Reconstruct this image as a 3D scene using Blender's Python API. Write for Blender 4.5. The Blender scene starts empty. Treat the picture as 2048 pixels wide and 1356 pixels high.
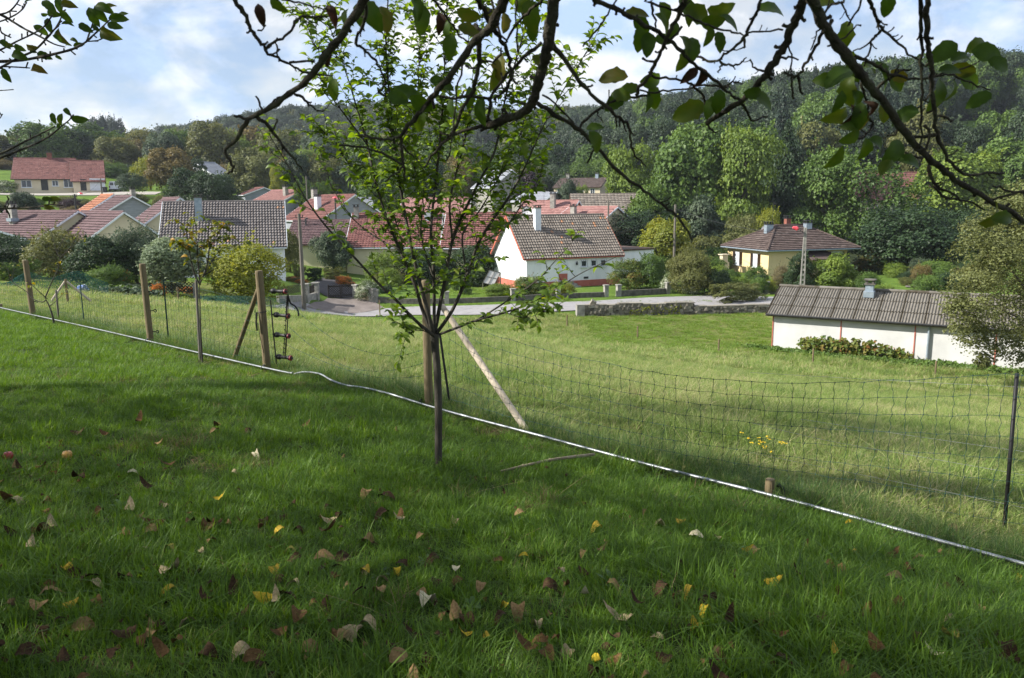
import bpy, math, random
import numpy as np
from mathutils import Vector, Matrix

random.seed(7)
RNG = np.random.default_rng(11)
R = math.radians
scene = bpy.context.scene
COL = scene.collection

# ------------------------------------------------------------------ camera
FOC, PITCH, ROLL, EYE = 1577.0, R(10.0), R(0.5), 1.6
cam_data = bpy.data.cameras.new('camera')
cam = bpy.data.objects.new('camera', cam_data)
COL.objects.link(cam)
cam_data.sensor_width = 36.0
cam_data.lens = FOC / 2048 * 36.0
cam_data.clip_start, cam_data.clip_end = 0.05, 6000
fwd = Vector((0, math.cos(PITCH), -math.sin(PITCH)))
up0 = Vector((0, math.sin(PITCH), math.cos(PITCH)))
rt0 = Vector((1, 0, 0))
up = up0 * math.cos(ROLL) + rt0 * math.sin(ROLL)
rt = rt0 * math.cos(ROLL) - up0 * math.sin(ROLL)
cam.matrix_world = Matrix(((rt.x, up.x, -fwd.x, 0), (rt.y, up.y, -fwd.y, 0), (rt.z, up.z, -fwd.z, EYE), (0, 0, 0, 1)))
cam_data.dof.use_dof = True
cam_data.dof.focus_distance = 9.0
cam_data.dof.aperture_fstop = 9.0
scene.camera = cam

# ------------------------------------------------------------------ sky, sun, exposure
SUN_EL, SUN_AZ = R(36), R(-97)          # azimuth measured from +Y towards +X: the sun stands to the left, a little behind
sun_dir = Vector((math.sin(SUN_AZ) * math.cos(SUN_EL), math.cos(SUN_AZ) * math.cos(SUN_EL), math.sin(SUN_EL)))
world = bpy.data.worlds.new('World')
scene.world = world
world.use_nodes = True
wn, wl = world.node_tree.nodes, world.node_tree.links
wn.clear()
w_out = wn.new('ShaderNodeOutputWorld')
w_bg = wn.new('ShaderNodeBackground')
w_bg.inputs['Strength'].default_value = 0.058
w_sky = wn.new('ShaderNodeTexSky')
w_sky.sky_type = 'NISHITA'
w_sky.sun_disc = False
w_sky.sun_elevation = SUN_EL
w_sky.sun_rotation = SUN_AZ
w_sky.dust_density = 1.0
w_sky.ozone_density = 2.0
w_tc = wn.new('ShaderNodeTexCoord')
w_map = wn.new('ShaderNodeMapping')
w_map.inputs['Scale'].default_value = (1, 1, 1.7)
w_map.inputs['Location'].default_value = (0.35, 0.2, 0.3)
w_n1 = wn.new('ShaderNodeTexNoise')
w_n1.inputs['Scale'].default_value = 6.4
w_n1.inputs['Detail'].default_value = 9
w_n1.inputs['Roughness'].default_value = 0.6
w_n1.inputs['Distortion'].default_value = 0.35
w_r1 = wn.new('ShaderNodeValToRGB')
w_r1.color_ramp.elements[0].position = 0.41
w_r1.color_ramp.elements[0].color = (0.5, 0.5, 0.5, 1)
w_r1.color_ramp.elements[1].position = 0.54
w_n2 = wn.new('ShaderNodeTexNoise')
w_n2.inputs['Scale'].default_value = 8.5
w_n2.inputs['Detail'].default_value = 9
w_r2 = wn.new('ShaderNodeValToRGB')
w_r2.color_ramp.elements[0].position = 0.42
w_r2.color_ramp.elements[0].color = (4.9, 6.6, 9.6, 1)
w_r2.color_ramp.elements[1].position = 0.58
w_r2.color_ramp.elements[1].color = (10.2, 10.2, 10.3, 1)
w_mix = wn.new('ShaderNodeMix')
w_mix.data_type = 'RGBA'
wl.new(w_tc.outputs['Generated'], w_map.inputs['Vector'])
wl.new(w_map.outputs['Vector'], w_n1.inputs['Vector'])
wl.new(w_map.outputs['Vector'], w_n2.inputs['Vector'])
wl.new(w_n1.outputs['Fac'], w_r1.inputs['Fac'])
wl.new(w_n2.outputs['Fac'], w_r2.inputs['Fac'])
wl.new(w_r1.outputs['Color'], w_mix.inputs['Factor'])
wl.new(w_sky.outputs['Color'], w_mix.inputs['A'])
wl.new(w_r2.outputs['Color'], w_mix.inputs['B'])
wl.new(w_mix.outputs['Result'], w_bg.inputs['Color'])
wl.new(w_bg.outputs['Background'], w_out.inputs['Surface'])

sun_data = bpy.data.lights.new('sun', 'SUN')
sun_data.energy = 5.0
sun_data.angle = R(0.5)
sun_data.color = (1.0, 0.955, 0.87)
sun = bpy.data.objects.new('sun', sun_data)
COL.objects.link(sun)
sun.rotation_euler = (-sun_dir).to_track_quat('-Z', 'Y').to_euler()

vs = scene.view_settings
vs.view_transform = 'Standard'
vs.look = 'None'
vs.exposure = 1.0
vs.gamma = 1.0
vs.use_curve_mapping = False
scene.cycles.max_bounces = 8
scene.cycles.transparent_max_bounces = 8


# ------------------------------------------------------------------ geometry of the place: a sight line through the photograph at a depth Y
def ray(px, py):
    a, b = (px - 1024) / FOC, (678 - py) / FOC
    d = fwd + rt * a + up * b
    return d / d.y


def P(px, py, Y):
    d = ray(px, py)
    return Vector((d.x * Y, Y, EYE + d.z * Y))


def wp(px, py, Y):
    p = P(px, py, Y)
    return (p.x, p.y, p.z)


PIPE = [(-260, 556), (0, 615), (180, 655), (400, 706), (560, 742), (640, 757), (700, 771), (858, 812), (1060, 866), (1300, 930), (1540, 990), (1800, 1060), (2048, 1128), (2400, 1225)]


def pipe_pt(px, py, back=0.0):
    d = ray(px, py)
    Y = (6.75 + back) / (1 + d.x)
    return P(px, py, Y)


CTRL = [(0, 0, .02), (-3, -2, .3), (3, -2, -.12), (0, -8, .5), (-12, -6, .9), (12, -6, -.8),
        wp(1024, 1356, 2.42), wp(0, 1356, 2.5), wp(2048, 1356, 2.33), wp(878, 930, 5.35), wp(500, 1000, 4.65), (-2.6, 6.9, -.3), (-8, 8, -.25), (-13, 9, 0), (-14, 15, -.6)]
for q in PIPE:
    if q[0] < 700 and q[0] > -300 or q[0] > 800:
        p = pipe_pt(*q)
        CTRL.append((p.x, p.y, p.z - .07))
CTRL += [(3.4, 5.2, -.62), (6.5, 6, -1.25), (9, 3, -1.5),
         (-15, 58, -6.6), (-15, 63.5, -6.6), (0, 58, -6.74), (0, 63.5, -6.74), (12, 58.5, -6.74), (12, 64, -6.74), (24, 60, -6.75), (24, 66, -6.75), (45, 62, -6.9), (45, 70, -6.7),
         wp(490, 606, 50), wp(250, 590, 44), wp(0, 575, 38), wp(568, 565, 62), wp(330, 560, 63), wp(735, 596, 66), wp(680, 557, 82),
         wp(1047, 577, 75), wp(1230, 570, 78), wp(980, 575, 82), wp(640, 535, 88), wp(1537, 552, 82), wp(1690, 548, 86), wp(1541, 694, 44.6), wp(2048, 746, 38), (34, 36, -7.0), (22, 50, -6.75),
         (-47, 85, -3.6), (-60, 75, -3.0), (-30, 85, -4.4), (-25, 110, -3.4), wp(120, 384, 150), wp(230, 384, 150), wp(60, 392, 138), wp(150, 412, 122), wp(20, 335, 200),
         (-100, 200, 9), (-40, 210, 4.5), (-65, 175, 3.5), (-30, 170, 0), (-60, 160, 4), (0, 150, -3), (0, 200, 0), wp(1150, 402, 185), (40, 110, -5.5), (70, 110, -5), (60, 150, -3), (95, 140, 0), (110, 95, -4),
         (60, 250, 12), (60, 330, 25), (120, 250, 24), (135, 230, 20), (150, 330, 37), (200, 250, 25), (250, 350, 46), (0, 300, 6), (0, 400, 22), (300, 500, 54), (130, 450, 44),
         (-100, 520, 48), (-200, 540, 40), (0, 560, 46), (-290, 600, 15), (100, 620, 50), (-150, 300, 12), (-300, 300, 13), (-450, 600, 8), (-150, 420, 15), (-60, 400, 14),
         (0, 900, 40), (-600, 900, 8), (600, 900, 60), (600, 400, 45), (400, 150, 10), (400, 0, -8), (-400, 100, 10), (-400, -40, 14), (400, -40, -10), (0, -40, 3), (60, 20, -6.6), (-60, 25, -.2), (-60, 50, -1.6), (120, 60, -6.7), (-1100, 1300, 10), (1100, 1300, 60)]
CT = np.array([tuple(c) for c in CTRL], float)
_S = 50.0


def _kern(r2):
    return 0.5 * r2 * np.log(r2 + 1e-12)


def _fit():
    A = CT[:, :2] / _S
    n = len(A)
    d2 = ((A[:, None] - A[None]) ** 2).sum(-1)
    K = _kern(d2) + np.eye(n) * 2e-5
    Pm = np.c_[np.ones(n), A]
    M = np.zeros((n + 3, n + 3))
    M[:n, :n], M[:n, n:], M[n:, :n] = K, Pm, Pm.T
    return np.linalg.solve(M, np.r_[CT[:, 2], 0, 0, 0])


_W = _fit()


def gz(x, y):
    x, y = np.asarray(x, float), np.asarray(y, float)
    sh = x.shape
    q = np.c_[x.ravel(), y.ravel()] / _S
    out = np.zeros(len(q))
    A = CT[:, :2] / _S
    for i in range(0, len(q), 8000):
        s = q[i:i + 8000]
        d2 = ((s[:, None] - A[None]) ** 2).sum(-1)
        out[i:i + 8000] = _kern(d2) @ _W[:-3] + _W[-3] + s @ _W[-2:]
    return out.reshape(sh)


def g1(x, y):
    return float(gz(np.array([x]), np.array([y]))[0])


def hit(px, py):
    d = ray(px, py)
    Y = np.concatenate([np.arange(1.2, 30, .03), np.arange(30, 300, .3)])
    below = (EYE + d.z * Y) - gz(d.x * Y, Y) < 0
    Yh = Y[np.argmax(below)] if below.any() else 300
    return Vector((d.x * Yh, Yh, g1(d.x * Yh, Yh)))


# ------------------------------------------------------------------ helpers
def tag(o, label=None, cat=None, group=None, kind=None):
    for k, v in (('label', label), ('category', cat), ('group', group), ('kind', kind)):
        if v:
            o[k] = v
    return o


def link(o, parent=None):
    COL.objects.link(o)
    if parent is not None:
        o.parent = parent
    return o


def empty(name, loc, rz=0.0, label=None, cat=None, group=None):
    o = bpy.data.objects.new(name, None)
    o.empty_display_size = .2
    o.location = loc
    o.rotation_euler = (0, 0, rz)
    link(o)
    return tag(o, label, cat, group)


class MB:
    def __init__(self):
        self.v, self.f, self.t = [], [], []

    def add(self, vs_, fs_, t=0.5):
        n = len(self.v)
        self.v += [tuple(q) for q in vs_]
        self.f += [tuple(i + n for i in q) for q in fs_]
        self.t += [t] * len(fs_)
        return self

    def box(self, x0, x1, y0, y1, z0, z1, t=.5, M=None):
        vv = [Vector((x, y, z)) for z in (z0, z1) for y in (y0, y1) for x in (x0, x1)]
        if M is not None:
            vv = [M @ q for q in vv]
        return self.add(vv, [(0, 2, 3, 1), (4, 5, 7, 6), (0, 1, 5, 4), (2, 6, 7, 3), (0, 4, 6, 2), (1, 3, 7, 5)], t)

    def bar(self, a, b, r, n=4, r2=None, t=.5):
        return self.tube([a, b], [r, r if r2 is None else r2], n, t)

    def tube(self, pts, rad, n=6, t=.5, caps=True):
        pts = [Vector(p) for p in pts]
        if not hasattr(rad, '__len__'):
            rad = [rad] * len(pts)
        m = len(pts)
        vv, ff = [], []
        prev = None
        for i, p in enumerate(pts):
            d = (pts[min(i + 1, m - 1)] - pts[max(i - 1, 0)])
            if d.length < 1e-9:
                d = Vector((0, 0, 1))
            d.normalize()
            if prev is None:
                s = d.orthogonal().normalized()
            else:
                s = prev - d * prev.dot(d)
                s = s.normalized() if s.length > 1e-6 else d.orthogonal().normalized()
            prev = s
            u = d.cross(s)
            for k in range(n):
                an = 2 * math.pi * k / n
                vv.append(p + (s * math.cos(an) + u * math.sin(an)) * rad[i])
        for i in range(m - 1):
            for k in range(n):
                k2 = (k + 1) % n
                ff.append((i * n + k, i * n + k2, (i + 1) * n + k2, (i + 1) * n + k))
        if caps:
            ff.append(tuple(range(n))[::-1])
            ff.append(tuple((m - 1) * n + k for k in range(n)))
        return self.add(vv, ff, t)

    def mesh(self, name, mat, smooth=False):
        return np_mesh(name, self.v, self.f, self.t, mat, smooth)

    def build(self, name, mat, parent=None, smooth=False):
        o = bpy.data.objects.new(name, self.mesh(name, mat, smooth))
        return link(o, parent)


def np_mesh(name, V, F, T, mat, smooth=False):
    me = bpy.data.meshes.new(name)
    V = V.tolist() if hasattr(V, 'tolist') else V
    F = F.tolist() if hasattr(F, 'tolist') else F
    me.from_pydata(V, [], F)
    at = me.attributes.new('tint', 'FLOAT', 'FACE')
    at.data.foreach_set('value', np.asarray(T, dtype=np.float32))
    if mat:
        me.materials.append(mat)
    if smooth:
        me.polygons.foreach_set('use_smooth', [True] * len(me.polygons))
    me.update()
    return me


def place(name, me, parent=None, mat=None):
    o = bpy.data.objects.new(name, me)
    link(o, parent)
    if mat:
        o.material_slots[0].link = 'OBJECT'
        o.material_slots[0].material = mat
    return o


def copy_tree(o, parent=None):
    c = o.copy()
    COL.objects.link(c)
    if parent is not None:
        c.parent = parent
    for ch in list(o.children):
        copy_tree(ch, c)
    return c


def smooth_path(pts, k=4):
    """Catmull-Rom through the points"""
    pts = [Vector(p) for p in pts]
    if len(pts) < 3:
        return pts
    out = []
    for i in range(len(pts) - 1):
        p0, p1, p2, p3 = pts[max(i - 1, 0)], pts[i], pts[i + 1], pts[min(i + 2, len(pts) - 1)]
        for j in range(k):
            t = j / k
            out.append(0.5 * ((2 * p1) + (p2 - p0) * t + (2 * p0 - 5 * p1 + 4 * p2 - p3) * t * t + (3 * p1 - p0 - 3 * p2 + p3) * t ** 3))
    out.append(pts[-1])
    return out


# ------------------------------------------------------------------ materials
def nodes_of(name):
    m = bpy.data.materials.new(name)
    m.use_nodes = True
    nt = m.node_tree
    b = nt.nodes['Principled BSDF']
    return m, nt, b


def ramp(nt, cols, pos=None):
    r = nt.nodes.new('ShaderNodeValToRGB')
    n = len(cols)
    e = r.color_ramp.elements
    while len(e) < n:
        e.new(.5)
    for i, c in enumerate(cols):
        e[i].position = pos[i] if pos else i / max(n - 1, 1)
        e[i].color = (*c, 1)
    return r


def noise(nt, scale, detail=4, coord='Object', vec=None, rough=.55):
    tc = nt.nodes.new('ShaderNodeTexCoord')
    n = nt.nodes.new('ShaderNodeTexNoise')
    n.inputs['Scale'].default_value = scale
    n.inputs['Detail'].default_value = detail
    n.inputs['Roughness'].default_value = rough
    if vec:
        mp = nt.nodes.new('ShaderNodeMapping')
        mp.inputs['Scale'].default_value = vec
        nt.links.new(tc.outputs[coord], mp.inputs['Vector'])
        nt.links.new(mp.outputs['Vector'], n.inputs['Vector'])
    else:
        nt.links.new(tc.outputs[coord], n.inputs['Vector'])
    return n


def mat_basic(name, cols, scale=4.0, rough=.85, bump=0.0, bscale=None, vec=None, metal=0.0, spec=.3, detail=5, pos=None):
    m, nt, b = nodes_of(name)
    n = noise(nt, scale, detail, vec=vec)
    r = ramp(nt, cols, pos or [0.3 + 0.4 * i / max(len(cols) - 1, 1) for i in range(len(cols))])
    nt.links.new(n.outputs['Fac'], r.inputs['Fac'])
    nt.links.new(r.outputs['Color'], b.inputs['Base Color'])
    b.inputs['Roughness'].default_value = rough
    b.inputs['Metallic'].default_value = metal
    b.inputs['Specular IOR Level'].default_value = spec
    if bump:
        n2 = noise(nt, bscale or scale * 4, 4, vec=vec)
        bp = nt.nodes.new('ShaderNodeBump')
        bp.inputs['Strength'].default_value = bump
        bp.inputs['Distance'].default_value = .02
        nt.links.new(n2.outputs['Fac'], bp.inputs['Height'])
        nt.links.new(bp.outputs['Normal'], b.inputs['Normal'])
    return m


def mat_tint(name, cols, rough=.85, nscale=8.0, namt=.35, spec=.25, pos=None, coord='Object', nvec=None):
    """colour per piece from the face attribute 'tint', with a grain of noise over it"""
    m, nt, b = nodes_of(name)
    a = nt.nodes.new('ShaderNodeAttribute')
    a.attribute_name = 'tint'
    n = noise(nt, nscale, 4, coord, vec=nvec)
    ma = nt.nodes.new('ShaderNodeMath')
    ma.operation = 'MULTIPLY_ADD'
    ma.inputs[1].default_value = namt
    ad = nt.nodes.new('ShaderNodeMath')
    ad.operation = 'SUBTRACT'
    ad.inputs[1].default_value = namt * .5
    nt.links.new(n.outputs['Fac'], ma.inputs[0])
    nt.links.new(a.outputs['Fac'], ma.inputs[2])
    nt.links.new(ma.outputs[0], ad.inputs[0])
    r = ramp(nt, cols, pos)
    nt.links.new(ad.outputs[0], r.inputs['Fac'])
    nt.links.new(r.outputs['Color'], b.inputs['Base Color'])
    b.inputs['Roughness'].default_value = rough
    b.inputs['Specular IOR Level'].default_value = spec
    return m


def mat_leaf(name, cols, trans=.35, rough=.5, spec=.25, patch=None, objvar=.12, pos=None):
    m, nt, b = nodes_of(name)
    a = nt.nodes.new('ShaderNodeAttribute')
    a.attribute_name = 'tint'
    oi = nt.nodes.new('ShaderNodeObjectInfo')
    ma = nt.nodes.new('ShaderNodeMath')
    ma.operation = 'MULTIPLY_ADD'
    ma.inputs[1].default_value = objvar * 2
    nt.links.new(oi.outputs['Random'], ma.inputs[0])
    nt.links.new(a.outputs['Fac'], ma.inputs[2])
    ad = nt.nodes.new('ShaderNodeMath')
    ad.operation = 'SUBTRACT'
    ad.inputs[1].default_value = objvar
    nt.links.new(ma.outputs[0], ad.inputs[0])
    fac = ad.outputs[0]
    if patch:
        # patches of growth at two sizes
        ge = nt.nodes.new('ShaderNodeNewGeometry')
        n = nt.nodes.new('ShaderNodeTexNoise')
        n.inputs['Scale'].default_value = patch[0]
        n.inputs['Detail'].default_value = 5
        nt.links.new(ge.outputs['Position'], n.inputs['Vector'])
        m2 = nt.nodes.new('ShaderNodeMath')
        m2.operation = 'MULTIPLY_ADD'
        m2.inputs[1].default_value = patch[1]
        nt.links.new(n.outputs['Fac'], m2.inputs[0])
        nt.links.new(fac, m2.inputs[2])
        m3 = nt.nodes.new('ShaderNodeMath')
        m3.operation = 'SUBTRACT'
        m3.inputs[1].default_value = patch[1] * .5
        nt.links.new(m2.outputs[0], m3.inputs[0])
        fac = m3.outputs[0]
    r = ramp(nt, cols, pos)
    nt.links.new(fac, r.inputs['Fac'])
    nt.links.new(r.outputs['Color'], b.inputs['Base Color'])
    b.inputs['Roughness'].default_value = rough
    b.inputs['Specular IOR Level'].default_value = spec
    if trans:
        t = nt.nodes.new('ShaderNodeBsdfTranslucent')
        hs = nt.nodes.new('ShaderNodeHueSaturation')
        hs.inputs['Hue'].default_value = .485
        hs.inputs['Saturation'].default_value = 1.15
        hs.inputs['Value'].default_value = 1.5
        nt.links.new(r.outputs['Color'], hs.inputs['Color'])
        nt.links.new(hs.outputs['Color'], t.inputs['Color'])
        mx = nt.nodes.new('ShaderNodeMixShader')
        mx.inputs[0].default_value = trans
        nt.links.new(b.outputs[0], mx.inputs[1])
        nt.links.new(t.outputs[0], mx.inputs[2])
        nt.links.new(mx.outputs[0], nt.nodes['Material Output'].inputs['Surface'])
    return m


bark_dark = mat_basic('bark dark mossy', [(.018, .015, .011), (.045, .038, .026), (.06, .062, .035)], 22, .95, .8, 60)
bark_plum = mat_basic('bark young grey', [(.03, .026, .02), (.075, .066, .052)], 14, .9, .5, 50, vec=(1, 1, .35))
bark_far = mat_basic('bark far', [(.05, .04, .03), (.1, .085, .065)], 3, .95)
wood_post = mat_basic('pine post', [(.085, .064, .034), (.175, .135, .075), (.12, .09, .048)], 6, .8, .4, 30, vec=(3, 3, .35))
wood_pale = mat_basic('peeled pole', [(.33, .275, .2), (.47, .4, .31), (.25, .2, .145)], 6, .75, .3, 24, vec=(2, 2, .4))
wood_grey = mat_basic('weathered wood', [(.09, .08, .065), (.2, .18, .15)], 8, .9, .4, 30, vec=(3, 3, .3))
wood_black = mat_basic('dark stained wood', [(.018, .014, .012), (.035, .027, .022)], 8, .8)
galv = mat_basic('galvanised tube', [(.2, .21, .22), (.36, .38, .4)], 9, .45, .12, 40, metal=.75, spec=.4)
black_plastic = mat_basic('black plastic', [(.008, .008, .009), (.017, .017, .018)], 6, .5, spec=.25)
red_plastic = mat_basic('dark red plastic', [(.1, .008, .014), (.15, .012, .02)], 6, .35, spec=.5)
white_plastic = mat_basic('white plastic', [(.7, .7, .7), (.8, .8, .8)], 6, .4, spec=.5)
net_green = mat_basic('green net cord', [(.01, .035, .03), (.02, .06, .05)], 9, .6)
net_teal = mat_basic('teal garden net', [(.008, .07, .055), (.02, .12, .09)], 9, .6)
wire_mat = mat_basic('steel wire', [(.25, .25, .24), (.4, .4, .4)], 9, .45, metal=.6)
cable_mat = mat_basic('cable sheath', [(.02, .02, .022), (.04, .04, .045)], 9, .6)
steel_dark = mat_basic('dark steel', [(.03, .03, .032), (.06, .06, .062)], 9, .5, metal=.4)
zinc = mat_basic('zinc flashing', [(.24, .3, .36), (.4, .46, .52)], 5, .4, metal=.5)
glass_pane = mat_basic('window glass', [(.02, .025, .03), (.06, .07, .085)], 2, .12, spec=.8)
curtain = mat_basic('net curtain behind glass', [(.45, .5, .58), (.75, .78, .82)], 3, .3, vec=(6, 6, .6), spec=.6)
red_lamp = mat_basic('red lamp shade', [(.62, .05, .07), (.7, .08, .1)], 6, .4, spec=.5)
concrete = mat_basic('old concrete', [(.16, .155, .14), (.34, .325, .29)], 3, .95, .4, 16)
concrete_dark = mat_basic('mossy concrete', [(.055, .052, .042), (.15, .14, .12)], 3.5, .95, .4, 16)
render_white = mat_basic('white render', [(.62, .63, .65), (.78, .78, .79)], .9, .92, .1, 40, vec=(1, 1, .35), pos=[.28, .52])
render_grey = mat_basic('barn render', [(.48, .48, .47), (.58, .58, .57)], .9, .95, .25, 16, pos=[.3, .62])
render_cream = mat_basic('cream render', [(.56, .47, .34), (.64, .55, .41)], .9, .92, .1, 30)
render_yellow = mat_basic('yellow render', [(.58, .45, .24), (.65, .515, .3)], .9, .92, .1, 30)
render_pale = mat_basic('pale yellow render', [(.58, .52, .33), (.66, .6, .4)], .9, .92)
render_slate = mat_basic('grey cladding', [(.2, .22, .25), (.27, .29, .32)], 1.5, .85, vec=(1, 1, 5))
plinth_red = mat_basic('painted red plinth', [(.34, .1, .07), (.46, .15, .11)], 2, .9)
trim_red = mat_basic('red painted board', [(.33, .085, .055), (.44, .13, .085)], 3, .7)
trim_white = mat_basic('white board', [(.6, .62, .66), (.74, .76, .8)], 3, .6)
trim_brown = mat_basic('brown trim', [(.05, .03, .022), (.1, .06, .045)], 3, .7)
brick_red = mat_basic('red brick', [(.16, .06, .045), (.26, .1, .07)], 5, .9)
asphalt = mat_basic('old pale asphalt', [(.19, .183, .185), (.26, .25, .252), (.21, .2, .198)], 1.3, .95, .3, 30)
asphalt_dark = mat_basic('dark drive', [(.035, .032, .035), (.06, .055, .056)], 1.6, .92, .3, 30)
gravel_mat = mat_basic('brown drive', [(.12, .1, .092), (.2, .17, .155)], 1.2, .95, .4, 22)
chalk_road = mat_basic('pale track', [(.26, .24, .21), (.36, .33, .29)], .8, .95)
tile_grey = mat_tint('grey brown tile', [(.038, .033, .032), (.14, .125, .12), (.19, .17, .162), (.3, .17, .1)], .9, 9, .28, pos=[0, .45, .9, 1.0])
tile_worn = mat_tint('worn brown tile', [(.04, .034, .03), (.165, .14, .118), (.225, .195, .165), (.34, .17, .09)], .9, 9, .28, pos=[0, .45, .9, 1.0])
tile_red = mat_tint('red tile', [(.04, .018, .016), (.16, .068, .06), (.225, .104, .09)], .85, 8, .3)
tile_pink = mat_tint('pinkish red tile', [(.1, .045, .042), (.29, .15, .135), (.36, .2, .18)], .85, 8, .3)
tile_plum = mat_tint('plum red tile', [(.035, .022, .024), (.118, .072, .075), (.16, .102, .102)], .85, 8, .3)
tile_orange = mat_tint('orange tile', [(.12, .05, .03), (.36, .15, .085), (.42, .2, .12)], .85, 8, .3)
tile_brown = mat_tint('dark brown tile', [(.022, .017, .015), (.085, .06, .053), (.15, .118, .105)], .9, 7, .5)
fibre = mat_tint('fibre cement sheet with moss', [(.03, .023, .01), (.062, .052, .037), (.13, .118, .1), (.2, .185, .165)], .95, 3.2, .85, pos=[.05, .32, .55, 1])
slate_roof = mat_tint('grey slate', [(.14, .15, .17), (.22, .23, .26), (.26, .28, .31)], .7, 6, .3)
stone_mat = mat_tint('dry stone', [(.055, .05, .04), (.12, .11, .088), (.2, .18, .145), (.26, .24, .2)], .95, 6, .4)

apple_leaf = mat_leaf('apple leaf', [(.03, .056, .01), (.05, .096, .014), (.08, .108, .018), (.13, .1, .02)], .4, .5, .25, patch=(24, .3), objvar=.14)
dead_leaf = mat_leaf('withered leaf', [(.03, .015, .01), (.07, .04, .025)], .15, .8)
plum_leaf = mat_leaf('plum leaf', [(.062, .112, .018), (.12, .195, .028), (.185, .26, .042), (.29, .28, .05)], .52, .45, .3, pos=[0, .4, .85, 1])
autumn_leaf = mat_leaf('turning leaf', [(.06, .09, .015), (.11, .14, .02), (.2, .17, .02), (.36, .2, .02)], .4, .5)
canopy_leaf = mat_leaf('canopy leaf', [(.03, .06, .012), (.055, .1, .018)], .3, .5)
F_GREEN = mat_leaf('foliage mid green', [(.034, .066, .014), (.078, .136, .026), (.13, .2, .04)], .3)
F_LIGHT = mat_leaf('foliage light green', [(.06, .098, .016), (.135, .2, .033), (.2, .265, .046)], .32)
F_DARK = mat_leaf('foliage dark green', [(0.0135, 0.0297, 0.0121), (0.0297, 0.0567, 0.0203), (0.0486, 0.0837, 0.027)], .25)
F_BLUE = mat_leaf('foliage conifer blue green', [(0.01, 0.0225, 0.015), (0.0225, 0.0425, 0.025), (0.0375, 0.06, 0.0325)], .15)  # conifer green, darkened further for cloud shadow on the hill
F_OLIVE = mat_leaf('foliage olive', [(.055, .066, .02), (.115, .128, .036), (.17, .17, .055)], .3)
F_BROWN = mat_leaf('foliage bronze', [(.07, .06, .024), (.14, .115, .038), (.21, .16, .052)], .3)
F_YELL = mat_leaf('foliage yellow green', [(0.084, 0.108, 0.0144), (0.18, 0.21, 0.0264), (0.3, 0.288, 0.036)], .35)
F_LIME = mat_leaf('foliage lime', [(.09, .11, .014), (.19, .22, .026), (.3, .3, .04)], .4)
F_SILV = mat_leaf('foliage silver green', [(0.081, 0.1148, 0.0607), (0.162, 0.2093, 0.1148), (0.2565, 0.297, 0.1755)], .3)
F_SLATE = mat_leaf('foliage grey blue', [(.03, .05, .026), (.062, .092, .05), (.11, .145, .085)], .25)
F_STRAW = mat_leaf('foliage straw tan', [(.09, .075, .035), (.16, .14, .065), (.22, .19, .1)], .3)
F_TAN = mat_leaf('foliage greyish khaki', [(.07, .083, .026), (.145, .16, .053), (.22, .235, .09)], .3)
F_PURP = mat_leaf('foliage purple', [(.02, .012, .016), (.04, .022, .028), (.06, .035, .04)], .2)
F_FLOWER = mat_leaf('orange flowers', [(.05, .09, .02), (.08, .1, .02), (.55, .15, .015), (.7, .26, .02)], .2, pos=[0, .56, .62, 1])
F_WHITE = mat_leaf('white flowering shrub', [(.06, .1, .025), (.1, .14, .04), (.45, .48, .36), (.6, .6, .5)], .2, pos=[0, .5, .62, 1])
F_VINE = mat_leaf('broad leaf creeper', [(.03, .06, .015), (.08, .13, .025), (.15, .17, .035), (.2, .1, .03)], .3)
LAWN = mat_leaf('lawn grass', [(.046, .095, .012), (.09, .172, .021), (.145, .245, .035), (.25, .28, .08)], .4, .5, .25, patch=(1.1, .5), objvar=.14, pos=[0, .4, .8, 1])
MOWN = mat_leaf('mown grass', [(.07, .12, .02), (.125, .205, .03), (.17, .25, .045)], .35, .6, .2, patch=(.4, .4), objvar=.12)
ROUGH = mat_leaf('rough grass along the fence', [(0.029, 0.0725, 0.0174), (0.0653, 0.1305, 0.029), (0.116, 0.1885, 0.0435), (0.29, 0.2465, 0.116)], .35, .45, .3, patch=(.9, .4), objvar=.2)
MEADOW = mat_leaf('meadow grass', [(.065, .12, .022), (.14, .212, .042), (.215, .27, .075), (.38, .34, .18)], .35, .6, .2, patch=(.5, 1.35), objvar=.2)


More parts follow.
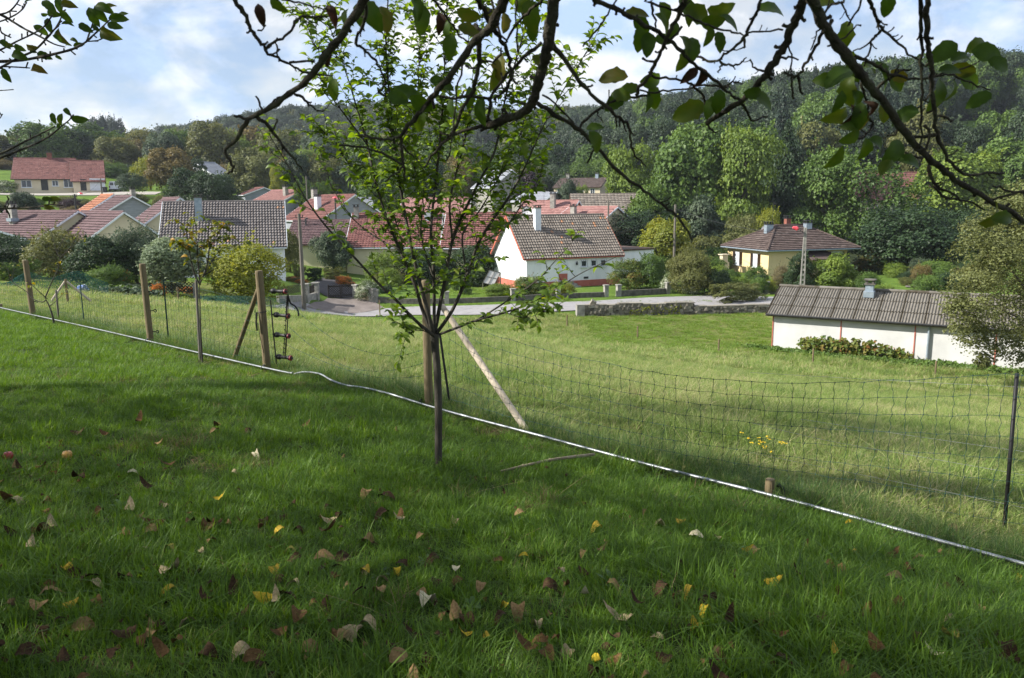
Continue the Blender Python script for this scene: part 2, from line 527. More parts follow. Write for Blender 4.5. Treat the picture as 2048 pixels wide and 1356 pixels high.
# ------------------------------------------------------------------ ground sheet
def ground():
    kx = np.linspace(math.asinh(-1200 / 12), math.asinh(1200 / 12), 300)
    ky = np.linspace(math.asinh(-38 / 12), math.asinh(1400 / 12), 300)
    xs, ys = 12 * np.sinh(kx), 12 * np.sinh(ky)
    X, Y = np.meshgrid(xs, ys)
    Z = gz(X, Y)
    V = np.c_[X.ravel(), Y.ravel(), Z.ravel()]
    nx = len(xs)
    i, j = np.meshgrid(np.arange(nx - 1), np.arange(len(ys) - 1))
    a = (j * nx + i).ravel()
    F = np.c_[a, a + 1, a + nx + 1, a + nx]
    cx = V[F].mean(1)
    # zone of the surface: 0 lawn soil, .5 meadow, .75 mown garden grass, 1 woodland floor
    u = cx[:, 0] + cx[:, 1]
    T = np.where(u < 6.9, 0.0, np.where(cx[:, 1] < 57, .45, .7))
    T = np.where(cx[:, 1] > 215, 1.0, T)
    T = np.where((cx[:, 0] > 20) & (cx[:, 1] > 95), 1.0, T)
    T = np.where((np.hypot((cx[:, 0] - 135) / 26, (cx[:, 1] - 228) / 16) < 1), .7, T)
    T = np.where((np.hypot((cx[:, 0] + 130) / 40, (cx[:, 1] - 190) / 45) < 1), .7, T)
    me = np_mesh('ground', V, F, T, None, True)
    m, nt, b = nodes_of('ground soil and grass')
    at = nt.nodes.new('ShaderNodeAttribute')
    at.attribute_name = 'tint'
    zone = ramp(nt, [(0, 0, 0)] * 4)
    zone.color_ramp.interpolation = 'CONSTANT'
    for e, (p, c) in zip(zone.color_ramp.elements, [(0, (.03, .045, .015)), (.3, (.115, .13, .04)), (.6, (.085, .14, .025)), (.9, (.022, .03, .014))]):
        e.position, e.color = p, (*c, 1)
    nt.links.new(at.outputs['Fac'], zone.inputs['Fac'])
    n1 = noise(nt, .35, 8)
    n2 = noise(nt, 3.0, 8, rough=.7)
    ad = nt.nodes.new('ShaderNodeMath')
    ad.operation = 'ADD'
    nt.links.new(n1.outputs['Fac'], ad.inputs[0])
    nt.links.new(n2.outputs['Fac'], ad.inputs[1])
    rr = ramp(nt, [(.55, .55, .5), (1.0, 1.0, 1.0), (1.55, 1.4, 1.3)], [.55, 1.0, 1.0])
    rr.color_ramp.elements[0].position, rr.color_ramp.elements[1].position, rr.color_ramp.elements[2].position = .36, .5, .66
    hv = nt.nodes.new('ShaderNodeMath')
    hv.operation = 'MULTIPLY'
    hv.inputs[1].default_value = .5
    nt.links.new(ad.outputs[0], hv.inputs[0])
    nt.links.new(hv.outputs[0], rr.inputs['Fac'])
    mx = nt.nodes.new('ShaderNodeMix')
    mx.data_type, mx.blend_type = 'RGBA', 'MULTIPLY'
    mx.inputs['Factor'].default_value = 1
    nt.links.new(zone.outputs['Color'], mx.inputs['A'])
    nt.links.new(rr.outputs['Color'], mx.inputs['B'])
    nt.links.new(mx.outputs['Result'], b.inputs['Base Color'])
    b.inputs['Roughness'].default_value = 1
    b.inputs['Specular IOR Level'].default_value = .05
    bp = nt.nodes.new('ShaderNodeBump')
    bp.inputs['Strength'].default_value = .6
    bp.inputs['Distance'].default_value = .06
    nt.links.new(n2.outputs['Fac'], bp.inputs['Height'])
    nt.links.new(bp.outputs['Normal'], b.inputs['Normal'])
    me.materials.append(m)
    o = link(bpy.data.objects.new('ground', me))
    tag(o, kind='structure')


ground()


def strip(name, pts, widths, mat, lift, kind='structure', step=1.0):
    """a sheet laid along a centre line on the ground"""
    pts = [Vector((p[0], p[1], 0)) for p in pts]
    path = smooth_path(pts, 8)
    mb = MB()
    vv, ff = [], []
    nw = 7
    for i, p in enumerate(path):
        d = path[min(i + 1, len(path) - 1)] - path[max(i - 1, 0)]
        d.normalize()
        s = Vector((d.y, -d.x, 0))
        fr = i / (len(path) - 1) * (len(widths) - 1)
        k = min(int(fr), len(widths) - 2)
        w = widths[k] + (widths[k + 1] - widths[k]) * (fr - k)
        for q in range(nw):
            c = p + s * w * (q / (nw - 1) - .5)
            vv.append((c.x, c.y, g1(c.x, c.y) + lift))
    for i in range(len(path) - 1):
        for q in range(nw - 1):
            a = i * nw + q
            ff.append((a, a + nw, a + nw + 1, a + 1))
    mb.add(vv, ff)
    o = mb.build(name, mat, smooth=True)
    return tag(o, kind=kind)


NEAR_E = [(470, 618), (560, 625), (620, 629), (800, 633), (1000, 630), (1170, 622), (1300, 615), (1450, 613), (1560, 614), (1720, 616), (1900, 618)]
FAR_E = [(470, 607), (560, 611), (620, 612), (800, 616), (1000, 611), (1170, 604), (1300, 597), (1450, 593), (1560, 596), (1720, 600), (1900, 603)]
mb = MB()
ea, eb = smooth_path([Vector((*hit(*q)[:2], 0)) for q in NEAR_E], 6), smooth_path([Vector((*hit(*q)[:2], 0)) for q in FAR_E], 6)
vv, ff = [], []
for p0, p1 in zip(ea, eb):
    for q in range(9):
        c = p0.lerp(p1, q / 8)
        vv.append((c.x, c.y, g1(c.x, c.y) + .07))
for i in range(len(ea) - 1):
    for q in range(8):
        k0 = i * 9 + q
        ff.append((k0, k0 + 1, k0 + 10, k0 + 9))
mb.add(vv, [f[::-1] for f in ff])
tag(mb.build('road', asphalt, smooth=True), kind='structure')


def edge_sheet(name, left, right, mat, lift):
    """sheet between two edges given as sight lines on the ground"""
    la, ra = smooth_path([Vector((*hit(*q)[:2], 0)) for q in left], 5), smooth_path([Vector((*hit(*q)[:2], 0)) for q in right], 5)
    mb, vv, ff = MB(), [], []
    for p0, p1 in zip(la, ra):
        for q in range(7):
            c = p0.lerp(p1, q / 6)
            vv.append((c.x, c.y, g1(c.x, c.y) + lift))
    for i in range(len(la) - 1):
        for q in range(6):
            k0 = i * 7 + q
            ff.append((k0, k0 + 1, k0 + 8, k0 + 7))
    mb.add(vv, ff)
    return tag(mb.build(name, mat, smooth=True), kind='structure')


edge_sheet('driveway', [(612, 617), (634, 606), (655, 598)], [(770, 619), (745, 606), (710, 597)], gravel_mat, .085)
edge_sheet('driveway', [(655, 597.5), (632, 580), (628, 566), (645, 557)], [(710, 596.5), (714, 580), (708, 566), (690, 557)], asphalt_dark, .09)
strip('track', [(-120, 141), (-100, 140), (-85, 141), (-74, 144), (-64, 146)], [3.4, 3.4, 5, 9, 6], chalk_road, .1)
strip('garden_path', [(37, 72), (41, 80), (44, 92)], [1.6, 1.6, 1.4], gravel_mat, .08)


# ------------------------------------------------------------------ foliage
def unit(n, rng):
    v = rng.normal(size=(n, 3))
    return v / np.linalg.norm(v, axis=1)[:, None]


def leaf_quads(C, N, size, rng, aspect=1.3):
    """diamond leaves at C, facing N with a random turn"""
    n = len(C)
    r = rng.normal(size=(n, 3))
    U = np.cross(N, r)
    U /= np.linalg.norm(U, axis=1)[:, None] + 1e-9
    W = np.cross(N, U)
    s = (size * rng.uniform(.6, 1.35, n))[:, None]
    a, b = U * s * .5 * aspect, W * s * .5
    f = N * s * .18
    V = np.stack([C - a, C - b + f, C + a, C + b + f], 1).reshape(-1, 3)
    F = np.arange(4 * n).reshape(-1, 4)
    return V, F


def crown(kind, n, leaf, seed, k=30):
    """a crown of radius 1 and height 2 around the origin, split in lobes of leaves"""
    rng = np.random.default_rng(seed)
    if kind == 'spruce':
        h = rng.uniform(-1, 1, n) ** 1
        h = 1 - 2 * np.sqrt(rng.uniform(0, 1, n))
        tier = np.floor((h + 1) * 7 + rng.normal(0, .12, n)) / 7 - 1
        rad = (1 - (h + 1) / 2) ** .9 * rng.uniform(.35, 1.05, n) + .02
        an = rng.uniform(0, 2 * np.pi, n)
        lob = 1 + .22 * np.sin(an * 5 + tier * 9)
        rad *= lob
        C = np.c_[rad * np.cos(an), rad * np.sin(an), h - .16 * rad]
        N = np.c_[np.cos(an) * .5, np.sin(an) * .5, np.ones(n)] + rng.normal(0, .45, (n, 3))
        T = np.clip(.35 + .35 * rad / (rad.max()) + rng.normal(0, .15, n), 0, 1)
    elif kind == 'willow':
        m = 220
        an = rng.uniform(0, 2 * np.pi, m)
        rr = np.sqrt(rng.uniform(0, 1, m))
        top = .95 - .9 * rr ** 2 + rng.normal(0, .06, m)
        ln = rng.uniform(.6, 1.5, m)
        s = rng.integers(0, m, n)
        t = rng.uniform(0, 1, n)
        C = np.c_[np.cos(an[s]) * (rr[s] + .07 * np.sin(t * 3)), np.sin(an[s]) * (rr[s] + .07 * np.sin(t * 3)), np.maximum(top[s] - ln[s] * t, -1)] + rng.normal(0, .025, (n, 3))
        N = np.c_[np.cos(an[s]), np.sin(an[s]), np.full(n, .3)] + rng.normal(0, .5, (n, 3))
        T = np.clip(.5 + rng.normal(0, .2, n) + (rng.random(m)[s] - .5) * .4, 0, 1)
    else:
        if kind == 'tall':
            L = unit(k, rng) * rng.uniform(.5, .8, k)[:, None]
            L[:, 0] *= .8
            L[:, 1] *= .8
            L[:, 2] = rng.uniform(-.8, .82, k)
            sc = np.sqrt(np.clip(1 - (L[:, 2] * .92) ** 2, .08, 1))
            L[:, :2] *= sc[:, None]
            lr = rng.uniform(.2, .36, k)
        elif kind == 'umbrella':
            L = unit(k, rng) * rng.uniform(.5, .75, k)[:, None]
            L[:, 2] = np.abs(L[:, 2]) * .9 - .35
            lr = rng.uniform(.25, .4, k)
        elif kind == 'cone':
            z = rng.uniform(-.85, .8, k)
            a = rng.uniform(0, 6.28, k)
            r = (1 - (z + 1) / 2) * .75 + .05
            L = np.c_[np.cos(a) * r, np.sin(a) * r, z]
            lr = rng.uniform(.2, .32, k)
        elif kind == 'bush':
            L = unit(k, rng) * rng.uniform(.5, .72, k)[:, None]
            k3 = np.where(L[:, 2] < .1, 1 / np.sqrt(np.clip(1 - (L[:, 2] / .75) ** 2 * .85, .22, 1)), 1)
            L[:, :2] *= k3[:, None] * .92
            L[:, 2] = L[:, 2] * .95 - .08
            lr = rng.uniform(.2, .46, k)
        elif kind == 'hedge':
            k = 90
            L = rng.uniform(-.9, .9, (k, 3))
            L[:, 2] = rng.uniform(-.9, .78, k)
            lr = rng.uniform(.12, .24, k)
        else:
            L = unit(k, rng) * rng.uniform(.45, .76, k)[:, None]
            lr = rng.uniform(.24, .42, k)
        w = lr ** 2
        s = rng.choice(k, int(n * 1.8), p=w / w.sum())
        d = unit(len(s), rng)
        d[:, 2] = np.where(rng.random(len(s)) < .6, np.abs(d[:, 2]), d[:, 2])
        rr = lr[s] * (1 - .45 * rng.random(len(s)) ** 2)
        C = L[s] + d * rr[:, None]
        out = (C / (np.linalg.norm(C, axis=1)[:, None] + .2)) * .6
        N = d * .8 + out + rng.normal(0, .55, (len(s), 3)) + np.array([0, 0, .35])
        inner = np.zeros(len(s), bool)
        for j in range(k):
            inner |= (np.linalg.norm(C - L[j], axis=1) < lr[j] * .62) & (s != j)
        keep = np.where(~inner)[0][:n]
        C, N, s = C[keep], N[keep], s[keep]
        tl = rng.normal(0, .13, k)
        T = np.clip(.5 + tl[s] + rng.normal(0, .16, len(s)), 0, 1)
        n = len(s)
        st = rng.random(n) < .06           # stray sprays break the outline
        C[st] *= rng.uniform(1.03, 1.16, (st.sum(), 1))
        m = 90 if kind in ('bush', 'hedge') else 60     # shoots standing out of the crown
        src = rng.integers(0, n, m)
        q = rng.integers(0, m, n // 9)
        t = rng.random(len(q))
        dirn = C[src] / (np.linalg.norm(C[src], axis=1)[:, None] + 1e-6) * .8 + np.array([0, 0, .55]) + rng.normal(0, .35, (m, 3))
        ln = rng.uniform(.1, .34, m) * (1 if kind == 'bush' else .7)
        C2 = C[src][q] + dirn[q] * (t * ln[q])[:, None] + rng.normal(0, .012, (len(q), 3))
        N2 = rng.normal(0, .7, (len(q), 3)) + np.array([0, 0, .6])
        C, N, T = np.r_[C, C2], np.r_[N, N2], np.r_[T, np.clip(T[src][q] + .12, 0, 1)]
    for q in range(3):                     # fill the unit box so that sizes read true
        lo, hi = np.quantile(C[:, q], (.012, .988))
        C[:, q] = (C[:, q] - (lo + hi) / 2) / ((hi - lo) / 2) * .97
    N /= np.linalg.norm(N, axis=1)[:, None]
    V, F = leaf_quads(C, N, leaf, rng)
    return V, F, T


_CR = {}


def crown_mesh(kind, n, leaf, seed):
    key = (kind, n, leaf, seed)
    if key not in _CR:
        V, F, T = crown(kind, n, leaf, seed)
        _CR[key] = np_mesh('crown', V, F, T, F_GREEN)
    return _CR[key]


def trunk_mesh(seed, h0=1.0):
    """trunk with a few limbs: base at z 0, tip of limbs about z 1"""
    if ('trunk', seed) in _CR:
        return _CR[('trunk', seed)]
    rg = random.Random(seed)
    mb = MB()
    mb.tube([(0, 0, -.05), (.005, .01, .25), (-.01, 0, .5), (.01, .01, .86)], [.05, .036, .026, .008], 7)
    for i in range(7):
        a = i * 2.4 + rg.random()
        z = .3 + .07 * i
        l = .26 * (1.1 - z * .6)
        mb.tube([(0, 0, z), (math.cos(a) * l * .5, math.sin(a) * l * .5, z + l * .35), (math.cos(a) * l, math.sin(a) * l, z + l * .9)], [.016, .011, .004], 5)
    _CR[('trunk', seed)] = mb.mesh('trunk', bark_far, True)
    return _CR[('trunk', seed)]


PROTO = {'round': (12000, .07), 'tall': (12000, .058), 'spruce': (9000, .07), 'willow': (9000, .055), 'umbrella': (9000, .065), 'cone': (9000, .06),
         'bush': (11000, .058), 'hedge': (9000, .075), 'fine': (16000, .045), 'thin': (3800, .06)}


def tree(name, label, px, ytop, ybase, wpx, Y, kind, mat, cat='tree', group=None, bare=.18, seed=None, trunk=True, sink=0.0, depth=1.0, z=None, fix=False):
    """a tree or shrub whose crown spans wpx pixels of the photograph at depth Y"""
    if z is None and 40 < Y < 110 and not fix:
        Yh = hit(px, ybase).y
        if .88 * Y < Yh < 1.12 * Y:
            Y = Yh
    base = P(px, ybase, Y)
    top = P(px, ytop, Y)
    gzv = g1(base.x, base.y) if z is None else z
    H = max(top.z - gzv, .4)
    W = wpx / FOC * Y / 2
    seed = (int(px) * 7 + int(ytop)) % 3 if seed is None else seed
    root = empty(name, (base.x, base.y, gzv - sink), random.uniform(0, 6.28), label, cat, group)
    n, lf = PROTO[kind]
    k2 = {'fine': 'bush', 'thin': 'round'}.get(kind, kind)
    me = crown_mesh(k2, n, lf, seed)
    c = place('crown', me, root, mat)
    zb = H * bare
    c.scale = (W, W * depth, (H - zb) / 2)
    c.location = (0, 0, zb + (H - zb) / 2)
    if trunk:
        t = place('trunk', trunk_mesh(seed), root)
        t.scale = (H * .55, H * .55, H * .88)
    return root


# ------------------------------------------------------------------ buildings
def tiles(e, s, nrm, o, S, uL, uR, tw, rh, amp, lift, seed=0, odd=.0, prof=None):
    """roof tiles on the plane through o spanned by e (eave) and s (up the slope); each tile its own piece"""
    rg = random.Random(seed)
    mb = MB()
    rows = max(1, round(S / rh))
    rh = S / rows
    if prof is None:
        prof = [0, .55, 1, .55, 0]
    m = len(prof)
    for r in range(rows):
        v0, v1 = r * rh, (r + 1) * rh
        a0, a1 = uL(v0), uL(v1)
        b0, b1 = uR(v0), uR(v1)
        lo, hi = min(a0, a1), max(b0, b1)
        j0, j1 = math.floor(lo / tw), math.ceil(hi / tw)
        for j in range(j0, j1):
            vv = []
            x0, x1 = j * tw, (j + 1) * tw
            dz = rg.uniform(-.006, .006)
            ok = False
            for (v, a, b, hh) in ((v0, a0, b0, lift), (v1, a1, b1, 0.004)):
                for q in range(m):
                    x = x0 + (x1 - x0) * q / (m - 1)
                    xc = min(max(x, a), b)
                    if abs(xc - x) < 1e-9:
                        ok = True
                    vv.append(o + e * xc + s * v + nrm * (amp * prof[q] + hh + dz))
            if not ok:
                continue
            for q in range(m):
                vv.append(vv[q] - nrm * (lift + .01))
            ff = [(q, q + 1, m + q + 1, m + q) for q in range(m - 1)] + [(2 * m + q, 2 * m + q + 1, q + 1, q) for q in range(m - 1)]
            t = min(max(rg.gauss(.55, .13), .3), .9)
            if rg.random() < odd:
                t = 1.0
            mb.add(vv, ff, t)
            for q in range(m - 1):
                mb.t[-1 - q] = .0          # shadow gap between rows, painted dark on the tile's lower edge
    return mb


def slab(mb, pts, nrm, th, t=.5):
    pts = [Vector(p) for p in pts]
    n = len(pts)
    vv = pts + [p - nrm * th for p in pts]
    ff = [tuple(range(n)), tuple(range(2 * n - 1, n - 1, -1))]
    for i in range(n):
        j = (i + 1) % n
        ff.append((i, n + i, n + j, j))
    return mb.add(vv, ff, t)


def window(root, x, z, w, h, face, L, D, mat_frame=None, glass=None, sill=True, shutter=False, name='window'):
    """a window set on a wall: frame proud of the wall, pane behind it; face 'f' front, 'l' left gable, 'r' right gable"""
    if face == 'f':
        M = Matrix.Translation((x, 0, z))
    elif face == 'l':
        M = Matrix.Translation((0, x, z)) @ Matrix.Rotation(R(-90), 4, 'Z')
    else:
        M = Matrix.Translation((L, x, z)) @ Matrix.Rotation(R(90), 4, 'Z')
    mf = mat_frame or trim_white
    f = .07
    mb = MB()
    mb.box(-w / 2, w / 2, -.05, .02, -h / 2, -h / 2 + f, M=M).box(-w / 2, w / 2, -.05, .02, h / 2 - f, h / 2, M=M)
    mb.box(-w / 2, -w / 2 + f, -.05, .02, -h / 2 + f, h / 2 - f, M=M).box(w / 2 - f, w / 2, -.05, .02, -h / 2 + f, h / 2 - f, M=M)
    if w > .7:
        mb.box(-f / 2, f / 2, -.045, .02, -h / 2 + f, h / 2 - f, M=M)
    wo = mb.build(name, mf, root)
    pb = MB()
    pb.box(-w / 2 + f * .9, w / 2 - f * .9, -.018, .015, -h / 2 + f * .9, h / 2 - f * .9, M=M)
    pb.build('pane', glass or glass_pane, wo)
    if sill:
        sb = MB()
        sb.box(-w / 2 - .1, w / 2 + .1, -.16, .02, -h / 2 - .1, -h / 2 - .003, M=M)
        sb.build('sill', trim_white, wo)
    if shutter:
        for sx in (-1, 1):
            s = MB()
            s.box(sx * (w / 2 + .035) - .03, sx * (w / 2 + .035) + .03, -.32, -.002, -h / 2, h / 2, M=M)
            s.build('shutter', trim_brown, wo)
    return wo


def chimney(root, x, y, z0, z1, w, d, mat, cap=concrete_dark, flash=None, pots=True):
    b = MB()
    b.box(x - w / 2, x + w / 2, y - d / 2, y + d / 2, z0, z1)
    c = b.build('chimney', mat, root)
    k = MB()
    k.box(x - w / 2 - .07, x + w / 2 + .07, y - d / 2 - .07, y + d / 2 + .07, z1, z1 + .07)
    if pots:
        for sx in (-1, 1):
            for sy in (-1, 1):
                k.box(x + sx * w * .4 - .05, x + sx * w * .4 + .05, y + sy * d * .4 - .05, y + sy * d * .4 + .05, z1 + .072, z1 + .25)
        k.box(x - w / 2 - .09, x + w / 2 + .09, y - d / 2 - .09, y + d / 2 + .09, z1 + .252, z1 + .31)
    k.build('chimney_cap', cap, c)
    if flash:
        q = MB()
        q.box(x - w / 2 - .06, x + w / 2 + .06, y - d / 2 - .2, y + d / 2 + .05, z0 + flash - .05, z0 + flash + .28)
        q.build('flashing', zinc, c)
    return c


def dish(name, loc, rz, r=.42, label=None):
    root = empty(name, loc, rz, label, 'satellite dish')
    mb = MB()
    n = 14
    vv = [(0, .1, 0)]
    for ring, (rr, yy) in enumerate(((.55, .07), (1, 0))):
        for k in range(n):
            a = 2 * math.pi * k / n
            vv.append((math.cos(a) * r * rr, yy, math.sin(a) * r * rr))
    ff = [(0, 1 + k, 1 + (k + 1) % n) for k in range(n)] + [(1 + k, 1 + n + k, 1 + n + (k + 1) % n, 1 + (k + 1) % n) for k in range(n)]
    nb = len(vv)
    vv += [(x, y + .02, z) for x, y, z in vv]
    ff += [tuple(i + nb for i in f)[::-1] for f in ff]
    mb.add(vv, ff)
    mb.build('reflector', white_plastic, root, True)
    m2 = MB()
    m2.bar((0, .12, 0), (0, .22, -.25), .02).bar((0, .22, -.25), (0, .22, -r - .35), .025)
    m2.bar((0, .0, -r * .9), (0, -.38, -.05), .012).bar((0, -.38, -.05), (0, -.44, 0), .03)
    m2.build('bracket', steel_dark, root)
    return root


def antenna(name, loc, h, rz=0.5, label=None, mast=None):
    root = empty(name, loc, rz, label, 'antenna')
    m = MB()
    m.bar((0, 0, -.3), (0, 0, h), .022)
    m.build('mast', steel_dark, root)
    y = MB()
    y.bar((-.55, 0, h - .08), (.55, 0, h - .08), .013)
    for i in range(8):
        x = -.5 + i * .14
        y.bar((x, -.22 + .012 * i, h - .08), (x, .22 - .012 * i, h - .08), .008)
    y.bar((.5, -.2, h - .28), (.5, .2, h + .12), .01).bar((.5, .2, h - .28), (.5, -.2, h + .12), .01)
    y.build('aerial', steel_dark, root)
    return root


def gable_house(name, label, A, B, D, zg, ze, zr, wall, tmat, trim, ov=.25, ove=.35, tw=.26, rh=.36, amp=.035, lift=.04, odd=.0, front=.5, seed=1, prof=None, cat='house', group=None, thick=.14, back=True, gutter=True):
    """A, B: front eave corners (x, y) seen from the camera, left and right. Local x along the front, y away from the viewer, z up from the ground"""
    A, B = Vector(A), Vector(B)
    L = (B - A).length
    rz = math.atan2(B.y - A.y, B.x - A.x)
    root = empty(name, (A.x, A.y, zg), rz, label, cat, group)
    he, hr = ze - zg, zr - zg
    yr = D * front
    w = MB()
    y0 = 0
    w.add([(0, 0, -1), (L, 0, -1), (L, D, -1), (0, D, -1), (0, 0, he), (L, 0, he), (L, D, he), (0, D, he), (0, yr, hr - .06), (L, yr, hr - .06)],
          [(0, 1, 5, 4), (2, 3, 7, 6), (1, 2, 6, 9, 5), (3, 0, 4, 8, 7), (4, 5, 9, 8), (6, 7, 8, 9)])
    w.build('wall', wall, root)
    e = Vector((1, 0, 0))
    rise = hr - he
    sf = Vector((0, yr, rise))
    Sf = sf.length
    sf.normalize()
    nf = Vector((0, -sf.z, sf.y))
    ext = ove
    o = Vector((-ov, 0, he)) - sf * ext
    Lr = L + 2 * ov
    sb = MB()
    slab(sb, [o, o + e * Lr, o + e * Lr + sf * (Sf + ext), o + sf * (Sf + ext)], nf, thick)
    bk = Vector((0, yr - D, rise))
    Sb = bk.length
    bk.normalize()
    nb = Vector((0, bk.z, -bk.y))
    ob = Vector((-ov, D, he)) - bk * ext
    slab(sb, [ob + e * Lr, ob, ob + bk * (Sb + ext - .003), ob + e * Lr + bk * (Sb + ext - .003)], nb, thick)
    roof = sb.build('roof', tmat, root)
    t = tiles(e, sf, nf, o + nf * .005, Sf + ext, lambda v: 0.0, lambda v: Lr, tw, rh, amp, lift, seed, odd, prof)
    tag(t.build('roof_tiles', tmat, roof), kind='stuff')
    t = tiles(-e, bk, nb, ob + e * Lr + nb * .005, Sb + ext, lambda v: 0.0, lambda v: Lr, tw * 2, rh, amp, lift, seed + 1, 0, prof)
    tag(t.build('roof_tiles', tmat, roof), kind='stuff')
    rb = MB()
    top = Vector((-ov - .02, yr, hr + .02))
    n = max(3, int(Lr / .45))
    for i in range(n):
        a = top + e * (Lr + .04) * i / n
        b = top + e * (Lr + .04) * (i + 1) / n
        rb.tube([a, b], [.13, .11], 6, random.uniform(.3, .6))
    tag(rb.build('ridge_tiles', tmat, roof), kind='stuff')
    for x0 in (-ov - .05, L + ov + .012):
        for (oo, ss, nn, SS) in ((o, sf, nf, Sf + ext), (ob, bk, nb, Sb + ext)):
            q = MB()
            pts = [Vector((x0, (oo + ss * v).y, (oo + ss * v).z)) for v in (0, SS)]
            a, b = pts
            hgt, dn = amp + .02, .13
            vv = [p + nn * k + e * dx for p in (a, b) for k in (hgt, -dn) for dx in (0, .04)]
            q.add(vv, [(0, 1, 3, 2), (4, 6, 7, 5), (0, 4, 5, 1), (2, 3, 7, 6), (0, 2, 6, 4), (1, 5, 7, 3)])
            q.build('barge_board', trim, root)
    if gutter:
        g = MB()
        p = o - nf * .05 - sf * .05
        g.tube([p, p + e * Lr], .06, 6)
        g.build('gutter', trim, root)
    return root, L, he, hr, yr


def eave_house(name, label, pxL, pxR, pye, YL, YR, pyr, D, **kw):
    """corners from sight lines at their depths"""
    A, B = P(pxL, pye[0], YL), P(pxR, pye[1], YR)
    ze = (A.z + B.z) / 2
    return A, B, ze


# the grey-tiled white house on the left
A, B = P(323, 494, 63.0), P(567, 489, 65.5)
ze = (A.z + B.z) / 2
zg = min(g1(A.x, A.y), g1(B.x, B.y)) - .1
zr = P(440, 404, 68).z
h1, L, he, hr, yr = gable_house('house', 'white house with large grey-brown tiled roof behind the round yellow-green bush', (A.x, A.y), (B.x, B.y), 9.0, zg, ze, zr, render_white, tile_grey, trim_white, tw=.235, rh=.36, amp=.075, lift=.07, odd=.02, seed=4)
chimney(h1, L * .29, yr * .60, he + .4, hr + .35, .55, .55, zinc, flash=None)
window(h1, L * .42, he - 1.2, 1.3, .55, 'f', L, 9, trim_brown, glass_pane)
p = h1.matrix_world
antenna('tv_antenna', P(415, 401, 69) + Vector((0, 0, 0)), 1.9, .4, 'thin television antenna on the ridge of the large grey-brown roof')

# the white house with red verges in the middle
A, B = P(1052, 516, 75.0), P(1241, 505, 79.0)
ze = (A.z + B.z) / 2
zg = g1(A.x, A.y) - .1
zr = P(1110, 431, 79.5).z
h2, L, he, hr, yr = gable_house('house', 'white house with red verge boards and brown tiled roof beside the road', (A.x, A.y), (B.x, B.y), 8.2, zg, ze, zr, render_white, tile_worn, trim_red, ov=.32, ove=.3, tw=.27, rh=.36, amp=.065, lift=.065, odd=.015, seed=9)
chimney(h2, L * .235, yr * .66, he + 1.3, hr + .75, .62, .5, trim_white, flash=None)
for k in range(3):
    w_ = window(h2, L * (.60 + .105 * k), he - .85, .62, .62, 'f', L, 8.2, trim_white, glass_pane)
    gb = MB()
    for q in range(4):
        x = L * (.60 + .105 * k) - .3 + .2 * q
        gb.tube([(x, -.1, he - 1.25), (x, -.28, he - 1.1), (x, -.14, he - .7), (x, -.1, he - .5)], .014, 4)
    gb.bar((L * (.60 + .105 * k) - .34, -.1, he - 1.25), (L * (.60 + .105 * k) + .34, -.1, he - 1.25), .018)
    gb.build('window_grille', steel_dark, w_)
pl = MB()
pl.box(-.03, L + .03, -.03, 8.23, -1, .62)
pl.build('plinth', plinth_red, h2)
db = MB()
db.box(L * .33, L * .33 + 1.0, -.06, .02, .7, 2.7)
d_ = db.build('door', trim_white, h2)
db = MB()
db.box(L * .33 + .04, L * .33 + .96, -.09, -.055, .72, 1.35)
db.build('door_panel', plinth_red, d_)
sb = MB()
for i in range(3):
    sb.box(L * .33 - .5 - .25 * i, L * .33 + 1.4 + .25 * i, -.6 - .3 * i, -.002, -.5, .6 - .2 * i)
sb.build('door_step', concrete, h2)
lb = MB()
lb.box(L * .515, L * .515 + .12, -.24, -.002, he - .95, he - .7).box(L * .515 + .03, L * .515 + .09, -.2, -.1, he - .69, he - .6)
lb.build('wall_lantern', steel_dark, h2)
vb = MB()
vb.box(L * .6, L * .6 + .5, -.05, -.002, .75, .95)
vb.build('vent', steel_dark, h2)
dp = MB()
dp.bar((.06, -.08, he - .25), (.06, -.08, .2), .045, 6)
dp.bar((.06, -.3, he - .05), (.06, -.08, he - .28), .045, 6)
dp.build('downpipe', trim_white, h2)
for q in (.3, .62):
    bm_ = MB()
    bm_.box(-.42, -.02, yr + (8.2 - yr) * q - .08, yr + (8.2 - yr) * q + .08, hr - (hr - he) * q - .3, hr - (hr - he) * q - .14)
    bm_.build('purlin_end', trim_red, h2)
# low flat white annex to its right
A, B = P(1246, 502, 80.5), P(1308, 497, 83)
root = empty('annex', (A.x, A.y, g1(A.x, A.y)), math.atan2(B.y - A.y, B.x - A.x), 'low flat-roofed white annex at the right end of the red-verged house', 'annex')
LL = (B - A).length
hh = A.z - g1(A.x, A.y)
MB().box(0, LL, 0, 5, -.6, hh).build('wall', render_white, root)
MB().box(-.15, LL + .15, -.15, 5.15, hh, hh + .16).build('roof', trim_brown, root)

# the yellow hip-roofed house on the right
A, C_, B = P(1461, 491, 89.5), P(1538, 503, 82.0), P(1706, 494, 84.8)
A, C_, B = Vector(A), Vector(C_), Vector(B)
ze = (A.z + B.z + C_.z) / 3
zg = g1(C_.x, C_.y) - .2
ex = Vector((B.x - C_.x, B.y - C_.y, 0))
L = ex.length
rz = math.atan2(ex.y, ex.x)
D = 8.0
he, zr = ze - zg, P(1590, 450, 88.5).z
hr = zr - zg
h3 = empty('house', (C_.x, C_.y, zg), rz, 'pale yellow house with dark brown hipped roof behind the flowering shrubs', 'house')
w = MB()
xr = L * .40
w.box(0, xr, 0, D, -1, he)
w.box(xr, L, .9, D, -1, he - .004)
w.build('wall', render_yellow, h3)
ovh = .55
c0, c1, c2, c3 = Vector((-ovh, -ovh, he)), Vector((L + ovh, -ovh, he)), Vector((L + ovh, D + ovh, he)), Vector((-ovh, D + ovh, he))
half = (D + 2 * ovh) / 2
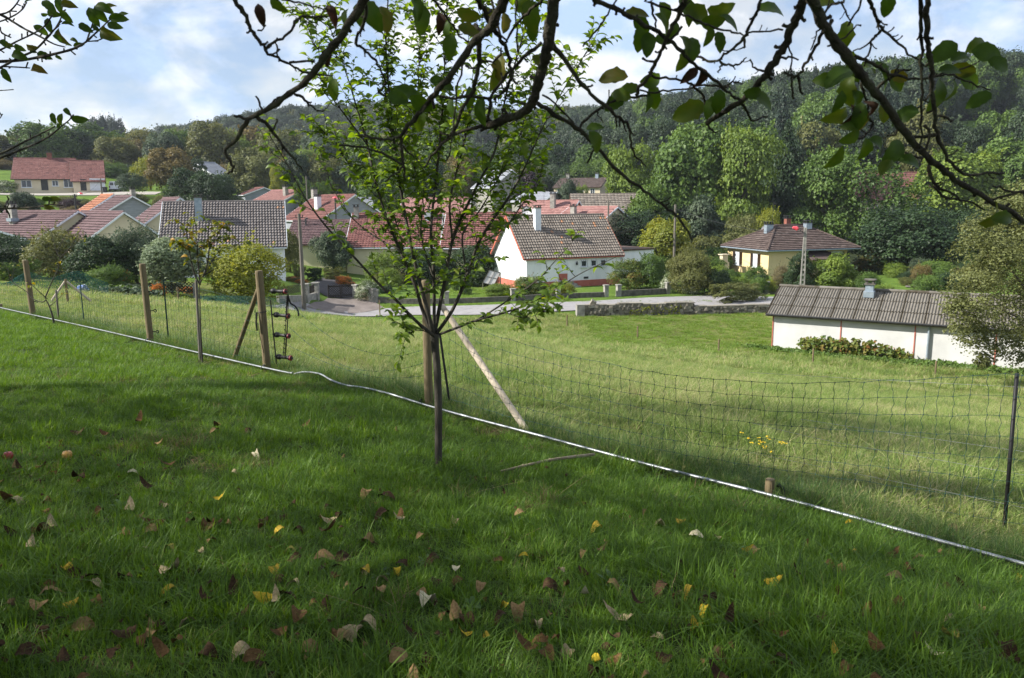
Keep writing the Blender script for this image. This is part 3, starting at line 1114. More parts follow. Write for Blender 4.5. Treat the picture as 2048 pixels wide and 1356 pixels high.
r0, r1 = Vector((half - ovh - .6, D / 2, hr)), Vector((L + ovh - half + .6, D / 2, hr))
if r1.x - r0.x < 2.5:
    mid = (r0.x + r1.x) / 2
    r0.x, r1.x = mid - 1.6, mid + 1.6
rb = MB()


def face_n(a, b, c):
    return (b - a).cross(c - a).normalized()


for poly in ([c0, c1, r1, r0], [c1, c2, r1], [c2, c3, r0, r1], [c3, c0, r0]):
    slab(rb, poly, face_n(*poly[:3]), .1)
roof = rb.build('roof', tile_brown, h3)
for (a, b, ta, tb, sd) in ((c0, c1, r0, r1, 1), (c3, c0, r0, r0, 2), (c1, c2, r1, r1, 3)):
    e = (b - a).normalized()
    La = (b - a).length
    n_ = face_n(a, b, ta)
    s = n_.cross(e)
    S = (ta - a).dot(s)
    uA, uB = (ta - a).dot(e), (tb - a).dot(e)
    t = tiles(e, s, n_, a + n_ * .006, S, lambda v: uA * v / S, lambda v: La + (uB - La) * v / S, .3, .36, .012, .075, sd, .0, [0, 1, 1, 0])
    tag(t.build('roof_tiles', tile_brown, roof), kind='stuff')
hb = MB()
for a, b in ((c0, r0), (c1, r1), (c3, r0), (r0, r1)):
    m = int((b - a).length / .45)
    for i in range(m):
        hb.tube([a + (b - a) * i / m + Vector((0, 0, .05)), a + (b - a) * (i + 1) / m + Vector((0, 0, .05))], [.13, .11], 6, random.uniform(.3, .6))
tag(hb.build('ridge_tiles', tile_brown, roof), kind='stuff')
g = MB()
for a, b in ((c0, c1), (c3, c0)):
    g.tube([a - Vector((0, 0, .08)), b - Vector((0, 0, .08))], .07, 6)
g.build('gutter', zinc, h3)
for yy in (2.2, 5.7):
    window(h3, yy, he - 1.2, 1.25, 1.4, 'l', L, D, trim_white, curtain, shutter=True)
window(h3, L * .86, he - 1.1, 1.6, 1.4, 'f', L, D, trim_white, curtain, shutter=True).location = (0, .9, 0)
window(h3, L * .69, he - 1.0, 1.1, .9, 'f', L, D, trim_brown, glass_pane).location = (0, .9, 0)
MB().box(xr + .1, xr + .16, .3, .898, 0, he - .1).build('porch_screen', trim_brown, h3)
pr = MB()
slab(pr, [(xr + .2, -1.4, he - 1.0), (xr + 4.2, -1.4, he - 1.0), (xr + 3.4, .85, he - .25), (xr + .4, .85, he - .25)], Vector((0, -.3, .95)), .12)
pr.build('porch_roof', tile_brown, h3)
chimney(h3, r0.x - 1.1, D / 2 - .3, he + 1.2, hr + .15, .8, .55, zinc, steel_dark)
chimney(h3, r0.x + 1.7, D / 2 + .4, hr - .5, hr + .75, .55, .5, brick_red, steel_dark)
chimney(h3, r1.x + .1, D / 2 - .6, hr - 1.3, hr + .25, .7, .6, zinc, steel_dark)
dish('satellite_dish', h3.matrix_world @ Vector((0, 0, 0)), 0.0)
bpy.context.view_layer.update()
dd = bpy.data.objects['satellite_dish']
dd.location = P(1530, 459, 88.2)
dd.rotation_euler = (0, 0, R(-20))
tag(dd, 'white satellite dish beside the left chimney of the yellow house')
antenna('tv_antenna', P(1545, 448, 92), 2.4, .9, 'spidery television antenna above the roof of the yellow house')
# rendered gate pier left of the yellow house
q = P(1447, 533, 86)
root = empty('barbecue', (q.x, q.y, g1(q.x, q.y)), .3, 'cream masonry barbecue chimney left of the yellow house', 'barbecue')
zt = P(1447, 510, 86).z - g1(q.x, q.y)
MB().box(-.45, .45, -.4, .4, 0, zt * .62).build('body', render_cream, root)
MB().box(-.32, .32, -.3, .3, zt * .62, zt).build('flue', render_cream, root)
MB().box(-.46, .46, -.43, .43, zt, zt + .1).build('cap', render_cream, root)


# ------------------------------------------------------------------ the barn with corrugated sheets
A, B = P(1543, 693, 44.6), P(2048, 748, 38.2)
A2, B2 = Vector((A.x, A.y, 0)), Vector((B.x, B.y, 0))
dirv = (B2 - A2).normalized()
Lb = 21.0
zg = min(A.z, B.z) - .1
ze = P(1547, 624, 44.6).z
zr = P(1578, 573, 47.2).z
Db = 5.6
rzb = math.atan2(dirv.y, dirv.x)
barn = empty('shed', (A.x, A.y, zg), rzb, 'long low white shed with mossy corrugated roof at the right', 'shed')
he, hr = ze - zg, zr - zg
yr = Db / 2
w = MB()
w.add([(0, 0, -1), (Lb, 0, -1), (Lb, Db, -1), (0, Db, -1), (0, 0, he), (Lb, 0, he), (Lb, Db, he), (0, Db, he), (0, yr, hr - .05), (Lb, yr, hr - .05)],
      [(0, 1, 5, 4), (2, 3, 7, 6), (1, 2, 6, 9, 5), (3, 0, 4, 8, 7), (4, 5, 9, 8), (6, 7, 8, 9)])
w.build('wall', render_grey, barn)
for x in (.02, 3.66, 7.3, 10.95, 14.6, 18.2):
    MB().box(x - .028, x + .028, -.03, .02, -.3, he - .02).build('post', plinth_red, barn)
MB().bar((7.95, -.1, he - .06), (7.95, -.1, -.3), .06, 8).build('downpipe', zinc, barn)
gt = MB()
gt.tube([(-.3, -.36, he - .1), (Lb + .3, -.36, he - .1)], .055, 6)
gt.build('gutter', steel_dark, barn)
s = Vector((0, yr, hr - he)).normalized()
Sx = Vector((0, yr, hr - he)).length + .38
nn = Vector((0, -s.z, s.y))
o = Vector((-.35, 0, he)) - s * .38
cols, rows = 19, 3
cw, rw = (Lb + .7) / cols, Sx / rows
wv = 8


def sheet(seed):
    mb = MB()
    rg = random.Random(seed)
    nx = wv * 6 + 1
    vv = []
    for k, v in enumerate((0, rw * .5, rw + .08)):
        for i in range(nx):
            x = cw * 1.03 * i / (nx - 1)
            vv.append(Vector((x, v, 0.03 * math.cos(2 * math.pi * i / 6) + .05 - v / rw * .04)))
    for i in range(nx):
        vv.append(vv[i] - Vector((0, 0, .03)))
    ff = []
    for k in range(2):
        for i in range(nx - 1):
            ff.append((k * nx + i, k * nx + i + 1, (k + 1) * nx + i + 1, (k + 1) * nx + i))
    for i in range(nx - 1):
        ff.append((3 * nx + i, 3 * nx + i + 1, i + 1, i))
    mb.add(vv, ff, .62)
    for i in range(len(mb.f)):
        mb.t[i] = .62 + rg.uniform(-.06, .06)
        c = sum((mb.v[j][0] for j in mb.f[i])) / len(mb.f[i])
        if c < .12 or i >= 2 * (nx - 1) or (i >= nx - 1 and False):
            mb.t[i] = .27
    return mb.mesh('roof_sheet', fibre)


sheets = [sheet(k) for k in range(3)]
Ms = Matrix(((1, s.x, nn.x, 0), (0, s.y, nn.y, 0), (0, s.z, nn.z, 0), (0, 0, 0, 1)))
for j in range(rows):
    for i in range(cols):
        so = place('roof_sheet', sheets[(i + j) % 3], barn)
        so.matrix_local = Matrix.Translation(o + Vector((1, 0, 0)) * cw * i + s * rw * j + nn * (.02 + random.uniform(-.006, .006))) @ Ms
sb = MB()
slab(sb, [o, o + Vector((Lb + .7, 0, 0)), o + Vector((Lb + .7, 0, 0)) + s * Sx, o + s * Sx], nn, .06)
ob = Vector((-.35, Db, he))
s2 = Vector((0, -yr, hr - he)).normalized()
n2 = Vector((0, s2.z, -s2.y))
ob = ob - s2 * .38
slab(sb, [ob + Vector((Lb + .7, 0, 0)), ob, ob + s2 * (Sx - .004), ob + Vector((Lb + .7, 0, 0)) + s2 * (Sx - .004)], n2, .06)
sb.build('roof', fibre, barn)
rb = MB()
for i in range(cols):
    rb.tube([(-.35 + cw * i, yr, hr + .07), (-.35 + cw * (i + 1) + .05, yr, hr + .07)], [.1, .085], 8, random.uniform(.4, .8))
tag(rb.build('ridge_cap', fibre, barn), kind='stuff')
chimney(barn, 4.7, yr - .55, hr - .6, hr + .42, .42, .42, zinc, concrete_dark, flash=.38)

# creeper at the foot of the shed wall
def ivy_mass(name, label, pts, hts, wid, n, leaf, mat, cat, seed=3, kind=None):
    rng = np.random.default_rng(seed)
    pts = np.array(pts, float)
    seg = rng.uniform(0, len(pts) - 1.001, n)
    i = seg.astype(int)
    fr = (seg - i)[:, None]
    C = pts[i] * (1 - fr) + pts[i + 1] * fr
    H = np.interp(seg, np.arange(len(hts)), hts) * (1 + .25 * np.sin(seg * 17))
    C = np.c_[C, np.zeros(n)]
    C[:, :2] += rng.normal(0, wid * .4, (n, 2))
    C[:, 2] = gz(C[:, 0], C[:, 1]) + H * rng.uniform(.02, 1, n) ** .7
    N = rng.normal(0, .6, (n, 3)) + np.array([-.2, -.7, .6])
    N /= np.linalg.norm(N, axis=1)[:, None]
    V, F = leaf_quads(C, N, leaf, rng, 1.25)
    T = np.clip(rng.normal(.5, .22, n), 0, 1)
    o = bpy.data.objects.new(name, np_mesh(name, V, F, T, mat))
    link(o)
    return tag(o, label, cat, kind=kind)


def bw(x, y):
    q = Matrix.Translation((A.x, A.y, 0)) @ Matrix.Rotation(rzb, 4, 'Z') @ Vector((x, y, 0))
    return (q.x, q.y)


A = P(1543, 693, 44.6)
ivy_mass('creeper', 'broad-leaved green creeper sprawling along the foot of the white shed wall', [bw(1.7, -.5), bw(3.5, -.6), bw(5.3, -.6), bw(7.1, -.5)], [.6, .8, .78, .45], .42, 1500, .17, F_VINE, 'creeper')
ivy_mass('nettles', 'rank green nettles growing along the shed wall', [bw(-1, -.9), bw(7, -1.2), bw(9, -1.0), bw(14, -1.2), bw(21, -1.4)], [.12, .16, .24, .36, .5], .7, 7000, .12, F_GREEN, 'nettles', 5, 'stuff')


# ------------------------------------------------------------------ row houses further back
def row(name, label, pxL, yL, YL, pxR, yR, YR, pyr, D, wall, tmat, trim, **kw):
    A, B = P(pxL, yL, YL), P(pxR, yR, YR)
    ze = (A.z + B.z) / 2
    Ym = (YL + YR) / 2 + D * kw.get('front', .5)
    zr = P((pxL + pxR) / 2, pyr, Ym).z
    zg = min(g1(A.x, A.y), g1(B.x, B.y)) - .2
    return gable_house(name, label, (A.x, A.y), (B.x, B.y), D, zg, ze, zr, wall, tmat, trim, **kw)


FLAT = [0, 1, 1, .2]
ra, L, he, hr, yr = row('house', 'long low red-roofed house behind the young tree, left section with lower ridge', 572, 486, 88, 690, 486, 88, 441, 9, render_pale, tile_plum, trim_brown, tw=.33, rh=.36, amp=.035, lift=.075, prof=FLAT, seed=21)
MB().tube([(L * .22, yr * .75, hr - .8), (L * .22, yr * .75, hr + .2), (L * .22 + .25, yr * .75, hr + .3)], .12, 6).build('vent_pipe', steel_dark, ra)
window(ra, L * .75, 1.9, 1.3, 1.2, 'f', L, 9, trim_white, glass_pane)
rb_, L, he, hr, yr = row('house', 'long low red-roofed house behind the young tree, middle section with chimney at its left end', 692, 491, 87, 878, 491, 87, 427, 9.4, render_pale, tile_red, trim_white, tw=.33, rh=.36, amp=.035, lift=.075, prof=FLAT, seed=22, ov=.1)
chimney(rb_, .5, yr * .86, hr - 1.2, hr + .75, .5, .5, concrete, steel_dark)
chimney(rb_, L - 1.2, yr * .8, hr - 1.2, hr + .4, .55, .55, zinc, steel_dark)
window(rb_, L * .3, 1.9, 1.3, 1.2, 'f', L, 9, trim_white, glass_pane)
dish('satellite_dish', P(858, 432, 86.5), .3, .55, 'white satellite dish at the right end of the middle red roof')
rc_, L, he, hr, yr = row('house', 'long low red-roofed house behind the young tree, right section meeting the red-verged house', 882, 492, 86.4, 1062, 492, 85.6, 426, 9.4, render_pale, tile_red, trim_white, tw=.33, rh=.36, amp=.035, lift=.075, prof=FLAT, seed=23, ov=.1)
chimney(rc_, L * .90, yr * .9, hr - 1.0, hr + .65, .55, .5, concrete, steel_dark)
dish('satellite_dish', P(1056, 424, 88), -.2, .6, 'large white satellite dish just left of the red-verged gable')

# roofs seen end-on to the left
rd, L, he, hr, yr = row('house', 'plum-roofed house with beige gable at the far left edge of the village', -70, 474, 84, 72, 477, 78, 423, 9, render_pale, tile_plum, trim_white, tw=.5, rh=.42, amp=.02, lift=.085, prof=FLAT, seed=31)
re_, L, he, hr, yr = row('house', 'plum-roofed house with yellow gable window left of the big grey-brown roof', 92, 478, 82, 168, 482, 75, 424, 7.6, render_cream, tile_plum, trim_white, tw=.5, rh=.42, amp=.02, lift=.085, prof=FLAT, seed=32)


def side_house(name, label, r0, r1, e0, e1, eb, Y0, Y1, zg, wall, tmat, trim, seed, chim=None, win=None):
    """gable seen on the right: r0-r1 ridge, e0-e1 front eave, in pixels, at depths Y0 (far left end) and Y1 (near right end)"""
    return None


for o_ in (rd, re_):
    pass
chimney(rd, 5.0, yr * .62, hr - 1.6, hr + .55, .7, .6, concrete, steel_dark, flash=.4)
window(re_, 5.0, 2.3, 1.2, 1.3, 'r', (re_.children[0].data.vertices[1].co.x), 7.6, trim_white, glass_pane)
rz_, L, he, hr, yr = row('house', 'narrow orange-tiled house joined to the lilac roof behind the plum roofs', 150, 424, 104, 172, 426, 101.5, 390, 7, render_slate, tile_orange, trim_white, tw=.5, rh=.42, amp=.02, lift=.085, prof=FLAT, seed=36)
rf, L, he, hr, yr = row('house', 'small lilac-roofed house with grey clad gable behind the plum roofs', 174, 424, 100, 205, 430, 95.5, 393, 7, render_slate, tile_plum, trim_white, tw=.5, rh=.42, amp=.02, lift=.085, prof=FLAT, seed=33)
chimney(rf, L * .9, yr * 1.1, hr - 1.0, hr + .8, .6, .5, concrete, steel_dark)
rg_, L, he, hr, yr = row('house', 'narrow lilac-roofed house with pale yellow gable touching the big grey-brown roof', 250, 452, 88, 277, 456, 82, 397, 8.5, render_pale, tile_plum, trim_white, tw=.5, rh=.42, amp=.02, lift=.085, prof=FLAT, seed=34)
rh_, L, he, hr, yr = row('garage', 'low garage with grey sheet roof at the left edge', -160, 480, 70, -88, 478, 66, 455, 5, concrete, slate_roof, trim_white, tw=.6, rh=.6, amp=.02, prof=FLAT, seed=35)

# roofs behind the big grey roof
ri, L, he, hr, yr = row('house', 'red-roofed house with grey clad gable behind the wooden utility pole', 566, 438, 116, 640, 440, 108, 391, 11, render_slate, tile_red, trim_white, tw=.4, rh=.4, amp=.02, lift=.07, prof=FLAT, seed=41)
chimney(ri, L * .55, yr * .45, he + .8, hr - .2, .8, .7, trim_white, steel_dark)
chimney(ri, L * .05, yr * .9, hr - 1, hr + .9, .7, .7, concrete, steel_dark)
antenna('tv_antenna', P(640, 388, 118), 1.6, .2, 'television antenna above the red roof by the wooden utility pole')
rj, L, he, hr, yr = row('house', 'red-roofed house peeping over the right end of the grey-brown roof', 492, 408, 132, 552, 408, 126, 381, 10, render_slate, tile_pink, trim_white, tw=.4, rh=.4, amp=.02, lift=.07, prof=FLAT, seed=42)
chimney(rj, L * .8, yr * .6, hr - 1, hr + .5, .7, .6, concrete, steel_dark)
rk, L, he, hr, yr = row('house', 'small red roof half hidden in the trees left of the other red roofs', 474, 388, 150, 490, 390, 146, 376, 7, render_slate, tile_red, trim_white, tw=.4, rh=.4, amp=.02, lift=.07, prof=FLAT, seed=43)
rl, L, he, hr, yr = row('house', 'white house with arched roofline behind the young tree', 688, 424, 125, 735, 424, 125, 396, 9, render_white, slate_roof, trim_white, tw=.4, rh=.4, amp=.02, lift=.07, prof=FLAT, seed=44)
window(rl, L * .25, he - 1.0, .8, 1.2, 'f', L, 9)
window(rl, L * .7, he - 1.0, .9, 1.2, 'f', L, 9)
rm, L, he, hr, yr = row('house', 'pink-roofed house half hidden by the leaves of the young tree', 800, 428, 112, 935, 428, 112, 396, 10, render_pale, tile_pink, trim_white, tw=.4, rh=.4, amp=.02, prof=FLAT, seed=45)
rn, L, he, hr, yr = row('house', 'house with pinkish roof ending left of the chimney of the red-verged house', 1020, 448, 103, 1128, 448, 100, 402, 10, render_pale, tile_pink, trim_white, tw=.45, rh=.45, amp=.015, lift=.06, prof=FLAT, seed=46)
chimney(rn, L * .62, yr * .7, hr - 1, hr + .9, .6, .6, concrete, steel_dark)
antenna('tv_antenna', P(1088, 408, 100), 1.8, .2, 'television antenna over the pinkish roof behind the red-verged house')
ro, L, he, hr, yr = row('house', 'house with pinkish roof right behind the ridge of the red-verged house', 1098, 452, 99, 1190, 452, 95, 414, 10, render_pale, tile_pink, trim_white, tw=.45, rh=.45, amp=.015, lift=.06, prof=FLAT, seed=47)
chimney(ro, L * .3, yr * .5, hr - 1.2, hr + .1, .6, .6, concrete, steel_dark)
rp, L, he, hr, yr = row('barn', 'brown-tiled barn roof half hidden by trees behind the red-verged house', 1150, 440, 112, 1285, 440, 112, 388, 12, render_cream, tile_worn, trim_brown, tw=.5, rh=.5, amp=.035, lift=.075, prof=FLAT, seed=48)
rq, L, he, hr, yr = row('building', 'flat-roofed grey outbuilding behind the pinkish roofs', 1024, 402, 150, 1086, 402, 146, 385, 9, concrete, slate_roof, trim_white, tw=.8, rh=.8, amp=.0, prof=FLAT, seed=49)
rr_, L, he, hr, yr = row('house', 'distant farmhouse with brown roof and beige wall at the wood edge', 1108, 374, 186, 1200, 374, 182, 357, 11, render_cream, tile_brown, trim_brown, tw=.6, rh=.6, amp=.035, lift=.075, prof=FLAT, seed=50)
for k in range(4):
    window(rr_, L * (.12 + .24 * k), he - 1.0, 1.0, 1.3, 'f', L, 11, trim_white, glass_pane)
chimney(rr_, L * .15, yr, hr - .6, hr + 1, .8, .7, concrete)
chimney(rr_, L * .8, yr, hr - .6, hr + 1, .7, .7, zinc)
rs, L, he, hr, yr = row('house', 'pale house with grey slate roof glimpsed through the young tree', 945, 372, 165, 985, 376, 160, 342, 10, concrete, slate_roof, trim_white, tw=.5, rh=.5, amp=.01, prof=FLAT, seed=51)
rt_, L, he, hr, yr = row('house', 'pale house with grey and brown roof among the trees above the big grey-brown roof', 424, 352, 178, 462, 344, 184, 325, 9, render_white, slate_roof, trim_white, tw=.6, rh=.6, amp=.01, prof=FLAT, seed=52)
ru, L, he, hr, yr = row('building', 'salmon building with red roof glimpsed between the big trees at the right', 1640, 400, 150, 1900, 400, 152, 345, 12, render_cream, tile_red, trim_white, tw=.6, rh=.6, amp=.02, prof=FLAT, seed=53)
for k in range(6):
    window(ru, L * (.1 + .16 * k), he - 1.6, 1.1, 1.5, 'f', L, 11, trim_white, glass_pane)

# the long bungalow on the opposite slope at the far left
A, B = P(28, 355, 144), P(143, 352, 147.6)
zg = P(90, 381, 146).z
bung, L, he, hr, yr = gable_house('bungalow', 'long cream bungalow with red roof on the slope at the far left', (A.x, A.y), (B.x, B.y), 11, zg, A.z, P(100, 319, 155).z, render_cream, tile_red, trim_brown, tw=.45, rh=.45, amp=.02, prof=FLAT, seed=61, ov=.5, ove=.5)
window(bung, L * .2, he - 1.1, 1.6, 1.3, 'f', L, 11, trim_white, glass_pane)
window(bung, L * .70, he - 1.0, 1.0, 1.0, 'f', L, 11, trim_white, glass_pane)
window(bung, L * .93, he - 1.0, 1.5, 1.5, 'f', L, 11, trim_white, glass_pane)
MB().box(L * .45, L * .45 + 1.1, -.06, .02, .05, 2.2).build('door', steel_dark, bung)
chimney(bung, L * .58, yr, hr - .5, hr + 1.0, .8, .7, brick_red)
A, B = P(145, 360, 146.4), P(206, 358, 148.6)
gar, L, he, hr, yr = gable_house('garage', 'garage wing with white roll door at the right end of the long bungalow', (A.x, A.y), (B.x, B.y), 11, zg - .1, A.z, P(190, 321, 152).z, render_cream, tile_red, trim_brown, tw=.45, rh=.45, amp=.02, prof=FLAT, seed=62, ov=.35, ove=.5)
gd = MB()
for k in range(5):
    gd.box(L * .55, L * .55 + 2.5, -.06, .02, .05 + .44 * k, .05 + .44 * k + .43)
gd.build('garage_door', trim_white, gar)
MB().box(L * .24, L * .24 + .95, -.06, .02, .05, 2.1).build('door', steel_dark, gar)
window(gar, 4.2, he - .4, .7, .9, 'r', L, 11, trim_white, glass_pane)

# white van beside it
q = P(229, 381, 150)
van = empty('van', (q.x, q.y, g1(q.x, q.y)), R(8), 'white van parked beside the garage wing of the far bungalow', 'van')
b = MB()
prf = [(-.95, .35), (.95, .35), (.95, 1.2), (.82, 1.85), (.7, 1.95), (-.7, 1.95), (-.82, 1.85), (-.95, 1.2)]
vv = [(x, yy, z) for yy in (0, 3.2) for x, z in prf] + [(x, 4.2, min(z, 1.15)) for x, z in prf]
n = len(prf)
ff = [tuple(range(n))] + [(k * n + i, k * n + (i + 1) % n, (k + 1) * n + (i + 1) % n, (k + 1) * n + i) for k in (0, 1) for i in range(n)] + [tuple(range(3 * n - 1, 2 * n - 1, -1))]
b.add(vv, ff)
b.build('body', trim_white, van)
for sx in (-1, 1):
    MB().box(sx * .42 - .32, sx * .42 + .32, -.03, .01, 1.25, 1.75).build('window', glass_pane, van)
    MB().box(sx * .8 - .09, sx * .8 + .09, -.03, .01, .8, 1.1).build('tail_light', red_plastic, van)
    for yy in (.7, 3.4):
        w = MB()
        w.tube([(sx * .98 - .1, yy, .33), (sx * .98 + .02, yy, .33)], .33, 14)
        w.build('wheel', black_plastic, van)
MB().box(-.95, .95, -.1, -.002, .38, .55).build('bumper', steel_dark, van)
MB().box(-.26, .26, -.035, -.002, .62, .74).build('number_plate', white_plastic, van)
# bins beside the garage
q = P(210, 379, 147)
root = empty('wheelie_bin', (q.x, q.y, g1(q.x, q.y)), .2, 'dark wheelie bin against the garage wing of the far bungalow', 'bin')
b = MB()
b.add([(-.25, -.3, 0), (.25, -.3, 0), (.25, .3, 0), (-.25, .3, 0), (-.33, -.38, 1), (.33, -.38, 1), (.33, .38, 1), (-.33, .38, 1)], [(0, 3, 2, 1), (0, 1, 5, 4), (1, 2, 6, 5), (2, 3, 7, 6), (3, 0, 4, 7), (4, 5, 6, 7)])
b.build('body', steel_dark, root)
MB().box(-.36, .36, -.42, .42, 1.003, 1.09).build('lid', steel_dark, root)

# ------------------------------------------------------------------ walls, gates, poles along the road
def low_wall(label, pts, h, th, mat, pillars, ph=.95, pw=.36, cap=concrete):
    """pts: (x, y); pillars: fractions along the polyline"""
    path = [Vector((x, y, 0)) for x, y in pts]
    c = path[0]
    root = empty('garden_wall', (c.x, c.y, g1(c.x, c.y)), 0, label, 'wall')
    inv = Vector((c.x, c.y, g1(c.x, c.y)))
    tot = sum((path[i + 1] - path[i]).length for i in range(len(path) - 1))
    mb = MB()

    def at(d):
        for i in range(len(path) - 1):
            l = (path[i + 1] - path[i]).length
            if d <= l or i == len(path) - 2:
                q = path[i] + (path[i + 1] - path[i]) * (d / l)
                return q, (path[i + 1] - path[i]).normalized()
            d -= l
    k = max(2, int(tot / 2.5))
    for i in range(k):
        a, d = at(tot * i / k)
        b_, _ = at(tot * (i + 1) / k)
        s = Vector((d.y, -d.x, 0)) * th / 2
        za, zb = g1(a.x, a.y), g1(b_.x, b_.y)
        vv = [a + s + Vector((0, 0, za - .4)), a - s + Vector((0, 0, za - .4)), b_ - s + Vector((0, 0, zb - .4)), b_ + s + Vector((0, 0, zb - .4))]
        vv += [v + Vector((0, 0, .4 + h)) for v in vv]
        mb.add([v - inv for v in vv], [(0, 1, 2, 3), (4, 7, 6, 5), (0, 4, 5, 1), (3, 2, 6, 7), (0, 3, 7, 4), (1, 5, 6, 2)])
    mb.build('wall', mat, root)
    for f in pillars:
        a, d = at(tot * f)
        z = g1(a.x, a.y)
        M = Matrix.Translation(Vector((a.x, a.y, z)) - inv) @ Matrix.Rotation(math.atan2(d.y, d.x), 4, 'Z')
        q = MB().box(-pw / 2, pw / 2, -pw / 2, pw / 2, -.4, ph, M=M).build('pillar', cap, root)
        MB().box(-pw / 2 - .05, pw / 2 + .05, -pw / 2 - .05, pw / 2 + .05, ph + .002, ph + .09, M=M).build('pillar_cap', concrete, q)
    return root


def hp(px, py):
    q = hit(px, py)
    return (q.x, q.y)


def rd_pt(px, Y):
    q = P(px, 600, Y)
    return (q.x, q.y)


low_wall('low mossy garden wall in front of the red-verged house', [hp(752, 604), hp(860, 609), hp(1000, 604), hp(1212, 594)], .42, .22, concrete_dark, [0.0, .3, .58, .78, 1.0])
low_wall('low dark garden wall between the two gateways right of the red-verged house', [hp(1237, 593), hp(1338, 588)], .5, .22, concrete_dark, [0, .97], .95)
low_wall('short low wall with a single pillar behind the end of the shed', [hp(1526, 588), hp(1580, 588), hp(1660, 586)], .42, .22, concrete_dark, [.05], 1.0)
low_wall('low grey wall left of the driveway gate', [hp(556, 607), hp(606, 606), hp(633, 598)], .5, .24, concrete, [.56, .98], 1.25, .5)
low_wall('white rendered wall right of the driveway gate', [hp(712, 597), hp(746, 606)], .7, .22, render_cream, [.02, .98], 1.05, .45)


def lattice_panel(root, x0, x1, z0, z1, M, name='lattice', pitch=.16, w=.035, mat=wood_black):
    mb = MB()
    H, W = z1 - z0, x1 - x0
    k = int((W + H) / pitch)
    for i in range(k + 1):
        for sg, dy in ((1, 0), (-1, .022)):
            u = i * pitch
            a0, b0 = max(u - H, 0), min(u, W)
            za, zb = (u - a0, u - b0)
            pa = Vector((x0 + a0, dy, z0 + min(za, H)))
            pb = Vector((x0 + b0, dy, z0 + max(zb, 0)))
            if sg < 0:
                pa.x, pb.x = x1 - (pa.x - x0), x1 - (pb.x - x0)
            mb.tube([M @ pa, M @ pb], w / 2, 4)
    return tag(mb.build(name, mat, root), kind='stuff')


def gate(label, a, b, h, leaves=2):
    a, b = Vector((*a, 0)), Vector((*b, 0))
    z = min(g1(a.x, a.y), g1(b.x, b.y)) + .12
    rz = math.atan2(b.y - a.y, b.x - a.x)
    L = (b - a).length
    root = empty('gate', (a.x, a.y, z), rz, label, 'gate')
    W = L / leaves
    for k in range(leaves):
        f = MB()
        x0, x1 = k * W + .02, (k + 1) * W - .02
        for zz in (.1, h - .22):
            f.box(x0, x1, -.035, .035, zz, zz + .1)
        for xx in (x0, x1 - .09):
            f.box(xx, xx + .09, -.036, .036, -.05, h)
        lf = f.build('gate_leaf', wood_black, root)
        m2 = MB()
        n = int(W / .115)
        I = Matrix.Identity(4)
        lattice_panel(lf, x0 + .09, x1 - .09, .02, h - .02, I, pitch=.2, w=.05)
    return root


gate('dark brown lattice driveway gate with two leaves', hp(656, 598), hp(709, 597), 1.1)
gr_ = gate('low green metal gate left of the clipped shrubs by the yellow house', hp(1354, 588), hp(1410, 586), .75)
for ch in gr_.children_recursive:
    ch.data.materials[0] = net_green
root = empty('lattice_fence', (0, 0, 0), 0, 'short dark lattice fence on the wall left of the driveway gate', 'fence')
for (a, b, hb, hh) in ((hp(558, 607), hp(601, 606.5), .52, .6), (hp(611, 605), hp(630, 599), .52, .6)):
    a3, b3 = Vector((*a, g1(*a) + hb)), Vector((*b, g1(*b) + hb))
    M = Matrix.Translation(a3) @ Matrix.Rotation(math.atan2(b3.y - a3.y, b3.x - a3.x), 4, 'Z')
    lattice_panel(root, 0, (b3 - a3).length, 0, hh, M, 'lattice', .2, .05)
# low lattice fence in front of the vegetable garden
root = empty('lattice_fence', (0, 0, 0), 0, 'low dark lattice fence at the foot of the silver-green tree', 'fence')
a, b = P(300, 590, 46.5), P(392, 590, 47.5)
a3, b3 = Vector((a.x, a.y, g1(a.x, a.y))), Vector((b.x, b.y, g1(b.x, b.y)))
M = Matrix.Translation(a3) @ Matrix.Rotation(math.atan2(b3.y - a3.y, b3.x - a3.x), 4, 'Z')
lattice_panel(root, 0, (b3 - a3).length, 0, .62, M, 'lattice', .2, .05)
bpy.context.view_layer.update()
q = P(392, 590, 47.4)
root = empty('concrete_post', (q.x, q.y, g1(q.x, q.y)), .2, 'stubby grey concrete post at the right end of the low lattice fence', 'post')
MB().box(-.13, .13, -.13, .13, -.2, .95).build('shaft', concrete, root)

# dry stone wall in the meadow corner
a, b = P(1166, 637, 56.2), P(1548, 634, 57.6)
a2, b2 = Vector((a.x, a.y, 0)), Vector((b.x, b.y, 0))
Lw = (b2 - a2).length
rz = math.atan2(b2.y - a2.y, b2.x - a2.x)
sw = empty('stone_wall', (a.x, a.y, g1(a.x, a.y)), rz, 'low dry stone wall between the meadow and the road', 'wall')


def wall_h(x):
    f = x / Lw
    return .76 if f < .18 else .86 if f < .30 else .77 if f < .42 else .84 if f < .57 else .55


def wall_z(x):
    q = a2 + (b2 - a2) * (x / Lw)
    return g1(q.x, q.y) - g1(a.x, a.y)


core = MB()
k = 26
for i in range(k):
    x0, x1 = Lw * i / k, Lw * (i + 1) / k
    core.box(x0, x1, .06, .44, wall_z((x0 + x1) / 2) - .4, wall_z((x0 + x1) / 2) + wall_h((x0 + x1) / 2) - .06, .1)
core.build('wall_core', stone_mat, sw)


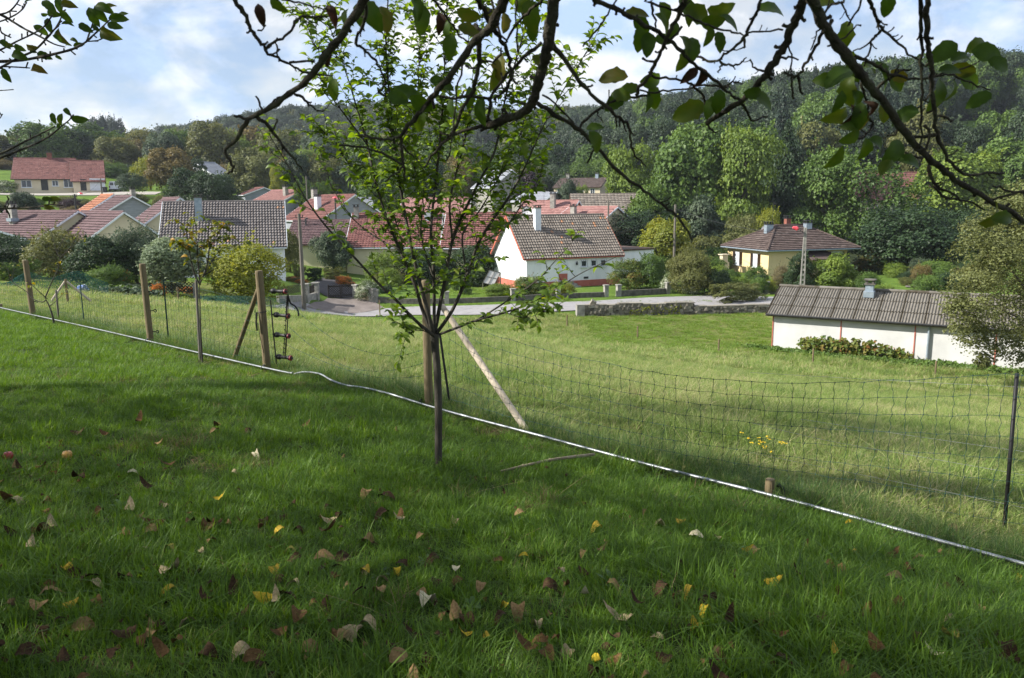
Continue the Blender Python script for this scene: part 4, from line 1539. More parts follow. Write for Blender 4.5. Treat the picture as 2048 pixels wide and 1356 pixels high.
def stone_mesh(seed):
    rg = random.Random(seed)
    vv = []
    for z in (0, 1):
        for (x, y) in ((-.5, -.5), (0, -.62), (.5, -.5), (.5, .5), (-.5, .5)):
            vv.append((x + rg.uniform(-.1, .1), y + rg.uniform(-.1, .1), z - .5 + rg.uniform(-.13, .13)))
    m = MB()
    m.add(vv, [(4, 3, 2, 1, 0), (5, 6, 7, 8, 9)] + [(i, (i + 1) % 5, 5 + (i + 1) % 5, 5 + i) for i in range(5)], rg.random())
    return m.mesh('stone', stone_mat)


stones = [stone_mesh(k) for k in range(14)]
rg = random.Random(5)
cnt = 0
for r in range(4):
    x = rg.uniform(-.1, 0)
    while x < Lw:
        wd = rg.uniform(.2, .52)
        hh = wall_h(x + wd / 2)
        so = place('stone', stones[rg.randrange(14)], sw)
        hr_ = hh / 4
        so.scale = (wd * 1.03, .3, hr_ * rg.uniform(.92, 1.1))
        so.location = (x + wd / 2, .1 + rg.uniform(-.04, .03), wall_z(x + wd / 2) + hr_ * (r + .5))
        so.rotation_euler = (rg.uniform(-.05, .05), rg.uniform(-.07, .07), rg.uniform(-.08, .08))
        x += wd
        cnt += 1
x = 0
cb = MB()
while x < Lw:
    wd = rg.uniform(.5, 1.0)
    cb.box(x + .01, x + wd - .01, -.07, .52, wall_z(x) + wall_h(x + wd / 2) + .0, wall_z(x) + wall_h(x + wd / 2) + rg.uniform(.05, .09), rg.uniform(.5, 1))
    x += wd
tag(cb.build('coping', stone_mat, sw), kind='stuff')
MB().box(-.45, .1, -.12, .56, -.3, .84).build('end_block', concrete, sw)
q = Matrix.Translation((a.x, a.y, g1(a.x, a.y))) @ Matrix.Rotation(rz, 4, 'Z') @ Vector((.75, .2, .88))
so = bpy.data.objects.new('boulder', stones[3])
link(so)
so.location = q
so.scale = (.4, .35, .4)
so.rotation_euler = (.3, .5, .2)
tag(so, 'small brown stone standing on top of the dry stone wall', 'stone')
ivy_mass('ivy', 'sparse yellow-green ivy on the face of the dry stone wall', [tuple((Matrix.Translation((a.x, a.y, 0)) @ Matrix.Rotation(rz, 4, 'Z') @ Vector((x, -.08, 0)))[:2]) for x in (3.4, 4.6, 6.2, 7.2)], [.3, .8, .6, .75], .07, 260, .11, F_YELL, 'ivy', 8)


# poles
def pole(name, label, px, pyt, pyb, Y, r0, r1, mat, lamp=False, cat='utility pole', insul=True, lampdir=-1):
    t = P(px, pyt, Y)
    z = g1(t.x, t.y)
    root = empty(name, (t.x, t.y, z), 0, label, cat)
    h = t.z - z
    m = MB()
    m.tube([(0, 0, -.3), (0, 0, h)], [r0, r1], 10)
    m.build('shaft', mat, root)
    if insul:
        c = MB()
        c.box(-.28, .28, -.03, .03, h - .32, h - .25)
        for sx in (-.24, .24):
            c.tube([(sx, 0, h - .25), (sx, 0, h - .1)], [.03, .045], 6)
        c.build('crossarm', steel_dark, root)
    if lamp:
        c = MB()
        c.tube([(0, 0, h - .12), (lampdir * .4, -.1, h - .0), (lampdir * .75, -.2, h + .05)], .025, 5)
        arm = c.build('lamp_arm', steel_dark, root)
        s = MB()
        n = 8
        vv, ff = [], []
        for k, (rr, zz) in enumerate(((.05, .13), (.17, .06), (.24, -.06), (.22, -.08))):
            for i in range(n):
                an = 2 * math.pi * i / n
                vv.append((lampdir * .85 + math.cos(an) * rr * 1.5, -.22 + math.sin(an) * rr, h + .05 + zz))
        for k in range(3):
            for i in range(n):
                ff.append((k * n + i, k * n + (i + 1) % n, (k + 1) * n + (i + 1) % n, (k + 1) * n + i))
        ff += [tuple(range(n))[::-1], tuple(range(3 * n, 4 * n))]
        s.add(vv, ff)
        s.build('lamp_shade', red_lamp, arm)
    return root


pole('utility_pole', 'weathered wooden utility pole beside the driveway gate', 598, 427, 617, 58.5, .17, .11, wood_grey)
pole('utility_pole', 'slim wooden pole between the annex and the shrubs of the yellow house', 1351, 409, 560, 86, .15, .12, wood_grey)
pole('street_lamp', 'dark pole with red lamp shade in front of the far bungalow', 149, 388, 430, 100, .14, .1, steel_dark, True, 'street lamp', True, 1)
pole('street_lamp', 'slim dark pole with red lamp head in front of the grey clad gable', 670, 396, 470, 103, .12, .09, steel_dark, True, 'street lamp', False, .05)
pole('utility_pole', 'grey pole in front of the garage door of the far bungalow', 201, 357, 400, 128, .14, .1, wood_grey, insul=False)
pole('utility_pole', 'dark post rising at the left end of the pinkish roof', 1019, 386, 430, 99, .11, .1, steel_dark, insul=False)
pole('utility_pole', 'dark post right of the ridge of the red-verged house', 1217, 400, 440, 96, .12, .1, wood_grey)
pole('utility_pole', 'pale pole above the tall clipped hedge', 612, 352, 392, 125, .12, .09, wood_grey)
# concrete ladder pole
t = P(1611, 455, 60.5)
z = g1(t.x, t.y)
cp = empty('concrete_pole', (t.x, t.y, z), R(-12), 'grey concrete ladder pole carrying a red lamp before the yellow house', 'utility pole')
h = t.z - z
mb = MB()
for sx in (-1, 1):
    w0, w1 = .22, .1
    vv = [(sx * w0, -.09, -.3), (sx * w0, .09, -.3), (sx * (w0 - .1), .09, -.3), (sx * (w0 - .1), -.09, -.3), (sx * w1, -.07, h), (sx * w1, .07, h), (sx * (w1 - .075), .07, h), (sx * (w1 - .075), -.07, h)]
    ff = [(0, 1, 2, 3), (4, 7, 6, 5), (0, 4, 5, 1), (1, 5, 6, 2), (2, 6, 7, 3), (3, 7, 4, 0)]
    mb.add(vv, ff if sx > 0 else [f[::-1] for f in ff])
k = 15
for i in range(k):
    zz = .1 + (h - .3) * i / k
    ww = .22 - .12 * zz / h - .04
    mb.box(-ww, ww, -.06, .06, zz, zz + (.16 if i < 11 else .42))
mb.build('shaft', concrete, cp)
c = MB()
c.tube([(-.1, 0, h - .45), (-.4, -.1, h - .2), (-.62, -.2, h - .12)], .025, 5)
arm = c.build('lamp_arm', steel_dark, cp)
s = MB()
s.tube([(-.5, -.2, h - .04), (-.66, -.24, h - .08), (-.95, -.28, h + .03)], [.06, .17, .1], 8)
s.build('lamp_shade', red_lamp, arm)


def cable(label, a, b, sag, r=.015):
    a, b = Vector(a), Vector(b)
    pts = [a + (b - a) * t - Vector((0, 0, sag * 4 * t * (1 - t))) for t in np.linspace(0, 1, 15)]
    m = MB()
    m.tube(pts, r, 4)
    return tag(m.build('overhead_cable', cable_mat), label, 'cable')


cable('thin overhead cable from the wooden utility pole to the left across the village roofs', P(598, 434, 58.5), P(-60, 478, 60), .3)
cable('upper overhead cable crossing the white front of the red-verged house', P(598, 434, 58.5), P(1351, 417, 86), 2.0)
cable('lower overhead cable crossing the white front of the red-verged house', P(598, 440, 58.5), P(1351, 424, 86), 3.0)
cable('thin overhead cable between the slim wooden pole and the concrete pole', P(1351, 417, 86), P(1609, 470, 60.5), .5)
cable('thin overhead cable from the far bungalow pole to the red lamp pole', P(201, 360, 128), P(149, 391, 100), .6)

# tilted glazed frame left of the red-verged house
q = P(985, 572, 74)
root = empty('cold_frame', (q.x, q.y, g1(q.x, q.y)), R(20), 'tilted pale glazed panel on legs in front of the white gable', 'cold frame')
z0, z1 = P(980, 568, 74).z - g1(q.x, q.y), P(985, 541, 74).z - g1(q.x, q.y)
mb = MB()
pa = [Vector((-.95, 0, z0 + .15)), Vector((.05, -.25, z0 - .1)), Vector((.9, .3, z1 - .25)), Vector((-.1, .5, z1))]
nrm = (pa[1] - pa[0]).cross(pa[3] - pa[0]).normalized()
slab(mb, pa, nrm, .05)
mb.build('panel', mat_basic('dusty glazing', [(.42, .4, .37), (.6, .57, .54)], 3, .4), root)
fr = MB()
for i in range(4):
    fr.bar(pa[i] + nrm * .02, pa[(i + 1) % 4] + nrm * .02, .035)
fr.bar((pa[0] + pa[1]) / 2 + nrm * .02, (pa[2] + pa[3]) / 2 + nrm * .02, .025)
fr.bar((pa[0] + pa[3]) / 2 + nrm * .02, (pa[1] + pa[2]) / 2 + nrm * .02, .025)
fr.build('frame', wood_grey, root)
for p_ in (pa[2], pa[3], pa[0], pa[1]):
    MB().bar((p_.x, p_.y, p_.z - .05), (p_.x, p_.y, -.3), .05).build('leg', wood_grey, root)


# ------------------------------------------------------------------ trees and shrubs of the village
# right: big trees behind the road
tree('tree', 'broad green deciduous tree behind the slim wooden pole', 1378, 255, 470, 165, 120, 'round', F_GREEN, bare=.05)
tree('tree', 'tall pale green tree left behind the yellow house', 1484, 258, 475, 135, 114, 'tall', F_LIGHT, bare=.05)
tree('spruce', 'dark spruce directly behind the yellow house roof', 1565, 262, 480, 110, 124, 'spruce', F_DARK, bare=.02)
tree('tree', 'loose yellow-green tree above the brown barn roof', 1262, 295, 440, 105, 132, 'tall', F_LIGHT, bare=.08)
tree('tree', 'grey-green poplar right behind the yellow house', 1652, 300, 480, 130, 112, 'tall', F_GREEN, bare=.05)
tree('tree', 'thin-crowned mid green tree above the dark shrubs at the right', 1745, 325, 500, 165, 108, 'thin', F_GREEN, bare=.05)
tree('tree', 'green tree with rounded top far right of the yellow house', 1910, 300, 470, 150, 132, 'round', F_LIGHT, bare=.05)
tree('tree', 'dark green tree at the right edge below the wooded hill', 2012, 280, 470, 130, 140, 'round', F_GREEN, bare=.05)
tree('tree', 'dense blackish green tree right of the yellow house', 1815, 415, 590, 190, 86, 'bush', F_DARK, bare=.02)
tree('tree', 'dark bushy tree at the right behind the garden path', 1915, 420, 585, 130, 92, 'bush', F_DARK, bare=.02)
tree('shrub', 'dark green thicket behind the annex of the red-verged house', 1272, 425, 530, 120, 92, 'bush', F_DARK, 'shrub', bare=.0)
tree('tree', 'yellow-green bushy tree left of the slim wooden pole', 1328, 440, 545, 100, 89, 'round', F_YELL, bare=.05)
tree('tree', 'bright green rounded tree beyond the annex', 1300, 375, 470, 95, 108, 'round', F_GREEN, bare=.05)
tree('tree', 'grey-green rounded tree right of the slim wooden pole', 1398, 395, 510, 90, 96, 'round', F_SLATE, bare=.05)
tree('tree', 'olive tree between the slim pole and the yellow house', 1408, 474, 560, 70, 93, 'round', F_OLIVE, bare=.05)
tree('shrub', 'golden shrub rising left behind the yellow house roof', 1535, 420, 490, 60, 98, 'bush', F_YELL, 'shrub', bare=.05)
tree('shrub', 'brownish yellow shrub touching the left eave of the yellow house', 1487, 432, 500, 75, 99, 'bush', F_TAN, 'shrub', bare=.05)
tree('shrub', 'yellow-green flowering bush at the right front corner of the red-verged house', 1255, 520, 578, 68, 73, 'bush', F_VINE, 'shrub', bare=.0, trunk=False)
tree('shrub', 'dark shrub beside the annex wall', 1302, 508, 578, 60, 75, 'bush', F_GREEN, 'shrub', bare=.0, trunk=False)
tree('shrub', 'spreading green shrub left of the green metal gate', 1385, 498, 590, 92, 73, 'fine', F_OLIVE, 'shrub', bare=.0, trunk=False)
tree('shrub', 'white flowering shrub behind the garden wall pillar', 1338, 545, 585, 34, 70.5, 'bush', F_WHITE, 'shrub', bare=.0, trunk=False)
tree('shrub', 'white flowering shrub at the middle of the green metal gate', 1381, 548, 588, 34, 70.8, 'bush', F_WHITE, 'shrub', bare=.0, trunk=False)
tree('shrub', 'round dark shrub right of the green metal gate', 1432, 540, 590, 50, 73, 'bush', F_DARK, 'shrub', bare=.0, trunk=False)
tree('shrub', 'bright green shrub under the left window of the yellow house', 1460, 540, 575, 36, 79, 'bush', F_GREEN, 'shrub', bare=.0, trunk=False)
tree('shrub', 'green shrub with dark heart under the right window of the yellow house', 1514, 533, 572, 48, 78, 'bush', F_GREEN, 'shrub', bare=.0, trunk=False)
tree('shrub', 'pale buff rounded bush at the corner of the yellow house', 1561, 532, 576, 40, 77, 'fine', F_STRAW, 'shrub', bare=.0, trunk=False)
tree('yew', 'dark cone-shaped evergreen just left of the concrete pole', 1600, 505, 585, 62, 75, 'cone', F_DARK, 'shrub', bare=.0, trunk=False)
tree('shrub', 'big light green rounded bush right of the concrete pole', 1667, 510, 585, 82, 74, 'round', F_LIGHT, 'shrub', bare=.03, seed=2)
tree('shrub', 'small orange-yellow bush in the garden left of the concrete pole', 1541, 560, 588, 22, 73, 'bush', F_YELL, 'shrub', bare=.0, trunk=False)
tree('shrub', 'low fresh green shrub below the yellow house corner', 1483, 555, 585, 42, 74.5, 'bush', F_LIGHT, 'shrub', bare=.0, trunk=False)
tree('shrub', 'low green shrub beside the small orange-yellow bush', 1516, 555, 588, 38, 74, 'bush', F_GREEN, 'shrub', bare=.0, trunk=False)
tree('heather_hedge', 'straggling bronze heather hedge along the road right of the green gate', 1476, 566, 604, 125, 68.3, 'hedge', F_TAN, 'hedge', bare=.0, trunk=False, depth=.35)
tree('shrub', 'rounded bright shrub above the chimney of the shed', 1735, 545, 590, 46, 74, 'bush', F_GREEN, 'shrub', bare=.0, trunk=False)
tree('shrub', 'low leafy shrub right of the shed chimney', 1768, 570, 600, 50, 66, 'bush', F_LIGHT, 'shrub', bare=.0, trunk=False)
tree('shrub', 'clipped light shrub beside the garden path', 1815, 555, 600, 36, 74, 'bush', F_OLIVE, 'shrub', bare=.0, trunk=False)
tree('shrub', 'green shrub behind the shed ridge left of the khaki tree', 1850, 550, 600, 60, 73, 'bush', F_GREEN, 'shrub', bare=.0, trunk=False)
tree('shrub', 'dark green shrub behind the khaki tree', 1900, 545, 610, 60, 70, 'bush', F_DARK, 'shrub', bare=.0, trunk=False)
tree('hedge', 'short clipped green hedge beyond the garden path', 1765, 537, 560, 60, 92, 'hedge', F_LIGHT, 'hedge', bare=.0, trunk=False, depth=.4)
q = P(2110, 760, 33.5)
khaki = empty('tree', (q.x, q.y, g1(q.x, q.y)), 0, 'khaki-leaved tree overhanging the right end of the shed', 'tree')
rgk = np.random.default_rng(8)
kV, kF, kT, n0 = [], [], [], 0
for (px, py, rpx, dy) in ((2020, 480, 75, 0), (1975, 520, 62, -.6), (1945, 590, 58, -.8), (2005, 570, 80, .4), (1930, 640, 42, -.4), (1985, 650, 66, 0), (1975, 700, 34, -.2), (1950, 668, 36, .3), (2060, 430, 90, .5), (2090, 540, 110, .8), (2070, 640, 90, .2), (2140, 460, 120, 0), (2150, 600, 120, .6), (2045, 700, 40, 0), (2010, 430, 55, .6), (1960, 470, 40, .2), (1915, 610, 26, -.5), (1965, 722, 18, -.2), (1950, 545, 45, .8)):
    c = P(px, py, 33.5 + dy * 1.6) - khaki.location
    rr = rpx / FOC * 33.5
    V, F, T = crown('round', int(1500 * (rpx / 60) ** 1.6) + 200, .085 / rr, 300 + px, 16)
    kV.append(V * np.array([rr, rr, rr * .8]) + np.array(c))
    kF.append(F + n0)
    kT.append(T)
    n0 += len(V)
place('crown', np_mesh('crown', np.concatenate(kV), np.concatenate(kF), np.concatenate(kT), F_TAN), khaki)
m = MB()
m.tube(smooth_path([(0, 0, -.3), (.1, 0, 1.5), (-.2, .1, 3.2), (-.3, .1, 5.4)], 4), [.24, .22, .2, .19, .18, .17, .16, .14, .12, .1, .08, .06, .05], 10)
m.build('trunk', bark_far, khaki, True)
for (px, py) in ((1950, 600), (1985, 690), (1990, 500), (2040, 440)):
    e = P(px, py, 33.5) - khaki.location
    m = MB()
    m.tube(smooth_path([Vector((-.1, .05, 2.2)), e * .5 + Vector((0, 0, 1.2)), e], 4), [.08, .07, .06, .05, .045, .04, .03, .02, .012], 7)
    m.build('limb', bark_far, khaki, True)

# centre, behind the young tree
tree('shrub', 'dark hedge-like shrub left of the white gable', 950, 490, 572, 110, 84, 'bush', F_DARK, 'shrub', bare=.0, trunk=False)
tree('shrub', 'dark shrub behind the crown of the young tree', 850, 500, 568, 110, 82, 'bush', F_DARK, 'shrub', bare=.0, trunk=False)
tree('shrub', 'pale green shrub behind the left side of the young tree', 765, 505, 565, 70, 80, 'bush', F_LIGHT, 'shrub', bare=.0, trunk=False)
tree('tree', 'rounded green tree before the beige wall of the long red-roofed house', 668, 464, 545, 75, 79, 'round', F_SLATE, bare=.12)
tree('shrub', 'tall yellowish shrub at the right wall of the white house', 581, 462, 545, 44, 76, 'bush', F_OLIVE, 'shrub', bare=.0)
tree('hedge', 'clipped brown-green hedge behind the dark drive, left part', 600, 534, 560, 52, 80, 'hedge', F_OLIVE, 'hedge', bare=.0, trunk=False, depth=.3)
tree('hedge', 'clipped dark green hedge behind the dark drive, middle part', 628, 536, 562, 34, 80, 'hedge', F_DARK, 'hedge', bare=.0, trunk=False, depth=.4)
tree('hedge', 'clipped brown-green hedge behind the dark drive, right part', 668, 536, 560, 60, 81, 'hedge', F_OLIVE, 'hedge', bare=.0, trunk=False, depth=.3)
tree('shrub', 'cream flowering shrub behind the white rendered wall', 735, 560, 600, 48, 70, 'bush', F_WHITE, 'shrub', bare=.0, trunk=False)
tree('flowers', 'orange flowers at the left edge of the dark drive near the house corner', 585, 553, 585, 34, 68, 'bush', F_FLOWER, 'flowers', bare=.0, trunk=False, fix=True)
tree('flowers', 'orange flowers behind the stone pillar left of the gate', 605, 568, 592, 24, 67.5, 'bush', F_FLOWER, 'flowers', bare=.0, trunk=False, fix=True)
tree('flowers', 'rust orange flowers at the right edge of the dark drive', 690, 552, 586, 34, 72, 'bush', F_FLOWER, 'flowers', bare=.0, trunk=False, fix=True)
tree('flowers', 'orange flowers above the right end of the driveway gate', 705, 564, 590, 16, 70, 'bush', F_FLOWER, 'flowers', bare=.0, trunk=False, fix=True)
tree('shrub', 'vine-like bush with yellowing leaves at the foot of the red plinth', 1062, 553, 590, 66, 71, 'bush', F_VINE, 'shrub', bare=.0, trunk=False)
tree('shrub', 'low yellow-green bush along the garden wall before the white front', 1118, 566, 592, 60, 69, 'bush', F_YELL, 'shrub', bare=.0, trunk=False)
tree('shrub', 'low green plants before the tilted glazed panel', 1000, 568, 592, 60, 69.5, 'bush', F_LIGHT, 'shrub', bare=.0, trunk=False)

# left: gardens in front of the plum roofs
tree('shrub', 'dark shrub behind the left end of the pipe', 25, 472, 572, 120, 60, 'bush', F_DARK, 'shrub', bare=.0)
tree('shrub', 'dark olive shrub left of the leaning wooden post', 120, 462, 570, 120, 58, 'bush', F_OLIVE, 'shrub', bare=.0, seed=1)
tree('shrub', 'wide dark green shrub below the yellow gable window', 205, 474, 568, 130, 57, 'bush', F_DARK, 'shrub', bare=.0, seed=2)
tree('willow_shrub', 'blue-grey leaved shrub at the left corner of the white house', 276, 456, 570, 105, 57, 'fine', F_SLATE, 'shrub', bare=.0)
tree('apple_tree', 'silver-green small tree with visible trunk in front of the white house', 345, 478, 590, 118, 48, 'round', F_SILV, bare=.2, seed=1)
tree('shrub', 'large round yellow-green bush in front of the white house', 488, 488, 608, 154, 49.5, 'fine', F_LIME, 'shrub', bare=.0, trunk=False, seed=0)
tree('fern_shrub', 'feathery light green shrub at the end of the vegetable beds', 222, 532, 582, 84, 43, 'fine', F_GREEN, 'shrub', bare=.0, trunk=False, seed=2)
tree('hedge', 'low clipped bright green hedge behind the leftmost wooden post', 40, 522, 552, 110, 50, 'hedge', F_GREEN, 'hedge', bare=.0, trunk=False, depth=.3)
tree('flowers', 'bright orange flowers left of the silver-green tree trunk', 318, 568, 595, 30, 45, 'bush', F_FLOWER, 'flowers', bare=.0, trunk=False)
tree('flowers', 'small orange flowers beyond the vegetable beds', 253, 545, 565, 16, 47, 'bush', F_FLOWER, 'flowers', bare=.0, trunk=False)
tree('flowers', 'low orange flower row right of the silver-green tree trunk', 372, 573, 588, 40, 47.5, 'hedge', F_FLOWER, 'flowers', bare=.0, trunk=False, depth=.3)
for k, (px, py, w) in enumerate(((262, 574, 100), (255, 583, 120), (262, 590, 110))):
    a = P(px - w / 2, py, 46 - k * 1.6)
    b = P(px + w / 2, py, 46 - k * 1.6)
    ivy_mass('vegetable_row', ['leafy vegetable row furthest from the meadow in the garden bed', 'middle leafy vegetable row of the garden bed', 'leafy vegetable row nearest to the meadow in the garden bed'][k], [(a.x, a.y), ((a.x + b.x) / 2, a.y), (b.x, b.y)], [.3, .45, .35], .3, 700, .15, [F_SILV, F_GREEN, F_SLATE][k], 'vegetables', 30 + k)
q = P(163, 570, 42)
root = empty('tarpaulin_heap', (q.x, q.y, g1(q.x, q.y)), 0, 'small blue and grey covered heap at the end of the vegetable beds', 'tarpaulin')
mb = MB()
mb.tube([(-.28, 0, .06), (-.1, 0, .2), (.14, 0, .25), (.32, 0, .08)], [.1, .2, .2, .1], 8)
mb.build('cover', mat_basic('blue grey tarpaulin', [(.1, .17, .4), (.36, .38, .42)], 2, .6, pos=[.46, .54]), root)

# the slope at the far left
tree('tree', 'round umbrella-crowned small tree right of the white van', 266, 347, 391, 54, 138, 'umbrella', F_SLATE, bare=.28)
tree('willow', 'pale weeping willow left of the bronze tree', 302, 316, 386, 72, 160, 'willow', F_YELL, bare=.0)
tree('tree', 'bronze-green tree right of the weeping willow', 348, 298, 392, 84, 158, 'round', F_BROWN, bare=.06)
tree('tree', 'dark green bushy tree above the left end of the grey-brown roof', 372, 338, 404, 82, 128, 'cone', F_DARK, bare=.03)
tree('tree', 'dark green bushy tree above the middle of the grey-brown roof', 428, 346, 404, 90, 126, 'bush', F_DARK, bare=.03)
tree('shrub', 'pale flowering bush at the left end of the bungalow', 13, 361, 388, 46, 144, 'bush', F_WHITE, 'shrub', bare=.0, trunk=False)
tree('tree', 'grey-green garden tree before the bungalow drive', 47, 385, 424, 46, 112, 'round', F_SLATE, bare=.1)
tree('shrub', 'dark purple bush around the red lamp pole', 146, 398, 430, 42, 104, 'bush', F_PURP, 'shrub', bare=.0)
tree('tree', 'green tree behind the grey clad gable of the lilac roof', 345, 372, 402, 46, 132, 'round', F_GREEN, bare=.05)
tree('hedge', 'tall round-topped clipped hedge behind the red roofs', 628, 360, 408, 135, 132, 'hedge', F_GREEN, 'hedge', bare=.0, trunk=False, depth=.25)
tree('tree', 'dark purple-leaved tree left of the distant farmhouse', 1055, 342, 392, 54, 165, 'round', F_PURP, bare=.05)
tree('tree', 'green tree in front of the distant farmhouse', 1136, 363, 412, 44, 150, 'round', F_SLATE, bare=.1)
tree('tree', 'small light tree right of the tree before the distant farmhouse', 1164, 372, 412, 30, 152, 'tall', F_LIGHT, bare=.1)
tree('tree', 'copper-leaved poplar glimpsed through the young tree', 905, 340, 400, 50, 150, 'tall', F_OLIVE, bare=.05)
tree('tree', 'green tree behind the white house with arched roofline', 760, 350, 410, 80, 148, 'round', F_GREEN, bare=.05)
tree('tree', 'dark tree between the pale house and the purple-leaved tree', 1010, 345, 395, 50, 170, 'round', F_DARK, bare=.05)
tree('tree', 'slim yellowish young tree left of the tall clipped hedge', 556, 332, 390, 26, 160, 'tall', F_YELL, bare=.02)
tree('tree', 'khaki round tree right of the pale house above the grey-brown roof', 512, 300, 390, 92, 172, 'round', F_TAN, bare=.03)
tree('tree', 'dark tree directly behind the tall clipped hedge, left side', 592, 308, 392, 70, 168, 'round', F_DARK, bare=.03)
tree('tree', 'olive tree directly behind the tall clipped hedge, right side', 650, 312, 392, 84, 170, 'round', F_OLIVE, bare=.03)
tree('tree', 'dark conical tree left of the pale house above the grey-brown roof', 400, 318, 392, 50, 165, 'cone', F_DARK, bare=.03)
tree('tree', 'dark rounded tree in front of the pale house above the grey-brown roof', 445, 352, 396, 56, 150, 'bush', F_DARK, bare=.03)
tree('tree', 'grey-green tree behind the white arched house, right side', 715, 316, 392, 80, 170, 'round', F_SLATE, bare=.03)
tree('tree', 'green tree above the middle red roofs, glimpsed through the young tree', 800, 322, 392, 90, 165, 'round', F_GREEN, bare=.03)
tree('tree', 'dark tree above the right red roofs, glimpsed through the young tree', 862, 320, 392, 80, 168, 'round', F_DARK, bare=.03)
for i in range(60):
    px = random.uniform(-60, 480)
    m_ = random.choice([F_DARK, F_OLIVE, F_GREEN, F_SLATE, F_BROWN])
    yb = random.uniform(404, 452)
    if px < 230 and yb < 412:
        continue
    Y = hit(px, yb).y
    if Y > 96 and Y < 135:
        tree('shrub', 'garden shrub on the grassy slope below the far bungalow', px, yb - random.uniform(14, 26), yb, random.uniform(24, 46), Y, 'bush', m_, 'shrub', 'garden shrubs on the slope below the bungalow', bare=0, trunk=False, seed=i % 3)
for i in range(110):
    px, Y = random.uniform(1250, 1990), random.uniform(70, 96)
    b_ = P(px, 600, Y)
    if 1430 < px < 1640 and Y > 71.5 or 1440 < px < 1720 and Y > 77 or 1745 < px < 1790 and Y < 80 or px < 1330 and Y < 84:
        continue
    if px < 1440 and Y < 71:
        continue
    zz = g1(b_.x, b_.y)
    hgt = random.uniform(.7, 2.0) * (1.3 if Y > 84 else 1)
    ytop = 678 - 0
    root = empty('shrub', (b_.x, b_.y, zz), random.uniform(0, 6), 'leafy garden shrub in the shrubbery around the yellow house', 'shrub', 'shrubbery around the yellow house')
    n, lf = PROTO['bush']
    mm = random.choice([F_DARK, F_GREEN, F_OLIVE, F_LIGHT, F_GREEN, F_SLATE, F_BROWN])
    root['label'] = mm.name.replace('foliage ', '') + ' garden shrub ' + ('left of the yellow house' if px < 1440 else 'in front of the yellow house' if px < 1720 else 'along the garden path' if px < 1830 else 'behind the khaki tree') + (', close to the road' if Y < 79 else ', at the back of the garden')
    c = place('crown', crown_mesh('bush', n, lf, i % 3), root, mm)
    w_ = hgt * random.uniform(.5, .95)
    c.scale = (w_, w_, hgt * .55)
    c.location = (0, 0, hgt * .48)
for i in range(26):
    px, Y = random.uniform(760, 1010), random.uniform(68, 84)
    b_ = P(px, 600, Y)
    if Y < 78 and px > 800 and random.random() < .75:
        continue
    zz = g1(b_.x, b_.y)
    hgt = random.uniform(.6, 1.8)
    root = empty('shrub', (b_.x, b_.y, zz), random.uniform(0, 6), 'garden shrub on the lawn behind the crown of the young tree', 'shrub', 'garden shrubs before the long red-roofed house')
    n, lf = PROTO['bush']
    c = place('crown', crown_mesh('bush', n, lf, i % 3), root, random.choice([F_DARK, F_GREEN, F_OLIVE, F_LIGHT]))
    w_ = hgt * random.uniform(.6, 1.0)
    c.scale = (w_, w_, hgt * .55)
    c.location = (0, 0, hgt * .48)
# treeline on the crest behind the bungalow, left to right
LINE = [(-30, 268, 95, F_OLIVE, 'round'), (22, 275, 80, F_OLIVE, 'tall'), (62, 264, 80, F_BROWN, 'round'), (100, 247, 95, F_GREEN, 'round'), (150, 262, 90, F_DARK, 'round'), (192, 250, 105, F_GREEN, 'round'), (236, 276, 70, F_OLIVE, 'round'),
        (262, 282, 85, F_BROWN, 'round'), (292, 262, 70, F_OLIVE, 'tall'), (330, 268, 70, F_SLATE, 'round'), (362, 262, 76, F_GREEN, 'round'), (404, 268, 72, F_LIGHT, 'round'), (428, 248, 86, F_OLIVE, 'round'), (470, 262, 70, F_LIGHT, 'tall'),
        (502, 256, 90, F_BROWN, 'round'), (520, 300, 80, F_TAN, 'round'), (556, 262, 84, F_OLIVE, 'round'), (590, 268, 76, F_TAN, 'tall'), (612, 300, 70, F_LIGHT, 'tall'), (640, 272, 90, F_SLATE, 'round'), (690, 268, 86, F_OLIVE, 'round'), (735, 275, 80, F_GREEN, 'round'),
        (785, 270, 96, F_OLIVE, 'round'), (835, 280, 84, F_OLIVE, 'round'), (885, 276, 90, F_GREEN, 'round'), (935, 284, 84, F_SLATE, 'tall'), (985, 290, 90, F_DARK, 'round'), (1030, 296, 80, F_SLATE, 'tall'), (1085, 290, 84, F_DARK, 'tall'), (1140, 300, 90, F_DARK, 'round'), (1200, 292, 90, F_GREEN, 'round'), (1195, 330, 60, F_LIGHT, 'round')]
KIND = {F_DARK.name: 'dark', F_OLIVE.name: 'olive', F_BROWN.name: 'bronze', F_GREEN.name: 'mid green', F_LIGHT.name: 'light green', F_TAN.name: 'khaki', F_SLATE.name: 'grey-green'}
seen = {}
for i, (px, yt, w, m_, k) in enumerate(LINE):
    c = KIND[m_.name]
    zone = 'behind the far bungalow' if px < 230 else 'above the large grey-brown roof' if px < 570 else 'behind the crown of the young tree' if px < 1000 else 'at the wood edge above the distant farmhouse'
    key = (c, zone)
    seen[key] = seen.get(key, 0) + 1
    nth = ['', 'second ', 'third ', 'fourth ', 'fifth '][seen[key] - 1]
    tree('tree', '%s%s %s tree in the treeline %s' % (nth, c, 'slender' if k == 'tall' else 'round-crowned', zone), px, yt, 372 if px < 1000 else 385, w * 1.12, 205 + (i % 3) * 9 + max(0, px - 700) * .03, k, m_, group='trees in the treeline across the valley', bare=.02, seed=i % 3)
